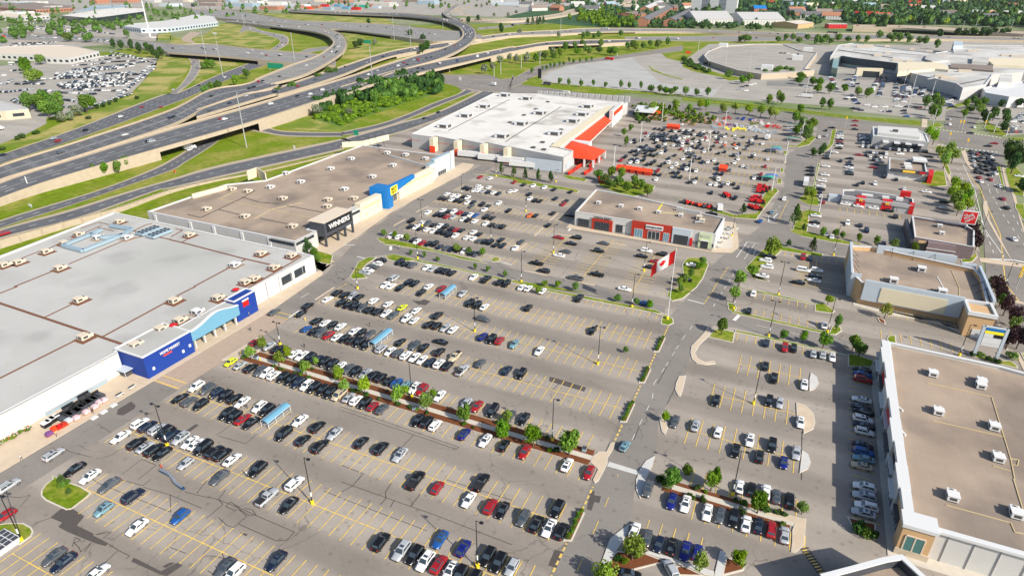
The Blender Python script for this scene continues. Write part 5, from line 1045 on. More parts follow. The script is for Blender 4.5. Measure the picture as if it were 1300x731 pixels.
def flush_plants():
    T_=[q for q in PLANTS if q[5]=='tree']; T_.sort(key=lambda q:-(q[2]*q[3])**.5/(q[0]-Vector((0,0,CH))).length)
    T_=[q for q in T_ if -20<PX(q[0])[0]<1320]
    for q in T_[:285]+[q for q in PLANTS if q[5]!='tree']:
        p,kind,w_,h,label,cat,name,group,trunk,low,k=q; r=random.Random(k*13); c,t=TREES[kind][k%len(TREES[kind])]
        o=thing(name,label,cat,tuple(p),group,r.uniform(0,6.28))
        if trunk: place(t,'trunk',o,(0,0,0),0,(h,h,h))
        z0=h*low if trunk else 0
        place(c,'crown' if trunk else 'foliage',o,(0,0,z0),0,(w_/2*1.05,w_/2*r.uniform(.92,1.08),h-z0))
    V=[];F_=[];nb=0;Ms=[];ks=sorted({q[1] for q in T_[285:]})
    for q in T_[285:]:
        p,kind,w_,h=q[:4]; c=TREES[kind][q[10]%len(TREES[kind])][0]; v=np.array([u.co[:] for u in c.vertices])[:4*420]*1.0; z0=h*.15
        v=v.reshape(-1,4,3); ce=v.mean(1,keepdims=True); v=(ce+(v-ce)*1.6).reshape(-1,3); v=v*np.array([w_/2,w_/2,h-z0])+np.array([p.x,p.y,z0]); n_=len(v)//4
        V.append(v); F_+=[tuple(nb+4*i+j for j in range(4)) for i in range(n_)]; nb+=len(v); Ms+=[ks.index(kind)]*n_
    if V:
        me=bpy.data.meshes.new('distant_trees'); me.from_pydata(np.vstack(V).tolist(),[],F_)
        for k in ks: me.materials.append(TREES[k][0][0].materials[0])
        me.polygons.foreach_set('material_index',Ms); me.update(); o=bpy.data.objects.new('distant_trees',me); COL.objects.link(o); o['kind']='stuff'; o['label']='many small far trees scattered over the background roads and lots'; o['category']='trees'
def from_px(base,top):      # foot and crown-top readings give the height
    b_,h=height_of(base,top); return b_,h
# trees in the planted walkway (foot x,y ; crown width m ; height m)
wk=[("31:615,555",3.6,4.6),("31:705,490",3.9,4.6),("31:825,600",4.3,4.8),("31:890,545",3.3,3.9),("31:1030,665",4.2,4.4),("31:1100,600",2.4,2.7),("42:25,80",3.8,4.4),("42:180,80",5,4.6),("42:435,160",4.6,5),("42:490,95",2.6,2.9),("42:650,215",4.2,5),("42:700,130",3,3.3),("42:935,300",5,5.2),("42:1215,425",4.6,5.4),("42:1255,300",3.4,3.3),("43:160,480",5.6,5.4),("43:430,545",6.4,7)]
wk.append(("31:1275,715",4.4,4.4))
wk=sorted(wk,key=lambda a:W(a[0])[0].x)
for i,(s,w_,h) in enumerate(wk): 
    plant(W(s)[0],'bright' if i<12 else 'green',w_,h,f'{"small " if h<3.5 else ""}leafy green tree, {ordn(i)} from the left along the mulch walkway',group='trees along the planted walkway')
ek=[("44:30,700",3.0,3),("54:215,90",3.4,4.6),("54:240,60",3.2,5.2),("54:565,260",5,5.2),("54:900,265",3.2,3),("53:1200,75",5.5,5)]
for i,(s,w_,h) in enumerate(sorted(ek,key=lambda a:W(a[0])[0].x)): plant(W(s)[0],'green',w_,h,f'leafy tree, {ordn(i)} from the left along the right-hand planted walkway',group='trees along the right walkway')
one=[("53:905,610",'bright',6.3,5,'bright green round tree over the triangular mulch bed at the bottom'),("53:690,780",'bright',5.4,4.6,'bright green tree cut by the bottom edge beside the road'),("54:130,700",'bright',4.0,4.3,'small bright tree between the blue cars and the bottom edge'),("54:415,655",'bright',4.4,4,'bright round tree in the small rounded mulch bed'),
("43:1150,300",'bright',3,3.2,'young sapling in a tan kerbed island by the main road'),("33:855,500",'green',2.2,2,'tiny sapling in the upper tan kerbed island'),("34:295,365",'green',4.6,5.3,'solitary dark green tree on the square lawn by the crossing'),
("34:385,120",'bright',6,5.6,'large bright tree at the corner opposite the solitary tree'),("24:425,735",'bright',6,6,'bright tree just above the large corner tree'),("24:520,655",'bright',5.5,4.6,'bright spreading tree beside the grass strip, right of the road'),("24:670,500",'bright',9,7,'biggest bright lime tree at the small lot corner'),
("34:760,400",'green',3.6,3.2,'low round tree, left one of three by the internal road'),("34:905,425",'green',2.8,4,'narrow tree, middle one of three by the internal road'),("34:1060,465",'green',4.6,5.2,'full round tree, right one of three by the internal road'),("34:1160,335",'green',3,5.2,'tree on the rounded grass end of the small lot'),("34:1095,140",'bright',4.2,3.6,'bright tree on the narrow grass wedge beside the store'),
("35:235,240",'lime',4.4,5,'lime green tree in the kerbed bed behind the store'),("35:40,530",'green',5,5,'dark tree at the top end of the side parking bed'),("34:1285,480",'green',4.5,4.6,'dark bush-like tree left of the side parking bed'),
("24:845,260",'conifer',5.4,9,'tall dark conifer on the corner lawn'),("24:915,300",'conifer',2.4,3,'small conifer right of the tall one'),("24:800,425",'conifer',2.6,3.4,'small pointed conifer near the lime tree'),("24:980,460",'conifer',3.6,5.6,'medium pointed conifer on the verge right of the lime tree'),
("24:1055,345",'green',3.6,4,'leafy tree at the first dark car on the verge'),("24:1155,355",'green',3.4,3.6,'leafy tree on the verge before the light pole'),("24:1205,365",'green',2.8,3.4,'slim tree on the verge right of the light pole'),("25:35,395",'green',3.2,3.8,'leafy tree left of three on the fast-food verge'),("25:170,415",'green',3.4,4.2,'leafy tree middle of three on the fast-food verge'),("25:300,440",'green',4,4,'leafy tree right of three on the fast-food verge'),("25:455,465",'green',3.6,4.2,'tree against the dark restaurant wall'),("25:595,480",'green',2.4,2.4,'little tree before the brick restaurant front'),
("24:455,180",'conifer',3.4,5,'conifer on the grass tongue by the orange sheds'),("15:600,720",'bright',8,6,'x'),]
for s,k,w_,h,l in one:
    if l!='x': plant(W(s)[0],k,w_,h,l)
# more placed trees: (readings, kind, w, h), labels generated by their group and order
def row_of(pts,kind,w_,h,grp,desc,cat='tree',name='tree',trunk=True,jit=.15):
    ps=sorted([W(s)[0] for s in pts],key=lambda p:PX(p)[0]); r=random.Random(len(pts)*7)
    for i,p in enumerate(ps): plant(p,kind,w_*r.uniform(1-jit,1+jit),h*r.uniform(1-jit,1+jit),f'{desc}, {ordn(i)} from the left',cat,name,grp,trunk)
row_of(["12:1210,600","13:15,630","13:100,650","13:198,655","13:290,670"],'conifer',3,6,'small conifers before the warehouse','small conifer on the grass strip before the warehouse')
row_of(["22:325,345","22:410,365","22:500,390","22:870,465","22:965,480","22:1070,500"],'green',3.6,3.4,'bushy trees on the island','bushy tree on the shrub island between the lots')
row_of(["22:528,487","22:628,508","22:730,535","22:1012,600","22:1108,615","22:1235,655","23:248,725"],'green',2.6,2.4,'saplings on the verge','sapling on the verge below the internal lot road')
row_of(["33:200,55","33:345,10","33:475,35","33:795,115","33:935,145","33:1035,165"],'green',3.2,3,'verge trees','round tree on the verge toward the flagpole')
row_of(["23:1260,720","23:1290,690","24:20,700","24:60,660","24:130,600","24:150,570","33:1270,50"],'green',3.6,3.2,'trees on the flagpole corner','bushy tree on the curved island right of the flag')
row_of(["13:650,650","13:750,640","13:820,640","13:740,715","13:800,700","13:920,715","13:970,720","13:700,680","23:860,20","23:1020,50"],'green',6.5,6,'trees beside the garden canopy','tree in the clump beside the orange garden canopy')
row_of(["13:845,320","13:860,400","13:895,280","13:950,215","13:975,120","13:940,180","13:1010,160"],'green',5,6,'trees beside the warehouse lane','tree along the lane edge of the orange warehouse')
row_of(["13:1130,130","13:1230,120","14:50,150","14:130,125","14:180,120","14:300,150","14:400,150","14:500,160","14:590,170","14:660,190","14:700,190","13:1060,150"],'bright',8,8,'trees along the arterial verge','street tree between the warehouse lot and the arterial road')
row_of(["14:850,220","14:860,320","14:940,310","14:900,260","14:970,280","14:930,360","14:885,150"],'green',9,8,'trees in the corner thicket','tree in the dense corner thicket by the green containers')
row_of(["14:985,480","14:1040,470","14:1060,440"],'darkg',5.5,5.5,'dark trees on the divider','dark tree on the lot divider')
row_of(["24:930,60","24:980,80","24:960,40"],'bright',5,5,'trees on the divider corner','bright tree on the divider corner beside the burger restaurant')
row_of(["15:600,380","15:640,480","15:700,520","15:720,470","15:680,560","15:560,330","15:740,520"],'bright',8,8,'trees by the diner','bright tree between the diner and the street')
row_of(["25:740,80","25:800,130","25:850,110","25:780,190","25:850,180","25:760,140","15:750,731","25:820,60"],'bright',7,7,'trees beside the street','bright tree between the burger restaurant and the street')
row_of(["25:885,330","25:900,400","25:920,450","35:1080,100","35:1100,150","35:1130,220","35:1190,300","35:1200,420","35:1150,470","35:1060,40","35:1230,470"],'purple',6,6,'purple-leaved trees','purple-leaved tree lining the street behind the stores')
row_of(["35:1040,30","35:1120,170","35:1200,340"],'green',5,5,'green trees among purple ones','green tree among the purple-leaved ones')
row_of(["15:620,190","15:590,170","15:640,130","15:610,90","15:540,110"],'green',9,9,'trees by the mall entrance','tree at the mall entrance left of the crossroads')
row_of(["15:830,180","15:880,140","15:930,110","15:980,90","15:850,110","15:900,80","15:950,150"],'green',8,7,'trees on the entrance median','tree on the mall entrance median')
row_of(["15:1000,230","15:1050,200","15:980,190","15:1130,290","15:1140,240","15:1130,190"],'darkg',9,9,'dark trees beside the mall entrance','dark tree right of the mall entrance')
row_of(["15:1190,600","15:1170,540","15:1210,480","15:1160,470","15:1220,560"],'darkg',9,10,'dark trees at the crossroads','dark tree at the lower right corner of the crossroads')
row_of(["15:1270,731","25:1280,20","15:1290,110","15:1230,100","15:1110,100","15:1190,90"],'darkg',8,7,'trees at the right edge','tree near the right edge by the mall road')
row_of(["03:360,640","03:425,650","03:520,660","03:612,655","03:705,665","03:818,670","03:883,675","03:970,680"],'green',5.5,6.5,'trees on the pale lot edge','tree on the near edge of the empty pale lot')
row_of(["03:1050,700","03:1110,705","03:1160,720","03:1200,725","03:1230,700","04:25,725","04:105,731","04:190,731"],'green',8,6.5,'trees by the pale lot corner','round tree toward the right end of the pale lot')
row_of(["03:150,560","03:230,535","03:262,530","03:290,520","03:320,515","03:357,505","03:390,500","03:430,480","03:465,485","03:510,482","03:560,475","03:600,470"],'green',5,6,'small trees around the pale lot','small tree on the far edge of the pale lot')
row_of(["14:650,80","14:720,60","14:745,80","14:1110,120","14:1048,115"],'green',7,8,'trees in the mall lot','tree in the mall overflow lot')
row_of(["04:345,600","04:450,640","04:500,630","04:620,575","04:700,575","04:730,560","04:780,560","04:820,570","04:880,640","04:900,620","04:890,600","04:980,650","04:1030,655","04:1020,710","04:1110,710","04:1220,700"],'green',10,8,'trees around the parking deck','tree along the lane below the parking deck')
row_of(["05:120,731","05:30,731","05:770,720","05:840,710","05:810,731","05:1080,700","15:100,30"],'green',9,8,'trees in the mall car park','tree in the mall car park')
row_of([f"04:{x},{y}" for x,y in ((780,310),(830,310),(880,330),(940,310),(1020,310),(1080,320),(1050,340),(1120,335),(1170,320),(1250,320),(1010,340),(720,325),(470,325),(500,320),(440,320))],'green',14,10,'trees behind the parking deck','tree between the parking deck and the motorway')
row_of([f"05:{x},{y}" for x,y in ((190,300),(270,310),(310,300),(350,310),(400,300),(340,325),(290,325),(420,330),(490,340),(540,345),(625,375),(30,325),(100,325))],'green',13,12,'trees behind the mall','tree behind the white mall roof')
row_of([f"05:{x},{y}" for x,y in ((180,235),(220,235),(780,285),(840,285),(900,285),(960,290),(1010,285),(1060,285),(1110,285),(1150,280),(640,290))],'darkg',18,14,'trees below the long bridge','tree below the long concrete bridge')
# loose trees in the interchange
row_of(["12:60,175","01:1120,160 "],'silver',6,5,'silver bushes','silvery bush in the interchange green') if False else None
plant(W("11:1115,165")[0],'silver',12,9,'big silvery willow bush at the left end of the thicket'); plant(W("12:62,170")[0],'silver',8,6,'silvery bush inside the thicket'); plant(W("02:255,340")[0],'silver',9,8,'silvery bush beside the small green motorway sign')
row_of(["10:800,610","10:900,595","10:720,610","10:955,560"],'green',6.5,7,'bushes below the retaining slope','dark bush on the green bank beside the motorway')
row_of(["01:930,700","01:815,725","01:580,600","01:500,650","01:370,690","01:320,690","01:270,725","01:1120,620","01:1210,590","01:1250,580","01:285,520","01:320,520","01:250,525"],'green',10,9,'bushes between the carriageways','bush on the verge between the carriageways')
row_of(["02:620,320","02:640,395","02:615,415","02:110,375","02:145,365","02:515,290","02:210,190","02:1210,255","02:1200,240","02:1035,165","02:960,180","02:30,40"],'darkg',14,13,'trees inside the interchange','tree inside the far interchange')
row_of(["02:1080,560","02:1140,540","02:1200,500","02:1270,470","03:30,480","03:100,490","03:120,470","03:210,450","03:300,430","02:1100,50","02:1060,60","02:1155,130","02:1260,130","03:30,110","03:350,285","03:60,260"],'silver',10,10,'silvery trees','silvery tree on the interchange banks')
row_of([f"03:{x},{y}" for x,y in ((120,190),(155,190),(190,190),(235,185),(210,180))],'conifer',10,14,'conifers on the slope','conifer on the bright green slope')
row_of([f"03:{x},{y}" for x,y in ((400,390),(470,375),(550,400),(530,360),(580,420),(660,410),(360,440),(310,460),(250,460),(180,470),(490,420),(740,420),(770,425),(670,370),(910,370),(930,385),(870,380),(990,375),(1040,360),(1100,370),(1170,350),(620,300),(570,290),(540,300),(650,295),(820,280))],'green',12,11,'trees along the ramp','tree on the bank beside the right-hand ramp')
row_of([f"00:{x},{y}" for x,y in ((860,370),(920,380),(990,385),(1060,410),(1120,410),(1160,440),(1195,460),(1225,450),(1050,400))],'darkg',11,14,'trees at the head of the dealer lot','dark tree at the head of the packed car lot')
row_of([f"00:{x},{y}" for x,y in ((130,300),(180,290),(110,260),(200,260),(510,320),(540,315),(650,325),(690,320),(80,190),(120,200),(200,540),(200,560),(310,490),(280,620),(260,640),(630,210),(740,210),(780,215),(840,225),(990,165),(1160,100),(1260,130),(400,105),(290,150),(410,230),(960,290),(90,90),(120,90))],'green',16,13,'trees in the top left blocks','tree among the top left blocks')
row_of([f"10:{x},{y}" for x,y in ((230,130),(300,120),(350,100),(400,130),(430,160),(370,170),(460,110),(440,200),(660,140),(690,120),(270,100),(330,140))],'green',13,12,'trees by the works yard','tree at the foot of the packed car lot')
row_of(["10:540,200","10:600,165","10:480,215","10:570,170"],'silver',9,8,'silvery bushes by the works yard','silvery bush below the packed car lot')
row_of([f"10:{x},{y}" for x,y in ((730,110),(780,100),(830,80),(870,60))],'darkg',6,4,'hedge bushes','hedge bush along the packed car lot fence')
row_of([f"10:{x},{y}" for x,y in ((20,420),(130,345),(170,330),(270,300),(670,190),(1035,35))],'dshrub',6,3,'verge shrubs','low shrub on the dry verge','bush','bush',False)
row_of([f"p:{x},{y}" for x,y in ((893,38),(960,40),(935,20),(925,14),(1004,22),(985,16))],'darkg',22,15,'trees beside the halls','dark tree beside the wide grey halls')
# --- masses of trees (one object each)
def wood(name,label,poly,n,m,wmin,wmax,hmin,hmax,seed,leaves=70,lz=0,excl=()):
    r=np.random.RandomState(seed); P=W(poly); PP=[PX(p) for p in P]; xs=[p[0] for p in PP]; ys=[p[1] for p in PP]
    src=leaf_mesh('tmp',m,leaves,.26,seed,'round',6); v0=np.array([v.co[:] for v in src.vertices]); core=MB(); core.blob((0,0,.5),(.72,.72,.42),0,7,4); cv=np.array(core.v)
    V=[];Fs=[]; nb=0; k=0; tries=0
    def ins(x,y):
        c=False; j=len(P)-1
        for i in range(len(P)):
            if (P[i].y>y)!=(P[j].y>y) and x<(P[j].x-P[i].x)*(y-P[i].y)/(P[j].y-P[i].y)+P[i].x: c=not c
            j=i
        return c
    while k<n and tries<n*40:
        tries+=1; g_=G(r.uniform(min(xs),max(xs)),r.uniform(min(ys),max(ys))); x,y=g_.x,g_.y
        if not ins(x,y): continue
        if any((x-q[0])**2+(y-q[1])**2<q[2]**2 for q in excl): continue
        s=r.uniform(wmin,wmax)/2; h=r.uniform(hmin,hmax); a=r.rand()*6.28; ca,sa=math.cos(a),math.sin(a)
        for vv,ff in ((v0,[tuple(p.vertices) for p in src.polygons]),(cv,core.f)):
            q=np.empty_like(vv); q[:,0]=(vv[:,0]*ca-vv[:,1]*sa)*s+x; q[:,1]=(vv[:,0]*sa+vv[:,1]*ca)*s+y; q[:,2]=vv[:,2]*h+h*.05+lz
            V.append(q); Fs+=[tuple(i+nb for i in f) for f in ff]; nb+=len(vv)
        k+=1
    me=bpy.data.meshes.new(name); me.from_pydata(np.vstack(V).tolist(),[],Fs); me.materials.append(M(m)); me.update()
    o=bpy.data.objects.new(name,me); COL.objects.link(o); o['kind']='stuff'; o['label']=label; o['category']='trees'; return o
HX=[(W(s)[0].x-8,W(s)[0].y-12,38) for s,_,_,_ in hs]
wood('wood','dark bluish-green mass of trees round the houses at top right',"p:900,20 960,14 1010,14 1050,22 1075,30 1100,34 1200,33 1320,38 1330,-6 640,-6 655,3 750,6 760,0 850,2",950,'leaf_deep',16,32,12,22,3,70,excl=HX)
wood('wood','paler green trees scattered through the wood at top right',"p:900,20 960,14 1010,14 1050,22 1075,30 1100,34 1200,33 1320,38 1330,-6 640,-6 655,3 750,6 760,0 850,2",560,'leaf_mid',14,28,12,22,33,90,excl=HX)
wood('wood','yellowish green crowns scattered in the top right wood',"p:900,20 960,14 1010,14 1050,22 1075,30 1100,34 1200,33 1320,38 1330,-6 640,-6 655,3 750,6 760,0 850,2",50,'leaf_bright',12,24,11,18,34,110,excl=HX)
wood('wood','sparse trees between the far town blocks',"p:-20,2 560,0 640,1 640,12 560,12 400,16 200,34 100,46 0,60",210,'leaf_mid',10,20,7,14,41,80)
wood('wood','dark trees filling the ground round the flats at top centre',"p:655,2 900,-3 900,20 880,30 856,36 800,36 770,30 700,10",230,'leaf_deep',14,26,9,17,42,80,excl=[(W(q_)[0].x,W(q_)[0].y,46) for q_ in ('p:800,26','p:833,24','p:828,12','p:863,27','p:845,18','p:822,30')])
wood('wood','trees round the wide grey halls',"p:868,36 990,37 1050,33 1040,14 900,8 866,18",110,'leaf_deep',12,22,8,15,43,80,excl=[(W(q_)[0].x,W(q_)[0].y-20,85) for q_ in ('p:885,27','p:909,27','p:945,28','p:972,28','p:1005,35','p:1060,35')])
wood('wood','belt of deep green trees beside the brick terraces',"03:420,150 520,100 640,60 760,70 830,110 930,170 960,215 700,215 640,200",110,'leaf_green',12,22,9,15,8,110)
wood('wood','line of trees between the terraces and the motorway',"03:960,200 1200,130 1290,190 04:0,190 200,195 700,200 720,225 0,225 03:980,215",110,'leaf_dark',9,16,5,9,9,90)
wood('thicket','low green bushes covering the bank inside the ramp loop',"11:1050,130 1290,70 12:260,20 02:500,640 700,620 780,690 12:450,70 300,125 60,205 11:1290,245 1110,195",260,'leaf_green',4,10,1.5,4,12,120)
wood('thicket','taller dark trees along the upper edge of the loop thicket',"11:1040,110 1290,40 12:200,-20 02:120,690 300,640 520,590 700,590 780,680 740,731 450,700 12:120,70 11:1290,110 1060,150",85,'leaf_dark',6,13,5,12,13,320)
wood('thicket','mid green trees mixed along the loop thicket',"12:150,-40 02:120,700 300,640 520,590 700,590 780,680 740,731 12:330,60 120,60",55,'leaf_green',7,13,5,11,14,320)
wood('nursery_plants','dense rows of nursery shrubs at the head of the warehouse lot',"13:900,90 1000,80 1290,120 14:250,170 240,200 14:0,190 13:1080,170 940,210",120,'leaf_green',2.5,5,1.2,3.2,15,80)
wood('nursery_plants','darker nursery shrubs between the plant tables',"13:900,120 1290,150 14:250,190 240,230 14:0,235 13:1100,200 950,240",60,'leaf_dark',2.5,4.5,1.2,2.6,16,80)
wood('wood','far hazy trees along the top left skyline',"p:-50,-5 1,-5 110,-4 110,-25 -50,-25",70,'leaf_deep',18,30,9,14,4,50)
b=wood('hedge','low planting of dark green ground cover along the mall ramp',"04:0,420 100,490 220,545 200,560 60,510 0,480",60,'leaf_dark',5,8,2,4,5,80)
# hedges in the planter strips
pi=0
for ya,yb in ((87.9,96.2),(129.6,138),(148.8,156.2),(166.6,175.6)):
    t=thing('planter_hedge',f'narrow hedge in the roadside kerbed strip, {ordn(pi)} counted from the bottom','hedge',(-27.9,(ya+yb)/2,.15),'hedges in the roadside strips'); pi+=1
    k=0; y=ya
    while y<yb: place(TREES['shrub'][k%3][0],'foliage',t,(0,y-(ya+yb)/2+.4,0),k,(.75,.8,1.1)); y+=1.0; k+=1
# low shrubs in the mulch beds
r_=random.Random(9); si=0; sp=[]
for k in range(34): sp.append((r_.uniform(-139,-34),r_.choice((111.4,111.6,115.2,115.4)),r_.uniform(.8,1.6)))
for k in range(16): sp.append((r_.uniform(-8,12.5),r_.choice((110.4,113.3)),r_.uniform(1,2)))
for s,q in (("50:500,60",2.2),("50:470,20",2),("50:530,110",1.6),("55:40,390",2.8),("55:100,420",2.8),("55:140,440",2.4),("53:860,640",1.5),("53:800,610",1.5),("53:930,590",1.6),("35:900,520",2),("35:960,530",2),("35:1020,560",2),("35:1080,575",2),("43:330,520",1.8),("35:1200,540",3),("53:1130,30",2.4),("53:1170,50",2.4)):
    p=W(s)[0]; sp.append((p.x,p.y,q))
cn=[0,0]
for x,y,q in sorted(sp):
    k=0 if x<-29 else 1; plant((x,y),'dshrub' if si%3 else 'shrub',q*1.3,q*.8,f'low shrub, {ordn(cn[k])} from the left in the '+('long mulch walkway beds' if k==0 else 'beds right of the main road'),'shrub','shrub','low shrubs in the planting beds',False); si+=1; cn[k]+=1
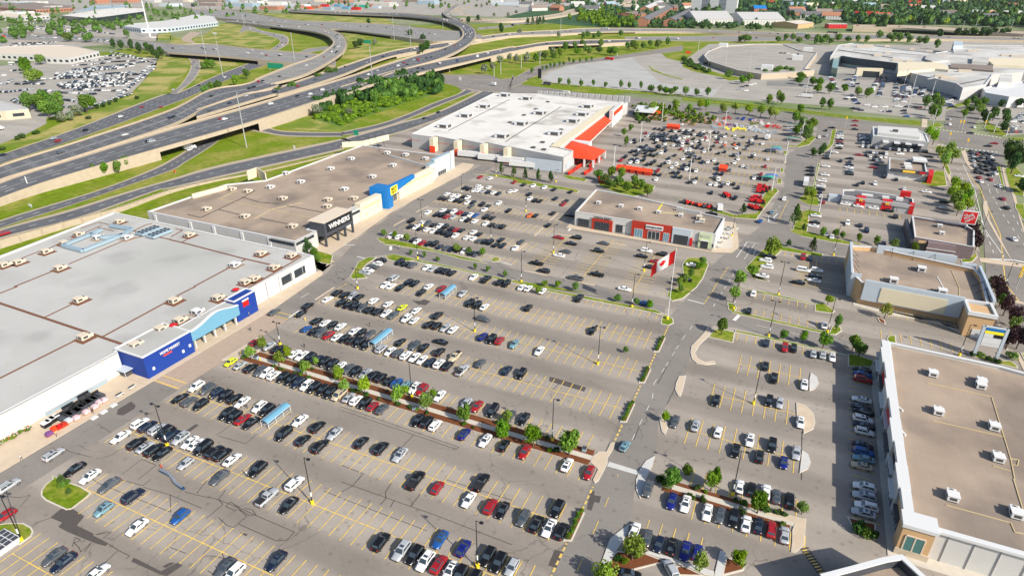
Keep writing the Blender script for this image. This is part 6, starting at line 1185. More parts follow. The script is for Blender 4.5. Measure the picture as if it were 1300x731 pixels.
# flowers against the white wall
t=thing('flower_bed','strip of green plants with white and orange blooms against the white wall','flower bed',(-163.5,59,.15)); b=MB()
for k in range(14): place(TREES['shrub'][k%3][0],'foliage',t,(r_.uniform(-.5,.5),-5+k*.8,0),k,(.9,.9,1))
for k in range(60): x=-163.5+r_.uniform(-.8,.9); y=59+r_.uniform(-5.5,5.5); b.blob((x,y,1.05+r_.uniform(0,.2)),.14,0 if r_.random()<.75 else 1,5,3)
b.build('blooms',['white_trim','orange'],t,kind='stuff')
CARS={
(0,608,.16822):"65,50,Usd 40,275,Hr 820,45,Sg 1010,125,Un 765,240,Hc 1050,345,Sw 410,585,Sg 480,625,Sn 735,705,Sw",
(216,608,.16822):"65,290,Hb 350,5,Sg 730,140,Ps 885,205,Sk 940,35,Uw 430,655,Sg 540,650,Uw 775,645,Sn",
(433,608,.16822):"560,15,Pk 725,68,Hr 960,160,Sw 1055,30,Pk 1125,210,Ur 1213,243,Sk 305,470,Uk 475,515,Us 555,570,Uk 645,605,Uw 735,650,Ur 745,460,Sb 840,660,Sw 930,670,Uk 930,510,Hd 1112,575,Uk 1200,610,Uk 1030,710,Uk 1135,715,Sk 1275,690,Hs",
(650,608,.16822):"85,295,Ug 178,345,Sk 340,230,Uk 275,375,Sw 375,385,Uk 20,650,Ss 1025,75,Ug 1205,165,Sd 925,385,Sw 1020,440,Sg 1110,490,Hn 1205,505,Sk 1200,680,Us4 885,715,Sk3",
(866,608,.16822):"25,185,Sw 25,540,Sd 115,550,Hd 190,250,Sw 287,270,Sg 390,295,Uk 483,335,Sw 578,350,Sn 672,380,Ur 773,420,Ss 435,55,Sw 523,78,Uk 632,95,Sw 713,130,Sg 812,160,Uk",
(1083,608,.16822):"85,60,Uwx 85,130,Usx 100,205,Uwx 80,255,Ssx",
(0,486,.16822):"405,540,Usd 540,665,Sk 675,705,Sw 910,405,Sw 1050,310,Uw 1120,325,Un 1175,360,Us 1230,380,Uk 1275,410,Un 1035,455,Uk 1085,490,Ss 1165,505,Uk 1210,540,Sk",
(216,486,.16822):"200,25,Uw 285,45,Ug 360,70,Un 415,100,Uk 485,120,Uk 555,135,Sw 80,110,Sk 150,138,Ug 222,170,Uk 435,230,Uk 480,255,Uk 553,268,Sr 615,297,Sk 665,187,Uw 725,207,Uk 775,230,Sn 855,390,Vk 970,290,Sw 1000,435,Hk 1103,342,Uk 1125,485,Uk 1235,387,Ss 35,405,Un 78,420,Us 138,452,Sw 10,350,Sk 272,405,Sw 265,480,Vk 330,525,Uk 400,535,Uk 473,572,Sw 120,605,Hs 665,650,Uk",
(433,486,.16822):"310,195,Sg 575,285,Sk 650,290,Uk 720,310,Uw 933,380,Sd 1080,443,Sw 1225,480,Sk 163,440,Sk 300,495,Uk 435,550,Ss",
(650,486,.16822):"85,275,Sk 93,523,Sr 403,640,Sw 578,680,Sr 853,475,Hcd 1230,290,Sg",
(866,486,.16822):"257,130,Sk 657,135,Uk 737,150,Ss 893,295,Sw 922,10,Sw 100,320,Ss 270,370,Sw 405,508,Sk 512,430,Sw 585,553,Sk 680,470,Uk 767,600,Hd 862,525,Ss",
(1083,486,.16822):"65,125,Swx 65,180,Snx 80,215,Skx 75,275,Uwx 85,320,Snx 85,370,Uwx 75,470,Snx 80,520,Ubx 80,570,Scx 65,625,Stx 70,-100,Skx 75,-65,Sbx 75,-25,Urx",
(866,364,.16822):"538,48,Sw 505,180,Sk 1073,290,Sw 637,420,Sn 775,458,Ur 843,462,Sk 990,503,Ss 1060,512,Us 1133,530,Sw 630,595,Sk 695,688,Sk",
(650,364,.16822):"65,12,Sw 115,20,Sw 215,48,Sw 497,100,Pk 115,168,Uk 595,348,Sk 195,495,Sw 68,660,Uk 850,15,Swx 1010,125,Sbx",
(320,350,.2598):"40,310,Hr 95,335,Ss 140,350,Uk 180,355,Sg 215,375,Sw 245,388,Sw 282,400,Uk 325,403,Un 362,415,Uk 392,432,Uk 428,443,Sw 470,455,Sg 510,465,Uk 548,480,Ss 590,490,Uk 628,500,Uk 665,517,Sk 712,520,Ub 755,535,Uc 797,548,Uw 833,555,Ur 923,578,Sw 1050,618,Ss 1098,638,Sr 1185,650,Vk 1255,692,Sg "
 "-92,413,Hy -50,432,Ss 0,449,Uk 45,465,Ug 75,472,Uw 110,485,Uw 150,498,Uk 195,507,Uk 228,522,Un 268,535,Uw 303,545,Uk 350,555,Uk 388,567,Uk 430,577,Vt 468,598,Ss 510,608,Uw 548,625,Uk 600,628,Hr "
 "340,207,Uk 365,225,Sw 403,232,Sk 443,240,Sw 512,262,Sw 540,272,Sk 573,287,Sg 270,257,Hb 312,265,Sk 345,272,Ug 377,287,Sr 420,295,Sw 447,308,Sk 487,318,Uk 525,325,Uk 560,338,Uk 635,355,Us 675,368,Sw 712,378,Ug 753,388,Uw 793,398,Sw 832,408,Sw 863,430,Sn 912,432,Uw 948,448,Uk 722,327,Sk 798,340,Ug 835,355,Sk 920,322,Skx 908,382,Uk 992,395,Pt 1025,465,Ps 1112,432,Sg 1255,450,Sn "
 "432,75,Uk 465,85,Sk 498,95,Us 538,95,Uk 380,108,Sw 602,118,Uw 665,138,Sw 740,150,Sy 805,168,Sw 443,130,Uk 478,137,Sk 517,142,Uk 550,150,Ug 580,165,Uk 620,173,Uk 655,182,Sw 692,190,Sg 757,207,Uw 793,218,Sw 908,193,Uk 857,243,Sk 900,247,Uk 938,257,Ss 978,267,Sw 1062,137,Uk 1098,145,Uk 1130,157,Sw 1128,212,Ugx 1118,307,Sd 1163,318,Uk 1198,330,Ur 1265,352,Sc "
 "662,35,Sw 692,42,Sw 703,8,Vs 725,57,Sk 770,27,Sk 802,32,Sk 866,50,Sw 825,82,Sk 925,63,Sr 1028,88,Ss 1080,8,Sw 1145,17,Pk 1210,33,Uk 1243,40,Uk 275,148,Ukd 240,185,Skd 108,175,Sgd",
(433,242,.16822):"300,527,Ukx 275,553,Uwx 240,573,Sgx 205,597,Swx 175,617,Ssx 470,523,Uk 512,535,Sk 562,547,Ug 655,572,Sw 705,577,Ss 755,590,Sk 803,602,Uk 850,612,Sk "
 "375,343,Uw 440,350,Uw 545,372,Sk 573,383,Sw 613,393,Sr 660,400,Sk 708,403,Uk 747,422,Sn 795,433,Sg 835,440,Sn 885,445,Sk 930,455,Sw 985,470,Sk 1022,477,Sg "
 "530,228,Uk 523,270,Sk 565,275,Sw 600,285,Sk 615,243,Sw 655,247,Ug 700,258,Sk 745,265,Sw 650,293,Sw 695,303,Sw 740,310,Uk 780,317,Sk 785,275,Uk 828,288,Sk 868,293,Sr 910,300,Sk 815,333,Uk 862,337,Sw 1000,312,Sw 950,353,Sw 1042,330,Sk 998,360,Sw 1045,378,Sg 1085,383,Sk 1125,390,Uk 1170,408,Sk 1220,413,Sn 1210,370,Sk "
 "655,165,Sw 720,180,Sk 763,185,Uk 770,147,Sw 812,157,Sk 850,160,Uw 800,195,Sr 845,200,Ss 898,167,Ur 935,177,Sn 975,182,Sw 1015,187,Sb 920,215,Sw 962,222,Uk 1010,230,Sw 1095,200,Uk 1143,205,Sk 1090,247,Sw 1140,257,Sk 1185,265,Sg 1222,272,Uk "
 "755,55,Sk 790,62,Sk 800,25,Sw 845,35,Sw 835,68,Sw 880,40,Sw 870,73,Sk 910,80,Sk 925,45,Sk 955,52,Sw 952,90,Sw 985,118,Sg 995,88,Sk 1065,105,Uk 1110,117,Sk 1080,143,Sw 1190,92,Sw 1265,150,Sk 1035,0,Sw 1070,5,Ss 1110,10,Sn 1150,15,Sw 1188,22,Sn 1280,5,Sw",
(650,242,.16822):"25,0,Sw 130,27,Sk 135,60,Sw 173,73,Sk 215,77,Sk 328,60,Sn 445,8,Sk 410,78,Sk 388,100,Sr 135,185,So 180,187,Sk 310,170,Sk 275,260,Sk 70,388,Sg 25,432,Sw 355,353,Srx 485,353,Ukx 448,398,Skx 403,458,Sgx 355,487,Swx 185,548,Pkx 240,605,Ukx 695,397,Sgx 655,455,Ukx 480,660,Pgx 640,633,Pkx 1015,452,Uwx 980,493,Skx 1130,480,Ukx 1085,533,Srx 1050,577,Skx 435,185,Skx",
(433,120,.16822):"1050,622,Sr 1127,632,Sw 935,703,Sk 965,712,Sk 1005,722,Sw 1035,690,Sw 1052,702,Sw 1115,700,Sw",
(650,120,.16822):"20,660,Sr 90,680,Sk 160,687,Sw 245,700,Sw 320,715,Sk",
(780,150,.0848):"100,630,Pr 165,580,Pk 240,660,Sw 345,660,Vw 385,640,Sk 440,625,Uk 560,680,Pk 600,650,Pk 700,710,Uk 815,665,Vw 930,695,Vw 260,505,Uk 320,490,Sk 355,470,Sw 385,510,Ug 435,480,Uk 470,520,Uk 500,490,Uk 540,545,Uk 580,490,Uk 600,560,Uk 700,520,Uw 910,555,Sk 1030,605,Sw 1130,580,Uk 1200,590,Un 1280,605,Uk 245,360,Sw 300,330,Uk 315,365,Uk 420,330,Sn 605,160,Sk 670,165,Sk 740,165,Sg 465,220,Sr 520,230,Ss 590,230,Sg 730,255,Sk 755,300,Sg 615,370,Uk 655,410,Sk 760,385,Sw 770,435,Sg 885,405,Sw 950,410,Sg 1020,410,Sw 1000,460,Sr 1130,475,Vw 1165,430,Un 1235,445,Uk 985,195,Uk 1020,180,Sw 1070,200,Uk 1110,215,Sk 850,280,Sk 900,300,Un 975,300,Sw 1050,290,Sw 1095,340,Sr 1185,310,Sk 1225,350,Sw 1280,360,Sk 1015,95,Sw",
(890,150,.0848):"35,200,Sw 75,280,Sw 20,320,Sw 90,330,Sw 215,270,Sw 355,275,Sw 375,245,Sk 505,260,Sw 540,305,Ss 635,285,Sk 235,360,Sr 355,400,So 505,395,So 570,400,Sn 760,325,Sw 835,305,Sk 710,410,Sk 780,385,Sg 20,455,Sn 45,500,Sw 145,470,Sk 265,525,Sk 355,505,Sk 480,560,Uk 580,525,Sk 795,545,Sw 970,485,Sk 100,655,Sw 195,630,Sw 250,680,Sk 500,665,Sw 555,610,Sw 1000,615,Sw 390,700,Sk 625,715,Sw 960,720,Sr",
(866,120,.16822):"75,572,Sk 105,575,Sw 55,660,Sk 95,660,Sw 215,675,Sw 255,680,Uw 275,640,Vw 298,690,Sk 345,670,Sw 388,675,Sk 422,703,Uk 260,595,Sn 300,600,Uk 543,630,Sw 1035,322,Uwd 1090,312,Usd 1087,270,Skd 1130,250,Skx 970,550,Skx 965,575,Ukx 965,605,Ukx 1085,540,Swx 1080,605,Swx 1055,650,Uwx 1047,690,Uwx 1045,715,Ukx 1190,293,Ssx 1190,310,Swx 1188,330,Uwx 1188,355,Srx 1185,385,Swx 1180,405,Skx 1150,435,Swx 1110,440,Sgx 1090,460,Sgx 1085,480,Skx 1197,500,Sk 1265,510,Sn 1262,530,Snx 1262,550,Swx 1262,585,Skx 1262,600,Skx",
(1083,120,.16822):"75,665,Sk 30,680,Sk 165,672,Uw 325,640,Sk 385,712,Sw 45,455,Srx 95,455,Sk 130,465,Sw 172,468,Uk 210,470,Sw 245,470,Sw 155,550,Srx 165,525,Snx 205,510,Sgx 235,620,Uk 575,470,Skx 85,330,Swx 80,345,Skx 60,370,Sgx 90,360,Skx 800,700,Swx 890,430,Ukd 900,465,Ssd 990,460,Ukd 1040,470,Swd 905,500,Ssd 950,500,Ukd 1000,510,Skd 915,535,Swd 955,530,Skd 1045,520,Skd 965,558,Ukd 1005,540,Skd 930,585,Skd 967,590,Skd 1015,570,Skd 1060,560,Ukd 1070,595,Swd 1025,605,Skd 950,625,Srd 960,655,Swd 1035,640,Srd 1105,690,Swd 1065,368,Srx 1018,388,Skx 885,290,Snx 755,440,Snd 910,245,Swd 725,225,Uwd 725,185,Ssd 20,198,Srx 10,232,Srx 15,262,Skx 1260,400,Swx 1255,615,Swx",
(1083,242,.16822):"40,117,Swx 155,130,Swx 320,195,Ukd 55,260,Sn 103,300,Un 228,400,Un 690,85,Ukx 690,130,Ssx 555,8,Swx 1160,128,Skd 1210,362,Swd 1130,60,Srd 270,150,Skx",
(866,242,.16822):"770,62,Uwd 678,162,Scd 590,228,Sbd 1010,188,Swx 1000,238,Skx 990,265,Swx 1230,100,Swx 1248,243,Uw 1065,85,Srd 1043,10,Snd 1047,40,Swd 75,560,Swx 25,670,Skx 655,497,Pkx 630,525,Uwx 640,573,Uwx 605,640,Swx 912,500,Ur 968,510,Sn 915,598,Vwx 1015,600,Uwx 1005,645,Skx 995,675,Swx 875,690,Skx 220,175,Pkx 400,55,Pkd 220,15,Sk 1085,325,Ss 1130,345,Sw",


}
# ================================================================ cars
def car_geo(kind):
    """returns dict of part -> MB (local coordinates, nose towards +y)"""
    sp={'S':dict(L=4.75,W=1.84,H=1.45,zs=.93,hood=.86,gb=(1.05,-1.78),gr=(.2,-1.0),tail=.98),'H':dict(L=4.2,W=1.78,H=1.5,zs=.95,hood=.9,gb=(1.0,-1.98),gr=(.25,-1.45),tail=.95),
        'U':dict(L=4.7,W=1.92,H=1.72,zs=1.08,hood=1.02,gb=(1.1,-2.25),gr=(.35,-1.85),tail=1.08),'P':dict(L=5.75,W=2.0,H=1.85,zs=1.15,hood=1.12,gb=(1.25,-.75),gr=(.6,-.5),tail=1.15),
        'V':dict(L=5.15,W=2.0,H=1.9,zs=1.1,hood=1.02,gb=(1.75,-2.48),gr=(.85,-2.25),tail=1.1)}[kind]
    L,w_,H=sp['L']/2,sp['W']/2,sp['H']; zs=sp['zs']; hd=sp['hood']; D={}
    b=MB()
    st=[(L,.70,.36,hd*.62,hd*.66),(L-.1,.84,.24,hd*.78,hd*.84),(L-.55,.96,.2,hd*.9,hd*.97),(sp['gb'][0],1.0,.2,zs-.04,zs+.03),(0,1.0,.2,zs,zs+.02),(sp['gb'][1]*.8,1.0,.2,zs,zs+.03),(-L+.45,.97,.22,sp['tail']-.03,sp['tail']+.03),(-L+.08,.9,.3,sp['tail']-.08,sp['tail']-.02),(-L,.82,.42,sp['tail']-.25,sp['tail']-.18)]
    V=[];n=10
    for y,k,zb,zh,zt in st:
        hw=w_*k; V+=[(0,y,zb),(-hw*.9,y,zb),(-hw,y,zb+.2),(-hw,y,zh-.22),(-hw*.94,y,zh-.03),(-hw*.55,y,zt),(hw*.55,y,zt),(hw*.94,y,zh-.03),(hw,y,zh-.22),(hw,y,zb+.2)]
    f=[]
    for i in range(len(st)-1):
        for j in range(n): a=i*n+j; c=i*n+(j+1)%n; f.append((a,c,c+n,a+n))
    b.mesh(V,f,0,True); b.mesh(V,[tuple(range(n-1,-1,-1)),tuple(range((len(st)-1)*n,len(st)*n))],0)
    g0,g1=sp['gb']; r0,r1=sp['gr']; bw=w_*.93; tw=w_*(.70 if kind=='S' else .76); zb=zs-.03
    B=[(-bw,g0-.0,zb),(bw,g0,zb),(bw,g1,zb),(-bw,g1,zb)]; Tt=[(-tw,r0,H-.06),(tw,r0,H-.06),(tw,r1,H-.08),(-tw,r1,H-.08)]
    # cabin with crowned roof
    b.mesh(B+Tt+[(-tw*.8,r0-.12,H),(tw*.8,r0-.12,H),(tw*.8,r1+.15,H-.01),(-tw*.8,r1+.15,H-.01)],[(0,1,5,4),(1,2,6,5),(2,3,7,6),(3,0,4,7),(4,5,9,8),(5,6,10,9),(6,7,11,10),(7,4,8,11),(8,9,10,11)],0,False)
    if kind=='P':
        b.box(-w_*.8,-L+.12,zs+.06,w_*.8,-.9,zs+.065,1)
    # sills / bumpers
    b.box(-w_*.8,L-.02,.3,w_*.8,L+.05,.48,1); b.box(-w_*.8,-L-.05,.36,w_*.8,-L+.02,.52,1)
    D['body']=b
    def lerp(a,c,t): return tuple(a[i]+(c[i]-a[i])*t for i in range(3))
    def panel(a,c,d,e,u0,u1,v0,v1,o):
        # bilinear inset, pushed outwards
        def P(u,v): return Vector(lerp(lerp(a,c,u),lerp(e,d,u),v))
        q=[P(u0,v0),P(u1,v0),P(u1,v1),P(u0,v1)]; nn=(q[1]-q[0]).cross(q[3]-q[0]).normalized(); nn=nn if nn.dot(sum(q,Vector())/4-Vector((0,(g0+g1)/2,zs)))>0 else -nn; return [p+nn*.02 for p in q]
    m=MB(); m.poly(panel(B[1],B[0],Tt[0],Tt[1],.06,.94,.06,.93,-.015)[::-1]); D['windshield']=m
    m=MB(); m.poly(panel(B[3],B[2],Tt[2],Tt[3],.08,.92,.12 if kind!='U' else .3,.92,-.015)[::-1]); D['rear_window']=m
    for s,nm in ((0,'side_window'),(1,'side_window_')):
        m=MB()
        a,c,d,e=(B[2],B[1],Tt[1],Tt[2]) if s else (B[0],B[3],Tt[3],Tt[0])
        for u0,u1 in ((.08,.5),(.53,.92)):
            m.poly(panel(a,c,d,e,u0,u1,.14,.88,-.015)[::-1])
        D[nm]=m
    m=MB(); 
    if kind in 'SHU': m.mesh([(-tw*.6,r0-.3,H+.004),(tw*.6,r0-.3,H+.004),(tw*.6,r0-.85,H+.004),(-tw*.6,r0-.85,H+.004)],[(3,2,1,0)]); D['sunroof']=m
    if kind=='U' or kind=='V':
        m=MB(); 
        for s in (-1,1): m.box(s*tw*.9-.025,r1+.15,H,s*tw*.9+.025,r0-.3,H+.06)
        D['roof_rail']=m
    r=.33 if kind in 'SH' else .37; D['_r']=r; D['_axle']=(L-.92,-L+.95,w_-.12)
    m=MB(); m.tube((-.12,0,0),(.12,0,0),r,n=14,m=0); m.tube((-.13,0,0),(.13,0,0),r*.62,n=10,m=1); D['wheel']=m
    for s,nm in ((-1,'headlight'),(1,'headlight_')):
        m=MB(); m.mesh([(s*w_*.5,L-.01,hd*.6),(s*w_*.8,L-.08,hd*.6),(s*w_*.8,L-.1,hd*.78),(s*w_*.5,L-.03,hd*.76),(s*w_*.5,L+.02,hd*.6),(s*w_*.83,L-.05,hd*.6),(s*w_*.85,L-.12,hd*.8),(s*w_*.5,L-.02,hd*.78)],[(4,5,6,7),(7,6,5,4)]); D[nm]=m
    for s,nm in ((-1,'tail_light'),(1,'tail_light_')):
        z=sp['tail']; m=MB(); m.box(s*w_*.55,-L-.02,z-.28,s*w_*.86,-L+.1,z-.1); D[nm]=m
    for s,nm in ((-1,'side_mirror'),(1,'side_mirror_')):
        m=MB(); m.box(s*(w_+.02),g0-.35,zs,s*(w_+.2),g0-.2,zs+.16); D[nm]=m
    return D
CG={k:car_geo(k) for k in 'SHUPV'}
CM={}
def cm(kind,part,col):
    key=(kind,part,col if part in('body','side_mirror','side_mirror_','sunroof') else '')
    if key not in CM:
        ms={'body':[paint(col),'car_trim'],'windshield':['car_glass'],'rear_window':['car_glass'],'side_window':['car_glass'],'side_window_':['car_glass'],'sunroof':['car_glass'],'roof_rail':['car_trim'],'wheel':['tyre','rim'],'headlight':['lamp_clear'],'headlight_':['lamp_clear'],'tail_light':['lamp_red'],'tail_light_':['lamp_red'],'side_mirror':[paint(col)],'side_mirror_':[paint(col)]}[part]
        CM[key]=CG[kind][part].data(part.rstrip('_'),ms)
    return CM[key]
ALLC=[]
for (ox,oy,k),st in CARS.items():
    for tok in st.split():
        x,y,c=tok.split(','); px,py=ox+float(x)*k,oy+float(y)*k
        p=G(px,py,.7); ALLC.append(dict(p=Vector((p.x,p.y,0)),px=px,py=py,t=c[0],c=c[1],code=c[2:],k=k))
# drop double readings
kept=[]
for c in ALLC:
    if all((c['p']-d['p']).length>(1.7 if c['p'].y<300 else 1.2) for d in kept): kept.append(c)
ALLC=kept
ROWS=[(0,48,None),(48,57.4,54.0),(57.4,63,59.5),(66,74.6,71.5),(74.6,82,77.2),(85,92,89.1),(92,98,94.8),(103,111,107.9),(116,124,119.2),(129,135,132.3),(135,142,137.9),(147,154.6,151.4),(154.6,161,157.3),(165,172.6,169.7),(172.6,179,175.3),(184,193,188.9)]
PH=['in the nearest row at the bottom edge','seventh row below the tree-lined walkway','sixth row below the tree-lined walkway','fifth row below the tree-lined walkway','fourth row below the tree-lined walkway','third row below the tree-lined walkway','second row below the tree-lined walkway','row touching the mulch walkway from below','row touching the mulch walkway from above','second row above the mulch walkway','third row above the mulch walkway','fourth row above the mulch walkway','fifth row above the mulch walkway','sixth row above the mulch walkway','seventh row above the mulch walkway','row along the thin verge of saplings']
UR=[(205,215,'row along the shrub island in the upper lot'),(217,226.3,'second row above the shrub island'),(226.3,235,'third row above the shrub island'),(236,246,'fourth row above the shrub island'),(246,255,'fifth row above the shrub island'),(255,268,'sixth row above the shrub island'),(268,275,'seventh row above the shrub island'),(276,286.5,'eighth row above the shrub island'),(286.5,300,'row nearest the warehouse')]
def classify(c):
    p=c['p']; x,y=p.x,p.y; code=c['code']
    if 'h' in code: return 'on the motorway'
    if x<-29 and y<200 and code=='':
        for i,(a,b_,yc) in enumerate(ROWS):
            if a<=y<b_:
                if yc: c['p'].y=yc+random.uniform(-.25,.25)
                return PH[i]
    if x<-92 and y<300 and code=='':
        for a,b_,ph in UR:
            if a<=y<b_: return ph
    if code=='' and -17<x<20 and 85<y<200:
        for a,b_,ph in ((85,97,'row above the triangular mulch bed'),(103,110.5,'row below the right-hand walkway'),(112,120,'row above the right-hand walkway'),(124,133.4,'second row above the right-hand walkway'),(133.4,140,'third row above the right-hand walkway'),(143,151.3,'fourth row above the right-hand walkway'),(151.3,158,'fifth row above the right-hand walkway'),(160,170,'sixth row above the right-hand walkway'),(170,178,'seventh row above the right-hand walkway'),(180,190,'row under the verge trees')):
            if a<=y<b_: return ph
    if 'x' in code and 22<x<34 and y<185: return 'column beside the tan-fronted store'
    if 'd' in code: 
        if x>84: return 'in the street at right'
        return 'driving on the road' if c['k']<.2 else 'driving past the blue store'
    if 'x' in code and x<-130 and y<205: return 'beside the grass crescent, facing sideways'
    if x<-20 and 195<y<262: return 'before the red and white strip shops'
    if x>-12 and 195<y<232: return 'in the small lot left of the store'
    if x>-12 and 232<=y<275: return 'in the lot behind the lime tree'
    if 10<x<75 and 275<=y<400: return 'around the burger restaurant'
    if x>=9 and y>=400: return 'around the crossroads showroom'
    if y>=300 and x<9: return 'in the hardware warehouse lot'
    return 'in the open lot'
HWY="11:385,183,Sr 11:760,72,Vw 11:960,12,Sn 10:1215,95,Sr 11:150,415,Vw 01:1150,680,Vw 01:830,655,Sk 01:1030,495,Sw 01:700,612,Sk 01:825,578,Sk 02:30,505,Sk 02:430,500,Vw 02:500,488,Sk 02:580,455,Sr 02:680,432,Sk 02:645,440,Sk 02:860,345,Sr 02:920,205,Uw 02:945,215,Uk 02:940,260,Sw 02:975,260,Sw 02:965,240,Ss 02:880,180,Uk 02:850,170,Sw 02:935,280,Sk 02:735,485,Sk 02:875,450,Sb 02:1030,422,Uw 02:460,403,Sk 02:620,370,Sk 02:690,365,Sk 02:780,152,Uw 02:620,132,Sk 02:650,133,Sk 02:460,120,Sk 20:35,325,Ur 01:1250,400,Sk 01:1265,355,Sw 01:1290,290,Ss 01:330,375,Sk 01:240,365,Sk 01:260,372,Sk 01:690,405,Sw 01:830,412,Sw 01:1030,430,Sk 01:620,380,Sw 01:470,100,Sw 01:570,115,Sk 01:750,140,Sk 01:870,165,Uw 01:980,160,Sk 01:1040,190,Uw 01:1100,175,Sk 01:1215,180,Vw 01:1185,208,Sk 01:400,95,Sk 01:670,185,Sk 01:840,205,Vw 01:960,233,Sk 01:1005,233,Sk 01:1090,242,Sk 02:200,205,Sk 02:340,212,Sk 02:440,215,Sw 02:235,243,Ss 02:660,228,Sk 12:735,135,Sk 12:630,180,Sn"
hc=[]
for tok in HWY.split():
    rc,t=tok.split(':'); x,y,c=t.split(','); px,py=TC[int(rc[1])]+float(x)*.16822,TR[int(rc[0])]+float(y)*.16822
    best=None
    for li,Cc in enumerate(CENT):
        for i in range(len(Cc)-1):
            q=Cc[i]; u,v=PX(q)
            # candidate position at that ribbon's height
            g=G(px,py,q.z+.6); d=(g-q).xy.length
            if best is None or d<best[0]: best=(d,q.z,(Cc[i+1]-Cc[i]),g)
    if best and best[0]<30:
        g=best[3]; hc.append(dict(p=Vector((g.x,g.y,best[1]+.03)),px=px,py=py,t=c[0],c=c[1],code='h',k=.168,dir=best[2]))
for c in hc: c['row']='on the motorway ramps'
for c in ALLC: c['row']=classify(c) if 'row' not in c else c['row']
ALLC+=hc
CAMV=Vector((0,0,CH))
for c in ALLC:
    c['d']=(c['p']-CAMV).length
    u,v=PX(c['p']+Vector((0,0,.7))); c['in']= -8<u<1308 and -5<v<740
    c['u'],c['v']=u,v
ALLC=[c for c in ALLC if c['in']]
ALLC.sort(key=lambda c:c['d']/(1.15 if c['t'] in 'UPV' else 1))
TNAME={'S':'sedan','H':'hatchback','U':'SUV','P':'pickup truck','V':'van'}
CAT={'S':'car','H':'car','U':'car','P':'pickup truck','V':'van'}
near=ALLC[:300]; far=ALLC[300:]
from collections import defaultdict
gr=defaultdict(list)
for c in near: gr[(c['row'],c['c'],c['t'])].append(c)
for key,L_ in gr.items():
    col=key[0].startswith('column') 
    L_.sort(key=lambda c:-c['v'] if col else c['u'])
    for i,c in enumerate(L_):
        nm=f"{PAINT[c['c']][0]} {TNAME[c['t']]}"
        if len(L_)==1: lab=f'the only {nm}, {c["row"]}'
        else: lab=f'{nm}, {ordn(i)} such one {"from the bottom" if col else "from the left"}, {c["row"]}'
        c['label']=lab
def heading(c):
    if 'dir' in c: d=c['dir']; return math.atan2(-d.x,d.y)
    code=c['code']
    if 'x' in code: return math.pi/2*(1 if random.random()<.5 else -1)+random.uniform(-.03,.03)
    if code and code[0]=='4': return math.radians(38)
    if code and code[0]=='3': return math.radians(-75)
    if 'd' in code:
        if c['p'].x>84: return math.radians(12)
        if c['p'].x<-140: return math.radians(3)
        if abs(c['p'].x+17)<8: return math.radians(-8)
        return math.radians(0)
    return (0 if random.random()<.45 else math.pi)+random.uniform(-.03,.03)
PCNAME={'S':'parked_car','H':'parked_hatchback','U':'parked_suv','P':'pickup_truck','V':'parked_van'}
random.seed(5)
for i,c in enumerate(near):
    t=c['t']; rz=heading(c); grp='cars parked in the shopping centre lots' if c['row']!='on the motorway ramps' else 'cars on the motorway ramps'
    o=thing(PCNAME[t] if c['code']=='' or 'x' in c['code'] else 'driving_car',c['label'],CAT[t],(c['p'].x,c['p'].y,c['p'].z+.1),grp,rz)
    D=CG[t]; full=i<190; k_=.955+.09*((i*37)%11)/10; o.scale=(k_*.99,k_,.96+.08*((i*53)%7)/6)
    place(cm(t,'body',c['c']),'body',o)
    for pt in ('windshield','rear_window','side_window','side_window_'): place(cm(t,pt,c['c']),pt.rstrip('_'),o)
    if 'sunroof' in D and i%5 in (0,3) and c['c'] not in 'k': place(cm(t,'sunroof',c['c']),'sunroof',o)
    a0,a1,xx=D['_axle']
    for y in (a0,a1):
        for s in (-1,1): place(cm(t,'wheel',c['c']),'wheel',o,(s*xx,y,D['_r']-.02))
    if full:
        for pt in ('headlight','headlight_','tail_light','tail_light_','side_mirror','side_mirror_')+(('roof_rail',) if 'roof_rail' in D and i%2 else ()): place(cm(t,pt,c['c']),pt.rstrip('_'),o)
# --- all the others: one mass of distant cars
PK=list(PAINT.keys()); SM={}
def lowcar(kind):
    D=CG[kind]; b=MB(); b.mesh(D['body'].v,D['body'].f,0,False)
    for pt in ('windshield','rear_window','side_window','side_window_'): b.mesh(D[pt].v,D[pt].f,99)
    return np.array(b.v),b.f,b.m
for k in 'SUHPV': SM[k]=lowcar(k)
V=[];Fs=[];Ms=[];nb=0
def addfar(p,t,c,rz):
    global nb
    v,f,m=SM[t]; ca,sa=math.cos(rz),math.sin(rz); q=np.empty_like(v); q[:,0]=v[:,0]*ca-v[:,1]*sa+p[0]; q[:,1]=v[:,0]*sa+v[:,1]*ca+p[1]; q[:,2]=v[:,2]+p[2]+.08
    V.append(q); Fs.extend([tuple(i+nb for i in g) for g in f]); Ms.extend([len(PK) if j==99 else PK.index(c) for j in m]); nb+=len(v)
for c in far: addfar(c['p'],c['t'],c['c'],heading(c))
rr=random.Random(77)
def rc_(): return rr.choice('wwwwwwssssskkkkkgggnnnbr')
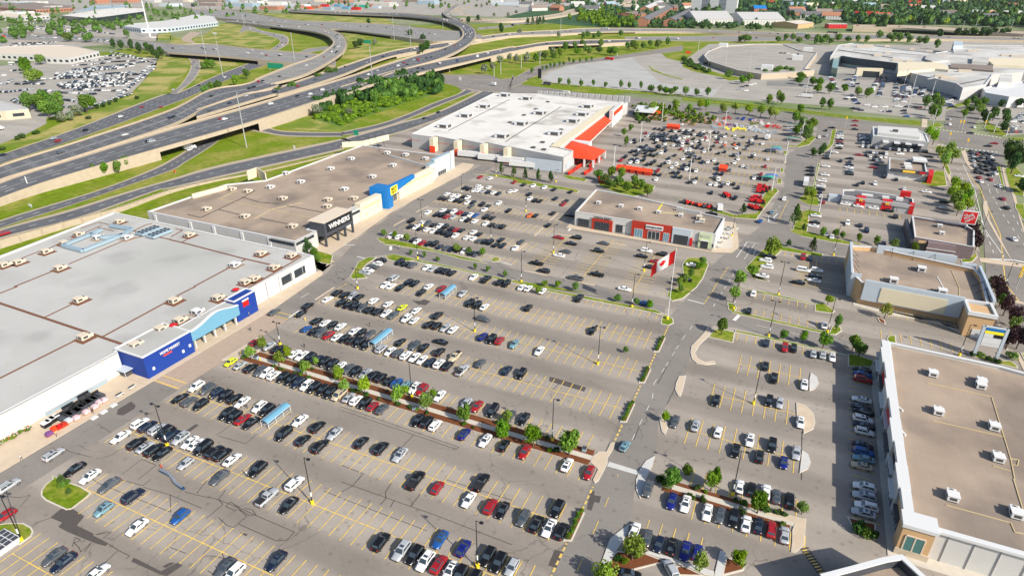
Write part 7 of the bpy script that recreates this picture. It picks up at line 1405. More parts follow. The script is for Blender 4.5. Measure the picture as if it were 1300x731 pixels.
MALL="05:-100,380,-135,430,7 05:-60,378,-70,450,8 05:30,560,-20,650,9 05:200,585,130,700,10 05:240,590,190,731,12 15:-20,20,-60,40,3 05:330,610,310,731,10 05:385,620,365,731,10 05:420,630,410,731,8 05:480,655,450,731,6 05:560,660,500,720,5 05:640,690,560,731,4 15:335,0,325,60,6 15:400,0,380,60,6 15:520,10,600,60,6 15:600,10,560,40,4 15:700,40,740,100,5 15:760,30,700,90,4 15:0,110,60,125,3 15:30,75,100,85,2 15:160,100,240,100,3 15:220,130,270,135,4 15:380,130,400,170,3 15:330,95,500,105,6 15:1200,210,1290,150,6 15:1180,270,1230,250,5 15:1160,290,1250,290,4 15:1240,190,1290,220,4 04:930,590,990,600,2 04:1120,590,1160,680,7 04:895,650,950,665,3 04:1230,610,1290,600,5 04:1240,640,1290,660,5 04:450,660,545,640,4 04:430,680,480,690,2 04:745,400,800,402,3 04:830,410,870,410,3 15:350,455,10,400,1 15:-10,10,20,70,5 05:-10,620,30,640,3"
for tok in MALL.split():
    rc,t=tok.split(':'); x0,y0,x1,y1,n_=map(float,t.split(',')); 
    P=W(f"{rc}:{x0},{y0} {x1},{y1}"); n_=int(n_)
    z=6 if 'dk' in tok else 0
    if rc=='04' and y0<420: z=5.0; P=W(f"{rc}:{x0},{y0} {x1},{y1}",6)
    n_=max(n_,int(n_*1.5)) if n_>4 else n_
    for k in range(n_):
        p=P[0].lerp(P[1],k/max(1,n_-1)); addfar((p.x+rr.uniform(-.4,.4),p.y,z),rr.choice('SSUUH'),rc_(),math.pi/2+rr.uniform(-.1,.1)+.2)
for tok in "15:60,398,330,425,13 15:330,425,560,440,10 15:40,320,110,330,3 15:45,345,115,350,3 15:40,370,120,378,4 15:90,440,260,455,7 15:140,500,210,505,3 14:1262,480,1262,620,6 14:1190,285,1188,400,8 13:1010,320,1280,330,10 13:960,400,1090,430,8 13:1040,340,1270,360,8 14:0,300,160,320,6".split():
    rc,t=tok.split(':'); x0,y0,x1,y1,n_=map(float,t.split(',')); P=W(f"{rc}:{x0},{y0} {x1},{y1}")
    for k in range(int(n_)):
        p=P[0].lerp(P[1],(k+.5)/n_); q=Vector((p.x,p.y,0))
        if all((q-c['p']).length>2.4 for c in ALLC): addfar((p.x,p.y,0),rr.choice('SSUUH'),rr.choice('wskkkgnn'),0 if abs(x1-x0)>30 else math.pi/2)
for tok in "15:888,425,935,590,8 15:925,430,965,590,8 15:960,435,1000,580,7 15:1000,440,1040,610,8 15:1040,455,1075,600,7".split():
    rc,t=tok.split(':'); x0,y0,x1,y1,n_=map(float,t.split(',')); P=W(f"{rc}:{x0},{y0} {x1},{y1}")
    for k in range(int(n_)):
        p=P[0].lerp(P[1],(k+.5)/n_); q=Vector((p.x,p.y,0))
        if all((q-c['p']).length>4.2 for c in ALLC): addfar((p.x,p.y,0),rr.choice('SSUUH'),rr.choice('wskkkgnr'),.2)
hw_=random.Random(8)
for Cc in CENT[:19]:
    Lh=sum((Cc[i+1]-Cc[i]).length for i in range(len(Cc)-1))
    if Lh<250: continue
    for k in range(int(Lh/42)):
        i=hw_.randrange(len(Cc)-1); d=Cc[i+1]-Cc[i]
        if d.length<1: continue
        d.normalize(); n_=Vector((-d.y,d.x,0)); p=Cc[i]+n_*hw_.choice((-4.2,-1.6,1.8,4.4)); addfar((p.x,p.y,p.z+.05),hw_.choice('SSUUV'),hw_.choice('wwsskkggnr'),math.atan2(-d.x,d.y))
hq=random.Random(12); hl=[c['p'] for c in ALLC]
for yy in (343,353,360.6,371,378.6,390,397.6,408,415.6,427,434.6,447,454.6,467,474.6):
    x=-92.
    while x<-16:
        q=Vector((x,yy,0)); dens=.42 if x<-60 else .2
        if yy<352: dens=.06
        if hq.random()<dens and all((q-p_).length>2.5 for p_ in hl): addfar((x,yy,0),hq.choice('SSUUHP'),hq.choice('wwwskkkkggnnr'),hq.choice((0,math.pi))+hq.uniform(-.05,.05)); hl.append(q)
        x+=2.9
DEAL="00:430,575,760,560,13 00:700,588,1020,562,14 00:440,600,1040,568,26 00:430,560,700,545,12 00:620,470,900,445,12 00:560,500,780,485,10 00:700,440,860,425,7 00:330,690,470,700,6 00:250,640,330,640,4 00:120,640,190,640,4 00:40,640,90,610,4 00:300,600,420,600,4 00:540,400,560,405,1 00:100,335,420,322,16 00:640,230,860,262,14 00:280,150,380,165,8 00:450,235,600,255,9 00:860,290,1180,330,16 00:60,215,180,200,5 00:450,635,1000,602,24 00:470,660,960,640,22 00:560,682,900,692,15 00:470,705,720,716,12 00:540,545,900,522,15 00:640,522,1000,492,15 00:780,475,1090,462,14 00:840,398,1010,430,9 00:850,420,1090,450,11 00:600,560,880,620,10 00:1150,480,1170,520,4 00:1165,520,900,725,26 00:1120,510,1000,640,12 00:445,588,1000,550,22 00:560,620,980,585,18 00:450,648,980,622,22 00:480,672,930,652,18 00:500,560,1000,505,20 00:560,532,960,505,16 00:820,510,1120,470,12 10:200,20,650,60,16 10:120,40,300,55,9 10:110,50,330,78,11 10:290,12,700,78,19 10:490,100,550,104,4 10:560,132,640,126,5 10:720,92,990,0,16 10:120,62,330,88,10 00:90,352,380,330,18 00:100,368,300,352,12 00:0,700,60,700,4 00:60,702,240,680,12 00:200,202,620,212,22 00:150,187,400,172,14 00:300,160,400,150,7 00:240,220,600,235,20 00:80,480,170,470,6 00:90,540,150,535,3 00:80,495,170,490,5 00:190,620,300,570,7 00:0,630,40,640,3 00:30,575,40,580,1 00:1040,322,1290,345,10 00:720,300,1010,325,14 00:740,318,960,325,9 00:380,290,420,290,3 00:230,265,330,290,5 00:560,290,600,300,2 02:50,100,440,118,18 01:200,50,330,60,6 p:130,20,210,26,14 p:205,8,290,14,12 p:150,8,200,14,8 p:660,4,745,3,30 p:668,6,740,6,26 p:690,1,760,1,24 p:1000,28,1030,33,10 p:1002,33,1035,36,9 p:0,20,70,30,8 p:60,36,110,40,6"
for tok in DEAL.split():
    rc,t=tok.split(':'); x0,y0,x1,y1,n_=map(float,t.split(',')); P=W(f"{rc}:{x0},{y0} {x1},{y1}"); n_=int(n_)
    n_=int(n_*1.7)
    for k in range(n_):
        p=P[0].lerp(P[1],k/max(1,n_-1)); addfar((p.x+rr.uniform(-.5,.5),p.y+rr.uniform(-.5,.5),0),rr.choice('SSUUV'),rr.choice('wwwwwssssskkkgggnnn'),rr.uniform(-.15,.15)+(.15 if rc!='p' else 1.2))
me=bpy.data.meshes.new('distant_cars'); me.from_pydata(np.vstack(V).tolist(),[],Fs)
for k in PK: me.materials.append(paint(k))
me.materials.append(M('car_glass')); me.polygons.foreach_set('material_index',Ms); me.update()
o=bpy.data.objects.new('distant_cars',me); COL.objects.link(o); o['kind']='stuff'; o['label']='hundreds of far parked cars in the warehouse, mall and dealer lots'; o['category']='cars'
# ================================================================ street furniture and other things
def pole(base,top,label,kind='black',heads=1,grp='black lamp posts in the parking lots',hx=1,basecol='pole_yellow'):
    b_,h=height_of(base,top); h=max(7,min(h,38))
    t=thing('street_lamp' if kind!='mast' else 'lamp_mast',label,'street lamp',(b_.x,b_.y,.02),grp)
    x,y=b_.x,b_.y; mt={'black':'black','white':'white_trim','mast':'steel','grey':'grey_wall'}[kind]
    if basecol: b=MB(); b.tube((x,y,0),(x,y,.95),.38,n=12); b.build('base',[basecol],t)
    r=.1 if kind=='black' else (.2 if kind=='white' else .3)
    b=MB(); b.tube((x,y,.5 if basecol else 0),(x,y,h),r*1.25,r*.8,n=8); b.build('pole',[mt],t)
    b=MB()
    dirs=[(hx,0)] if heads==1 else ([(1,0),(-1,0)] if heads==2 else [(1,0),(-1,0),(0,1),(0,-1)])
    for dx,dy in dirs:
        b.beam((x,y,h-.1),(x+dx*1.1,y+dy*1.1,h-.1),.1,.08); b.box(x+dx*1.15-.34,y+dy*1.15-.28,h-.16,x+dx*1.15+.34,y+dy*1.15+.28,h+.06)
    b.build('lamp_head',[mt],t)
    if kind=='black': b=MB(); b.tube((x,y,2.2),(x,y,3.4),.17,n=8); b.build('pole_band',['white_trim'],t)
    return t
PL=[("50:165,465","50:8,115",'lamp post on the rounded grass island at bottom left',1),("51:1075,185","41:1005,562",'lamp post in the open bays, left of the bottom centre',1),("52:1030,665","52:1000,312",'lamp post amid cars, bottom centre',1),("43:303,435","43:303,118",'lamp post in the mulch bed near the main road',1),("54:378,125","44:450,510",'double lamp post at the right-hand walkway',2),
("33:647,585","33:665,300",'lamp post standing alone in the empty bays',2),("33:905,155","23:922,628",'lamp post on the sapling verge below the strip shops',1),("44:537,160","34:590,620",'lamp post between the two lone cars right of the road',1),("34:652,375","34:705,108",'double lamp post on the verge above the blue car',2),("34:1093,345","34:1160,88",'lamp post at the rounded end of the small lot',1),
("34:387,168","24:430,650",'lamp post beside the large bright corner tree',1),("34:725,62","24:780,538",'double lamp post on the small lot top verge',2),("32:1010,338","32:1007,78",'lamp post amid the upper bays left of centre',1),("42:535,110","32:515,565",'lamp post in the mulch bed by the red car',1),("31:832,440","31:797,268",'lamp post at the left end of the mulch walkway',2),("40:1265,478","40:1168,165",'double lamp post among cars near the storefront kerb',2),
("22:612,270","22:600,68",'lamp post in the upper lot by the black box sign',2),("22:578,515","22:567,300",'lamp post on the verge between the left lots',1),("22:1132,385","22:1130,165",'lamp post in the upper lot centre',2),("23:105,158","23:105,-10",'lamp post right of the upper lot by orange car',1),("23:70,690","23:70,455",'lamp post at the sapling verge left of the strip lot',1),
("23:312,472","23:322,255",'lamp post in the first bay column before the strip shops',1),("23:995,607","23:1020,385",'lamp post beside the dark cars near the flag',1),("24:375,345","24:407,183",'lamp post at the strip mall corner',1),("24:945,238","24:985,40",'lamp post on the conifer lawn',1),("24:1140,488","24:1190,262",'lamp post on the verge by the slim trees',1),
("25:893,178","25:952,25",'lamp post on the street side of the burger lot',1),("25:955,352","25:1027,155",'lamp post beside the purple trees',1),("35:1140,0","25:1222,548",'lamp post by the street crossing',1),("35:800,520","35:895,285",'lamp post behind the pylon sign',1),("22:912,45","12:905,598",'lamp post among the farthest upper lot cars',1),("12:1170,620","12:1168,445",'lamp post on the conifer grass strip',1),("32:125,15","22:115,590",'lamp post on the grass crescent',2),("13:330,660","13:328,580",'lamp post beside the garden canopy lane',1)]
for b_,t_,l,hd in PL: pole(b_,t_,'black '+l,'black',hd)
for i,(b_,t_) in enumerate((("13:765,572","13:776,388"),("13:968,362","13:980,205"),("13:1130,200","13:1142,62"),("14:52,642","14:70,475"),("14:197,430","14:213,275"),("14:318,262","14:333,120"),("14:675,728","14:707,550"),("14:772,518","14:800,347"),("14:898,332","14:930,185"),("24:1030,165","24:1055,30"))): pole(b_,t_,f'white lamp post in the warehouse lot, {ordn(i)} of ten reading left to right by rows','white',1,'white lamp posts in the warehouse lot',basecol='concrete')
for i,(b_,t_) in enumerate((("01:945,492","01:918,90"),("01:275,450","01:235,230"),("11:578,402","11:518,-10"),("01:400,585","01:365,320"),("02:242,650","02:215,335"),("02:530,410","02:518,110"),("02:402,305","02:400,130"),("02:770,240","02:768,170"),("03:365,285","03:345,60"),("01:560,200","01:553,60"),("15:410,115","05:440,560"),("15:600,230","15:620,110"),("15:820,260","15:850,160"),("15:990,250","15:1020,130"),("15:1060,290","15:1080,230"),("15:1150,320","15:1165,265"),("04:320,520","04:335,380"),("04:500,560","04:515,400"),("04:620,360","04:620,310"),("04:930,720","04:935,570"),("14:1110,480","14:1110,470"),("05:385,640","05:410,520"),("05:590,731","05:620,610"),("05:510,200","05:522,148"),("05:610,205","05:620,145"),("05:828,215","05:838,160"),("05:920,222","05:945,140"),("05:1185,235","05:1205,150"),("03:793,425","03:795,345"),("03:210,490","03:212,400"),("03:70,515","03:68,420"),("02:1155,580","02:1157,500"),("02:1205,560","02:1208,470"),("04:120,390","04:122,300"))):
    pole(b_,t_,f'slim grey light mast over the roads in the background, {ordn(i)} of the scattered masts','mast' if i<10 else 'grey',1,'light masts over the background roads',basecol=None)
# tall white mast beside the curved office
b_,h=height_of("00:1135,285","00:1072,-30"); t=thing('pole_sign','very tall white mast beside the curved office','mast',(b_.x,b_.y,0)); b=MB(); b.tube((b_.x,b_.y,0),(b_.x,b_.y,60),1.6,1,n=10); b.build('pole',['white_trim'],t); b=MB(); b.box(b_.x-10,b_.y-6,0,b_.x+10,b_.y+6,1.2); b.build('base',['concrete'],t)
# flagpole with the maple leaf flag
fb=W("33:1172,245")[0]; fx,fy=fb.x,fb.y; b_,fh=height_of("33:1172,245","23:1235,440")
t=thing('flagpole','tall white flagpole with a large red and white flag on the kerb corner','flagpole',(fx,fy,.1)); b=MB(); b.tube((fx,fy,.8),(fx,fy,fh),.15,.07,n=10); b.build('pole',['white_trim'],t)
b=MB(); b.tube((fx,fy,0),(fx,fy,1),.5,n=12); b.build('base',['pole_yellow'],t); b=MB(); b.blob((fx,fy,fh+.15),.25); b.build('finial',['gold'],t)
def flagpt(u,v):   # u 0..1 away from pole, v 0..1 down
    L_=8.6; H_=4.6
    x=-u*L_*.8; y=math.sin(u*7+v*1.3)*.55*u**.6-u*.6; z=-v*H_*(1-.12*u)-u*u*3.4-math.sin(u*5)*.4-u*4.0
    return (fx-.12+x,fy+y,fh-.3+z)
b=MB(); Nu,Nv=40,20
for i in range(Nu):
    for j in range(Nv):
        u0,u1,v0,v1=i/Nu,(i+1)/Nu,j/Nv,(j+1)/Nv; m=0 if (u0<.25 or u0>=.75) else 1
        b.mesh([flagpt(u0,v0),flagpt(u1,v0),flagpt(u1,v1),flagpt(u0,v1)],[(0,1,2,3)],m,True)
fl=b.build('flag',['red','white_trim'],t)
leaf=[(0,-.42),(.04,-.2),(.22,-.24),(.18,-.12),(.4,.1),(.33,.13),(.38,.28),(.22,.25),(.2,.33),(.08,.2),(.13,.45),(.05,.4),(0,.52)]
pts=leaf+[(-x,y) for x,y in leaf[::-1][1:-1]]
b=MB()
for off in (-.07,.07): 
    c=flagpt(.5,.5); P=[]
    for x,y in pts: q=flagpt(.5+x*.34,.5-y*.6); P.append((q[0],q[1]+off,q[2]))
    b.poly(P if off<0 else P[::-1])
o=b.build('leaf_emblem',['red'],fl if False else t)
# pylon sign by the stores
P1,_=height_of("35:905,525","35:985,300"); P2=W("35:1075,555")[0]
t=thing('pylon_sign','tall grey two-legged pylon sign with blue, yellow and white panels','sign',((P1.x+P2.x)/2,(P1.y+P2.y)/2,0)); ph=height_of("35:905,525","35:995,292")[1]; ph=max(9,min(ph,16))
d=(P2-P1).normalized(); n_=Vector((d.y,-d.x,0)); b=MB()
for q in (P1,P2): b.beam((q.x-d.x*.4,q.y-d.y*.4,0),(q.x+d.x*.4,q.y+d.y*.4,0),.7,ph)
b.beam((P1.x,P1.y,ph-.3),(P2.x,P2.y,ph-.3),.8,.3); b.build('frame',['bluegrey_panel'],t)
def pan(z0,z1,u0,u1,m,o=.3):
    a=P1+(P2-P1)*u0; c=P1+(P2-P1)*u1; b=MB(); b.beam((a.x,a.y,z0),(c.x,c.y,z0),.6+o*.1,z1-z0); return b.build('sign_panel',[m],t)
k=ph/12
for z0,z1,u0,u1,m in ((10.6,11.6,.1,.9,'bright_blue'),(9.5,10.5,.1,.9,'yellow'),(8.2,9.4,.1,.5,'white_trim'),(8.2,9.4,.52,.9,'black'),(5.9,8.1,.1,.9,'white_trim'),(4.9,5.8,.1,.9,'white_trim')): pan(z0*k,z1*k,u0,u1,m)
# red square sign on the restaurant side
R0=W("25:800,430")[0]; rx,ry=72.0,313.0; sh=12.6
t=thing('square_sign','big red square sign with white diagonal lettering above the restaurant roof','sign',(rx,ry,0)); b=MB(); b.tube((rx,ry,0),(rx,ry,sh-6),.35,n=10); b.build('post',['white_trim'],t)
b=MB(); b.box(rx-2.9,ry-.4,sh-5.8,rx+2.9,ry+.4,sh,0); b.box(rx-2.55,ry-.47,sh-5.45,rx+2.55,ry+.47,sh-.35,1); b.build('sign_board',['white_trim','red'],t)
for s_,dx,dz,sz,wd in (('THE',-1.6,.9,.95,1.4),('HOME',-.3,.45,1.6,3.6),('DEPOT',.5,-.8,1.3,3.9)): text(s_,'sign_lettering',t,(rx+dx,ry-.52,sh-2.9+dz),sz,'white_trim',(math.pi/2,math.radians(-38),0),.03,width=wd)
# cart shelters with pale blue curved roofs
def shelter(a,c,label,w_=2.6):
    A_=W(a)[0]; C_=W(c)[0]; x=(A_.x+C_.x)/2; y0,y1=sorted((A_.y,C_.y))
    t=thing('cart_shelter',label,'cart shelter',(x,(y0+y1)/2,.02),'blue cart shelters'); b=MB(); n=7
    for i in range(n):
        u0,u1=-1+2*i/n,-1+2*(i+1)/n; f=lambda u:2.5-.55*u*u
        b.mesh([(x+u0*w_/2,y0,f(u0)),(x+u1*w_/2,y0,f(u1)),(x+u1*w_/2,y1,f(u1)),(x+u0*w_/2,y1,f(u0))],[(0,1,2,3)],0,True); b.mesh([(x+u0*w_/2,y0,f(u0)-.06),(x+u1*w_/2,y0,f(u1)-.06),(x+u1*w_/2,y1,f(u1)-.06),(x+u0*w_/2,y1,f(u0)-.06)],[(3,2,1,0)],0,True)
    b.build('roof',['sky_blue'],t); b=MB(); k=4
    for s_ in (-1,1):
        for j in range(k): yy=y0+.15+(y1-y0-.3)*j/(k-1); b.tube((x+s_*w_/2*.94,yy,0),(x+s_*w_/2*.94,yy,2),.06,n=6)
        for z in (.5,1.1,2.0): b.beam((x+s_*w_/2*.94,y0,z),(x+s_*w_/2*.94,y1,z),.06,.06)
    b.build('frame',['white_trim'],t)
    r=random.Random(int(x)); 
    tc=thing('shopping_carts',f'nested steel carts in the {label[10:]}','shopping carts',(x,(y0+y1)/2,.02)); b=MB(); yy=y0+.4
    while yy<y0+(y1-y0)*.7: b.box(x-.9,yy,.5,x-.35,yy+.12,1.0); b.box(x+.35,yy,.5,x+.9,yy+.12,1.0); b.tube((x-.6,yy,.1),(x-.6,yy,.5),.04,n=5); b.tube((x+.6,yy,.1),(x+.6,yy,.5),.04,n=5); yy+=.35
    b.build('basket_row',['steel'],tc,kind='stuff')
shelter("41:720,345","41:885,205",'pale blue cart shelter in the bays below the walkway'); shelter("32:235,470","32:370,360",'pale blue cart shelter among cars above the walkway'); shelter("32:755,95","32:860,30",'pale blue cart shelter beside the red car, upper left')
mat('cart_blue',(.012,.05,.12),.5)
# shopping cart train with attendant
def fig(p,label,top='orange',leg='charcoal',h=1.7,rz=0,name='person',step=.25,hold=0):
    """one continuous body grown over a posed skeleton"""
    J={'pelvis':(0,0,.95),'chest':(0,.02,1.3),'neck':(0,.03,1.48),'head':(0,.05,1.62),'top':(0,.05,1.7),
       'hl':(-.1,0,.9),'kl':(-.11,step*.6,.5),'al':(-.11,step*.7,.08),'tl':(-.11,step*.7+.16,.05),'hr':(.1,0,.9),'kr':(.11,-step*.2,.5),'ar':(.11,-step,.1),'tr':(.11,-step+.15,.05),
       'sl':(-.19,.02,1.4),'el':(-.25,.05+hold*.1,1.13),'wl':(-.22,.12+hold*.35,.93+hold*.15),'fl':(-.2,.17+hold*.4,.86+hold*.2),'sr':(.19,.02,1.4),'er':(.25,.05+hold*.1,1.13),'wr':(.22,.1+hold*.37,.93+hold*.15),'fr':(.2,.14+hold*.42,.86+hold*.2)}
    E=[('pelvis','chest',.155,.165),('chest','neck',.165,.065),('neck','head',.06,.1),('head','top',.1,.07),('pelvis','hl',.12,.1),('hl','kl',.095,.065),('kl','al',.06,.04),('al','tl',.045,.035),('pelvis','hr',.12,.1),('hr','kr',.095,.065),('kr','ar',.06,.04),('ar','tr',.045,.035),('chest','sl',.12,.075),('sl','el',.06,.048),('el','wl',.045,.032),('wl','fl',.035,.025),('chest','sr',.12,.075),('sr','er',.06,.048),('er','wr',.045,.032),('wr','fr',.035,.025)]
    t=thing(name,label,'person',(p[0],p[1],.16 if p[0]<-153 else .05),None,rz); V=[];F_=[];names=list(J)
    me=bpy.data.meshes.new('body'); idx={k:i for i,k in enumerate(names)}; me.from_pydata([J[k] for k in names],[(idx[a],idx[b]) for a,b,_,_ in E],[])
    o=bpy.data.objects.new('body',me); COL.objects.link(o); md=o.modifiers.new('s','SKIN'); R={}
    for a,b_,r0,r1 in E: R[a]=max(R.get(a,0),r0) if a not in R else R[a]; R.setdefault(a,r0); R[b_]=r1
    R['pelvis']=.15;R['chest']=.16
    if not me.skin_vertices: me.skin_vertices.update() if False else None
    for i,k in enumerate(names):
        sv=me.skin_vertices[0].data[i] if me.skin_vertices else None
        if sv: sv.radius=(R[k],R[k]*.8 if k in('pelvis','chest') else R[k]); sv.use_root=(k=='pelvis')
    m2=o.modifiers.new('d','SUBSURF'); m2.levels=1; m2.render_levels=1
    bpy.context.view_layer.update(); m3=bpy.data.meshes.new_from_object(o.evaluated_get(bpy.context.evaluated_depsgraph_get())); bpy.data.objects.remove(o)
    m3.name='body'; 
    for mm in ('skin',top,leg,'black'): m3.materials.append(M(mm))
    for f in m3.polygons:
        z=f.center.z; xx=abs(f.center.x); f.material_index=3 if z<.1 else (2 if z<.93 and not(xx>.17) else (0 if z>1.49 or (xx>.17 and z<1.1) else 1)); f.use_smooth=True
    q=place(m3,'body',t); b=MB(); b.blob((0,.02,1.68),(.105,.12,.08),0,8,5); b.build('hair',['black'],t,local=True)
    return t
pp=W("40:1228,655")[0]
fig(pp,'person in an orange top pushing a long curved line of carts','orange','charcoal',rz=math.pi,hold=1)
t=thing('cart_train','long curved train of nested blue shopping carts in the open lane','shopping carts',tuple(W("51:-40,-20")[0])); b=MB(); Q=resample(W("40:1215,675 1290,716 51:50,50 100,85"),0)
Lc=0; nx=0
for i in range(len(Q)-1):
    d=Q[i+1]-Q[i]; l=d.length
    if l<1e-6: continue
    d/=l
    while nx<Lc+l:
        p=Q[i]+d*(nx-Lc); n_=Vector((-d.y,d.x,0))*.3; q=p+d*.55; z0,z1=.45,.95
        b.mesh([tuple(p+n_*.8+Vector((0,0,z0))),tuple(p-n_*.8+Vector((0,0,z0))),tuple(q-n_*.9+Vector((0,0,z0))),tuple(q+n_*.9+Vector((0,0,z0))),tuple(p+n_*.9+Vector((0,0,z1))),tuple(p-n_*.9+Vector((0,0,z1))),tuple(q-n_+Vector((0,0,z1+.1))),tuple(q+n_+Vector((0,0,z1+.1)))],[(0,1,5,4),(1,2,6,5),(2,3,7,6),(3,0,4,7),(4,5,6,7)],0)
        b.beam(tuple(p-n_+Vector((0,0,1.02))),tuple(p+n_+Vector((0,0,1.02))),.07,.07,1)
        for s_ in (-.8,.8): b.tube(tuple(p+n_*s_+Vector((0,0,.08))),tuple(p+n_*s_+Vector((0,0,.5))),.03,n=4,m=1)
        nx+=.33
    Lc+=l
b.build('basket_row',['cart_blue','steel'],t,kind='stuff'); 
for i,(s,top,lab) in enumerate((("41:580,705",'white_trim','person in a pale top with a cart behind a dark SUV'),("41:583,195",'charcoal','person beside the parked white SUV near the blue shelter'),("31:600,225",'grey_wall','person by the blue store entrance'),("31:610,335",'charcoal','person on the tan crossing before the blue store'),("31:965,605",'black','person walking on the mulch-bed path'),("31:1015,462",'black','person between the white cars above the walkway'),("40:705,235",'black','person beside the patio displays'),("32:218,300",'black','person standing behind the white sedan near the shelter'),("22:355,372",'red','person on the shrub island in red'),("40:165,585",'white_trim','person in white walking along the store pavement'),("40:430,408",'tan_wall','person beside the patio sets at the kerb'),("22:440,440",'white_trim','person crossing the internal lot road'))): 
    p=W(s)[0]; fig(p,lab,top,'charcoal',rz=i*1.3)
# displays on the store pavement
def dsp(s,label,cat,name,parts,grp=None):
    p=W(s,.15)[0]; t=thing(name,label,cat,(p.x,p.y,.15),grp)
    for nm,mt,f in parts: b=MB(); f(b,p.x,p.y); b.build(nm,[mt],t)
for i,(s) in enumerate(("40:495,265","40:560,235","40:600,210","40:640,170","40:690,150","40:735,115","40:545,205","40:660,120","40:615,180")):
    dsp(s,f'black wicker patio furniture pile on the store pavement, {ordn(i)} such pile','furniture','patio_furniture',[('seat','charcoal',lambda b,x,y:(b.box(x-1.6,y-1.5,.15,x+1.4,y+1.5,1.1),)),('backrest','black',lambda b,x,y:(b.box(x-1.6,y-1.5,1.1,x-1.2,y+1.5,1.6),b.box(x-1.6,y-.1,1.1,x+1.4,y+.1,1.5)))],'patio furniture piles')
for i,(s,m) in enumerate((("40:580,275",'pink'),("40:655,230",'pink'),("40:720,190",'pink'),("40:755,155",'pink'),("40:790,140",'pink'),("40:520,295",'bluegrey_panel'),("40:375,395",'purple'),("40:415,355",'orange'),("40:455,340",'red'),("40:485,325",'brick_red'))):
    dsp(s,f'{m.replace("bluegrey_panel","pale blue").replace("_"," ")} wrapped pallet of goods in the pavement display, {ordn(i)} of the wrapped pallets','pallet','goods_pallet',[('pallet','wood',lambda b,x,y:(b.box(x-.75,y-.9,.15,x+.75,y+.9,.32),)),('goods',m,lambda b,x,y:(b.box(x-.6,y-.75,.32,x+.6,y+.75,1.1),b.box(x-.4,y-.5,1.1,x+.4,y+.3,1.35)))],'wrapped pallets on the pavement')
for i,s in enumerate(("40:352,325","40:385,300","40:418,280")): dsp(s,f'black display box with white lid, {ordn(i)} of three by the pavement goods','display box','display_box',[('box','black',lambda b,x,y:(b.box(x-.8,y-.9,.15,x+.8,y+.9,1.3),)),('lid','white_trim',lambda b,x,y:(b.box(x-.9,y-1,1.3,x+.9,y+1,1.45),))],'lidded display boxes')
for i,s in enumerate(("40:712,265","40:783,222","40:857,172")): dsp(s,f'white concrete slab block on the kerb pavement, {ordn(i)} of three from the left','kerb block','kerb_block',[('block','white_trim',lambda b,x,y:(b.box(x-.55,y-.8,.15,x+.55,y+.8,.5),))],'white kerb blocks')
for i,s in enumerate(("40:905,98","40:1000,40")): dsp(s,f'white bench with black seats, {ordn(i)} of two beside the blue corner','bench','bench',[('seat','white_trim',lambda b,x,y:(b.box(x-.3,y-1.1,.5,x+.3,y+1.1,.62),)),('backrest','black',lambda b,x,y:(b.box(x-.34,y-.9,.62,x-.24,y+.9,1.0),)),('leg','black',lambda b,x,y:(b.box(x-.25,y-.9,.15,x+.25,y-.75,.5),)),('leg','black',lambda b,x,y:(b.box(x-.25,y+.75,.15,x+.25,y+.9,.5),))],'pavement benches')
dsp("30:975,650",'pale tent-roofed cart shelter against the blue corner wall','kiosk','kiosk',[('roof','bluegrey_panel',lambda b,x,y:(b.box(x-2,y-2.4,2.1,x+2,y+2.4,2.3),)),('post','white_trim',lambda b,x,y:[b.tube((x+a*1.8,y+c*2.2,.15),(x+a*1.8,y+c*2.2,2.1),.07,n=6) for a in(-1,1) for c in(-1,1)]),('counter','unit_dark',lambda b,x,y:(b.box(x-1.2,y-1.8,.15,x+1.2,y+1.8,1.1),))])
dsp("40:600,105",'long grey rack of planters against the white store wall','rack','rack',[('shelf','duct_blue',lambda b,x,y:(b.box(x-1,y-9,.15,x+.4,y+8,1.2),)),('rail','steel',lambda b,x,y:(b.box(x+.4,y-9,1.0,x+.5,y+8,1.3),))])
# yellow barriers near the shelters
for i,s in enumerate(("41:235,90","41:305,125","41:155,70","31:1020,255","31:1090,275","31:775,495","31:535,510","31:680,560","31:948,235")):
    p=W(s)[0]; t=thing('bollard',f'yellow bollard at the ends of the parking rows, {ordn(i)} of nine','bollard',(p.x,p.y,.02),'yellow bollards'); b=MB(); b.tube((p.x,p.y,0),(p.x,p.y,1.1),.14,n=8); b.build('post',['pole_yellow'],t); b=MB(); b.tube((p.x,p.y,1.1),(p.x,p.y,1.2),.15,.05,n=8); b.build('cap',['pole_yellow'],t)
# litter bins on the walkway
for i,s in enumerate(("42:555,205","43:545,515","31:655,545")):
    p=W(s)[0]; t=thing('litter_bin',f'grey litter bin beside the walkway, {ordn(i)} of three','bin',(p.x,p.y,.15),'litter bins'); b=MB(); b.box(p.x-.45,p.y-.45,.15,p.x+.45,p.y+.45,1.1); b.build('body',['duct_blue'],t); b=MB(); b.box(p.x-.52,p.y-.52,1.1,p.x+.52,p.y+.52,1.25); b.build('lid',['charcoal'],t)
# storage unit panel row at bottom left: solar-like crates
p=W("50:20,500")[0]; t=thing('crate_pallet','white crate stack with dark blue panels, bottom left beside the island','crates',(p.x,p.y,.05)); b=MB(); b.box(p.x-3,p.y-3,0,p.x+2.4,p.y+2.4,1.1); b.build('crate',['white_trim'],t)
b=MB()
for i in range(4):
    for j in range(4): b.box(p.x-2.8+i*1.3,p.y-2.8+j*1.3,1.1,p.x-1.75+i*1.3,p.y-1.7+j*1.3,1.16)
b.build('panel',['charcoal'],t)
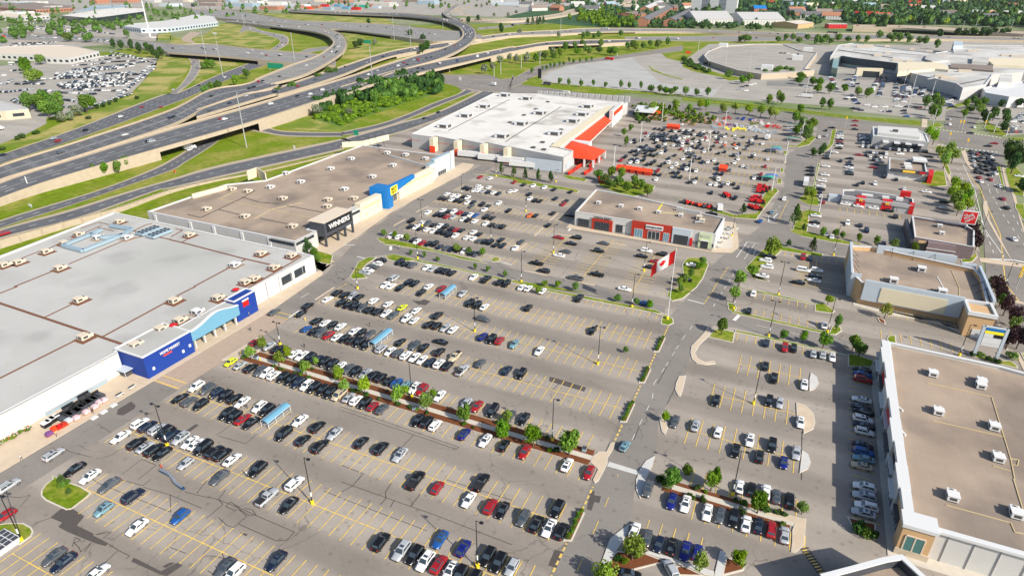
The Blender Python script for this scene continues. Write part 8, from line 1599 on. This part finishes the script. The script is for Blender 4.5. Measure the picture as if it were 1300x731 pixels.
# orange storage sheds and kiosks in the warehouse lot
def shed(s,n,label,m='orange',L_=3.6,W_=3.2,dx=3.9,dy=-.1,h=2.6):
    p0=W(s)[0]
    for k in range(n):
        x,y=p0.x+k*dx,p0.y+k*dy; t=thing('garden_shed',f'{label}, {ordn(k)} of {n} from the left' if n>1 else label,'shed',(x,y,.03),label); b=MB(); b.box(x-L_/2,y-W_/2,0,x+L_/2,y+W_/2,h*.8); b.build('wall',['brick_red' if m in('orange','red') else m],t)
        b=MB(); b.mesh([(x-L_/2-.2,y-W_/2-.2,h*.78),(x+L_/2+.2,y-W_/2-.2,h*.78),(x+L_/2+.2,y,h*1.25),(x-L_/2-.2,y,h*1.25),(x+L_/2+.2,y+W_/2+.2,h*.78),(x-L_/2-.2,y+W_/2+.2,h*.78)],[(0,1,2,3),(3,2,4,5)]); b.build('roof',[m],t)
shed("13:820,570",5,'orange-roofed shed in the row by the garden centre',L_=3.8,W_=6,dx=4.2,dy=-.5); shed("13:1195,255",2,'orange-roofed kiosk at the top of the warehouse lot',L_=4.4,W_=6,dx=4.4); shed("14:310,570",1,'lone orange-roofed shed in the middle of the warehouse lot',L_=4,W_=9); shed("13:1090,155",1,'orange kiosk among the nursery plants',L_=6,W_=6)
shed("13:690,665",1,'orange cube kiosk under the trees',L_=5,W_=3)
for k,(s,m,lab) in enumerate((("14:705,440",'bright_blue','bright blue stretch canopy beside the kerb'),("14:705,425",'green_tarp','green stretch canopy behind the blue one'),("14:645,655",'green_tarp','green stretch canopy in the lower kerb bay'),("14:670,640",'bright_blue','blue canopy beside the green one in the lower kerb bay'),("14:845,355",'green_tarp','lowest green container roof at the thicket'),("14:840,305",'bright_blue','blue container roof at the thicket'),("14:840,280",'white_trim','white container roof at the thicket'),("14:840,250",'green_tarp','topmost green container roof at the thicket'))):
    p=W(s)[0]; t=thing('market_canopy',lab,'canopy',(p.x,p.y,.03)); L_=3.3 if k<4 else 4.8; b=MB(); n=8
    for i in range(n):
        u0,u1=-1+2*i/n,-1+2*(i+1)/n; f=lambda u:3-.6*u*u
        b.mesh([(p.x+u0*L_,p.y-2.5,f(u0)),(p.x+u1*L_,p.y-2.5,f(u1)),(p.x+u1*L_,p.y+2.5,f(u1)-.4),(p.x+u0*L_,p.y+2.5,f(u0)-.4)],[(0,1,2,3)],0,True)
    b.build('roof',[m],t); b=MB(); 
    for a in(-.9,.9):
        for c in (-2.3,2.3): b.tube((p.x+a*L_,p.y+c,0),(p.x+a*L_,p.y+c,2.2),.1,n=5)
    b.build('post',['white_trim'],t)
# red tractors / mowers lined up
r_=random.Random(4)
def tractor(p,label,m='red',s=1.0,rz=0,grp=None):
    t=thing('garden_tractor',label,'tractor',(p.x,p.y,.03),grp,rz); b=MB(); b.box(-.5*s,0,.5*s,.5*s,1.6*s,1.15*s); b.box(-.6*s,-1.1*s,.5*s,.6*s,.1*s,.75*s); b.box(-.35*s,-1.1*s,.75*s,.35*s,-.85*s,1.5*s); b.build('body',[m],t,local=True)
    b=MB()
    for x in (-.7,.7): b.tube((x*s-.15,-.7*s,.55*s),(x*s+.15,-.7*s,.55*s),.55*s,n=10); b.tube((x*s-.1,1.2*s,.35*s),(x*s+.1,1.2*s,.35*s),.35*s,n=10)
    b.build('wheel',['tyre'],t,local=True)
i=0
for s0,s1,n in (("14:600,700","24:590,20",4),("24:550,70","24:595,100",4),("24:530,130","24:575,150",4),("24:540,90","24:570,60",3),("14:640,715","24:620,10",2)):
    a,c=W(s0)[0],W(s1)[0]
    for k in range(n): tractor(a.lerp(c,k/(n-1)),f'red garden machine parked in the line beside the grass tongue, {ordn(i)} of that line','red',1.5,math.pi/2,'red garden machines in a line'); i+=1
a,c=W("24:10,95")[0],W("24:205,135")[0]
for k in range(8): tractor(a.lerp(c,k/7),f'{("black","red","orange")[k%3]} mower lined up on the verge behind the strip shops, {ordn(k)} from the left',('charcoal','red','orange')[k%3],1.3,.4*k,'mowers behind the strip shops')
tractor(W("24:335,50")[0],'red tractor alone on the open tarmac','red',1.8,.6); 
# nursery tables with plants and goods
def bed(s,m,lab,w_=5,d_=9,h=1.0,i=0): 
    p=W(s)[0]; t=thing('plant_table',lab,'plant display',(p.x,p.y,.03),'nursery tables'); b=MB(); b.box(p.x-w_/2,p.y-d_/2,.4,p.x+w_/2,p.y+d_/2,.6); b.build('table',['wood'],t)
    for k in range(3): place(TREES['dshrub' if k%2 else 'shrub'][k][0],'foliage',t,(0,-d_/3+k*d_/3,.55),k,(w_/2,d_/5,h))
    if m: 
        b=MB(); 
        for k in range(10): b.blob((p.x+r_.uniform(-w_/2,w_/2),p.y+r_.uniform(-d_/2,d_/2),.7+h*.7),.16,0,5,3)
        b.build('blooms',[m],t,kind='stuff')
for i,(s,m) in enumerate((("13:1150,190",'yellow'),("13:1210,160",None),("13:1260,180",'orange'),("14:20,170",'yellow'),("14:60,190",None),("14:100,195",'yellow'),("14:150,205",None),("14:200,215",'orange'),("14:30,210",None),("14:150,185",'brick_red'),("14:230,190",None),("13:1060,180",'orange'),("13:1000,150",None),("13:1090,190",None),("14:80,225",None),("13:1280,150",'yellow'))): bed(s,m,f'nursery table of plants at the head of the warehouse lot, {ordn(i)} of the tables')
for i,(s,m) in enumerate((("14:290,205",'pink'),("14:310,235",'orange'),("14:345,185",'brick_red'),("14:372,235",'purple'),("14:430,190",'blue_wall'),("14:490,195",'blue_wall'),("14:425,240",'white_trim'),("14:470,245",'duct_blue'),("14:530,225",'leaf_lime'),("14:515,250",'white_trim'),("14:560,210",'pink'),("14:625,225",'white_trim'),("14:665,245",'red'),("14:705,250",'red'),("14:355,265",'yellow'),("14:403,265",'yellow'),("14:445,267",'yellow'),("14:500,270",'bluegrey_panel'),("14:570,280",'bluegrey_panel'),("14:620,285",'bluegrey_panel'),("14:670,295",'duct_blue'),("14:250,255",'duct_blue'))):
    p=W(s)[0]; t=thing('goods_stack',f'{ {"bluegrey_panel":"pale blue","blue_wall":"royal blue","white_trim":"white","duct_blue":"slate","leaf_lime":"lime"}.get(m,m.replace("_"," ")) } outdoor goods stack at the top of the warehouse lot, {ordn(i)} of the stacks','goods',(p.x,p.y,.03),'outdoor goods stacks'); b=MB()
    for k in range(5): x,y=p.x+r_.uniform(-4,3),p.y+r_.uniform(-5,4); b.box(x,y,0,x+r_.uniform(.8,2),y+r_.uniform(1,2.4),r_.uniform(.5,1.5))
    b.build('goods',[m],t)
for i,s in enumerate(("13:440,600","13:470,580","13:500,560","13:530,540","13:560,600","13:590,580","13:600,545","13:620,520","13:545,500","13:480,520","13:640,490","13:660,500")):
    p=W(s)[0]; t=thing('garden_rack',f'red rack of garden goods before the orange canopy, {ordn(i)} of twelve','rack',(p.x,p.y,.03),'red garden racks'); b=MB(); b.box(p.x-.5,p.y-3,.2,p.x+.5,p.y+3,1.4); b.build('rack',['red'],t); b=MB(); b.box(p.x-.8,p.y-2.6,1.4,p.x+.8,p.y+2.4,1.8); b.build('goods',['brick_red' if i%2 else 'orange'],t)
# trucks and trailers
def truck(s,label,m,L_=8,rz=0,h=3.4,cab='white_trim',z=0,name='box_truck',cat='truck'):
    p=W(s,z)[0]; t=thing(name,label,cat,(p.x,p.y,z+.05),None,rz); b=MB(); b.box(-1.25,-L_/2,1,1.25,L_/2-2.2,h); b.build('cargo_box',[m],t,local=True)
    b=MB(); b.mesh([(-1.1,L_/2-2,.5),(1.1,L_/2-2,.5),(1.1,L_/2,.5),(-1.1,L_/2,.5),(-1.1,L_/2-2,2.6),(1.1,L_/2-2,2.6),(1,L_/2-.6,2.5),(-1,L_/2-.6,2.5),(1.1,L_/2,1.5),(-1.1,L_/2,1.5)],[(0,1,5,4),(1,2,8,6,5),(3,0,4,7,9),(2,3,9,8),(4,5,6,7)]); b.build('cab',[cab],t,local=True)
    b=MB(); b.mesh([(.95,L_/2-.02,1.56),(-.95,L_/2-.02,1.56),(-.85,L_/2-.58,2.42),(.85,L_/2-.58,2.42)],[(0,1,2,3),(3,2,1,0)]); b.build('windshield',['car_glass'],t,local=True)
    wm=MB(); wm.tube((-.15,0,0),(.15,0,0),.48,n=12); me=wm.data('wheel',['tyre'])
    for y in (L_/2-1.2,-L_/2+1.4,-L_/2+2.6):
        for x in (-1.1,1.1): place(me,'wheel',t,(x,y,.46))
    return t
truck("14:930,680",'long white box truck beside the dividing hedge','white_trim',12,math.radians(0)); truck("14:642,340",'white box truck among the warehouse lot cars','white_trim',8,math.radians(-5)); truck("24:278,150",'white trailer van behind the strip shops','white_trim',6,math.radians(15)); truck("14:930,25",'white bus parked in the pale lot','white_trim',12,math.pi/2)
for i,(s,c) in enumerate((("12:975,480",'white_trim'),("12:1130,505",'white_trim'),("12:1280,525",'white_trim'),("13:80,555",'white_trim'))): 
    p=W(s)[0]; t=thing('semi_trailer',f'white semi-trailer backed to the warehouse docks, {ordn(i)} from the left','trailer',(p.x,p.y,.03),'trailers at the docks',math.radians(96)); b=MB(); b.box(-1.4,-8,1.2,1.4,8,4.2); b.build('cargo_box',[c],t,local=True); b=MB(); b.box(-1.2,-7.5,.9,1.2,7.5,1.2); b.build('chassis',['unit_dark'],t,local=True)
    wm=MB(); wm.tube((-.25,0,0),(.25,0,0),.5,n=10); me=wm.data('wheel',['tyre'])
    for y in (-6.5,-5.2): 
        for x in (-1.1,1.1): place(me,'wheel',t,(x,y,.5))
truck("11:150,415",'white cargo truck on the ramp passing under the bridge','white_trim',8,math.radians(-15)); truck("03:700,225",'long white lorry on the beige motorway deck','white_trim',18,math.radians(75),z=3); truck("03:1210,300",'white tanker lorry on the far motorway','white_trim',22,math.radians(72)); truck("04:900,265",'white lorry on the motorway behind the mall deck','white_trim',18,math.radians(72),z=3); truck("04:1130,255",'dark and white coach on the far motorway','charcoal',20,math.radians(72),z=3); truck("03:730,455",'red and dark coach parked at the edge of the pale lot','red',14,math.radians(75)); truck("03:260,645",'dark grey truck turning by the pale lot','charcoal',10,math.radians(80)); truck("02:1145,648",'white van truck crossing the junction','white_trim',7,math.radians(80)); truck("03:400,715",'white box van on the arterial behind the warehouse','white_trim',9,math.radians(80)); truck("10:-10,275",'white trailer at the left edge works yard','white_trim',9,math.radians(20))
# traffic signals and signs
def signal(b0,t0,label):
    p,h=height_of(b0,t0); h=max(5,min(9,h)); t=thing('traffic_signal',label,'traffic light',(p.x,p.y,0),'traffic signals at the crossroads'); b=MB(); b.tube((p.x,p.y,0),(p.x,p.y,h),.12,n=6); b.build('pole',['grey_wall'],t); b=MB(); b.box(p.x-.45,p.y-.3,h-1.6,p.x+.45,p.y+.3,h+.4); b.build('signal_head',['signal_yellow'],t)
for i,(a,c) in enumerate((("15:722,345","15:722,320"),("15:855,395","15:860,345"),("15:820,265","15:835,200"),("15:800,250","15:795,200"),("15:990,250","15:1005,225"),("15:1280,370","15:1280,340"),("35:1225,20","25:1255,405"),("15:1155,310","15:1165,270"),("35:1235,-10","35:1222,-10"),("14:1225,260","14:1240,170"))): signal(a,c,f'yellow traffic signal head around the right-hand crossroads, {ordn(i)} of the group')
def road_sign(s,label,m,w_,h_,z,posts=1,zb=0,name='road_sign'):
    p=W(s,zb)[0]; t=thing(name,label,'road sign',(p.x,p.y,zb)); b=MB()
    for k in range(posts): dx=(k-(posts-1)/2)*w_*.7; b.tube((p.x+dx,p.y+.1,zb),(p.x+dx,p.y+.1,zb+z),.15,n=6)
    b.build('post',['grey_wall'],t); b=MB(); b.box(p.x-w_/2,p.y-.1,zb+z-h_,p.x+w_/2,p.y,zb+z); b.build('sign_panel',[m],t)
road_sign("01:800,540",'wide green motorway gantry sign over the lower lanes','sign_green',24,6,9,2); road_sign("02:200,345",'green motorway sign beside the silvery bush','sign_green',14,5,8,2); road_sign("02:395,560",'orange diamond warning sign on the verge left of the fork','orange',4,5,6); road_sign("01:1160,640",'small orange warning sign on the left verge','orange',2.6,4,5); road_sign("12:115,310",'small green exit sign beside the curved ramp','sign_green',4,4,4); road_sign("11:38,600",'small orange marker on the green bank','orange',1.2,1.6,2.4); road_sign("11:940,415",'white marker post on the grass triangle','white_trim',1.4,2.2,2.6); road_sign("20:235,130",'white marker board on the green bank','white_trim',2.6,1.4,2); road_sign("01:350,325",'white back of a road sign on the verge','white_trim',9,3,16); road_sign("03:208,600",'black monument sign at the corner of the pale lot','black',4,10,11); road_sign("04:45,405",'orange road machine on the ramp verge','orange',7,3,3); road_sign("00:35,300",'orange sign board at the left edge by round trees','orange',8,4,7); road_sign("01:180,90",'dark billboard above the far motorway','charcoal',14,9,22); road_sign("02:900,620",'white bus shelter frame at the junction','white_trim',3,3,5,2)
p=W("10:225,728")[0]; t=thing('sign_gantry','white overhead arm of a motorway sign at left','gantry',(p.x,p.y,0)); h=height_of("10:225,728","10:187,620")[1]; b=MB(); b.tube((p.x,p.y,0),(p.x,p.y,h),.35,.25,n=8); b.build('pole',['white_trim'],t); b=MB(); b.box(p.x-.8,p.y-.8,0,p.x+.8,p.y+.8,.6); b.build('base',['concrete'],t)
# patio tables at the strip end and before the burger place
for i,s in enumerate(("24:320,330","24:345,300","24:300,360","24:330,365","24:350,330","24:280,395","24:275,430","24:365,285")):
    p=W(s)[0]; t=thing('patio_table',f'white patio table with chairs at the strip mall corner, {ordn(i)} of eight','table',(p.x,p.y,.15),'patio tables at the strip corner'); b=MB(); b.tube((p.x,p.y,.85),(p.x,p.y,.9),.6,n=10); b.tube((p.x,p.y,.15),(p.x,p.y,.85),.06,n=5); b.build('table_top',['white_trim'],t); b=MB()
    for k in range(4): a=k*1.57+.4; q=(p.x+math.cos(a)*1.1,p.y+math.sin(a)*1.1); b.box(q[0]-.25,q[1]-.25,.5,q[0]+.25,q[1]+.25,.62); b.box(q[0]-.25,q[1]-.25,.62,q[0]-.18,q[1]+.25,1.05)
    b.build('chair',['charcoal' if i%2 else 'unit_white'],t)
b=MB(); b.prism([(-24.2,258),(-18.5,258),(-17.5,262),(-19.5,276),(-21,286),(-24.2,286)],.15,.17); struct(b,'patio_floor',['concrete'])
b=MB()
# roof umbrella on the store roof
for i,(s,m) in enumerate((("31:500,40",'red'),("31:30,310",'red'))):
    p=W(s,6.3)[0]; t=thing('roof_marker','red fabric cover on the grey roof, '+('upper one' if i==0 else 'lower one'),'cover',(p.x,p.y,6.3)); b=MB(); b.tube((p.x,p.y,6.3),(p.x,p.y,7.7),.05,n=5); b.build('post',['steel'],t); b=MB(); b.tube((p.x,p.y,7.4),(p.x,p.y,7.9),1.3,.05,n=8); b.build('cover',[m],t)
# bins by the retail block & wall grass
island("21:1050,445 1170,470 1230,490 1215,560 1140,550 1060,500",'grass_lawn') ; plant(W("21:1040,470")[0],'conifer',4.5,6,'conifer at the corner between the grey store and the sign box'); plant(W("21:1090,500")[0],'green',4,3.5,'round bush beside the corner conifer','shrub','shrub',trunk=False); plant(W("21:1120,540")[0],'green',3.6,3,'second round bush below the corner conifer','shrub','shrub',trunk=False); plant(W("21:1085,590")[0],'shrub',2.5,1.5,'low shrub at the white wall corner','shrub','shrub',trunk=False)

flush_plants()
# ================================================================ the air
b=MB(); b.box(-7200,-1700,-1.2,7200,9200,112); hm=bpy.data.materials.new('haze'); hm.use_nodes=True; T=hm.node_tree; T.nodes.remove(T.nodes['Principled BSDF'])
pv=T.nodes.new('ShaderNodeVolumePrincipled'); pv.inputs['Color'].default_value=(.86,.92,1,1); pv.inputs['Density'].default_value=.000018; pv.inputs['Anisotropy'].default_value=.2
T.links.new(pv.outputs[0],T.nodes['Material Output'].inputs['Volume'])
hz=b.build('haze',[hm],kind='stuff',label='thin bluish haze over the far roads and trees',category='haze')
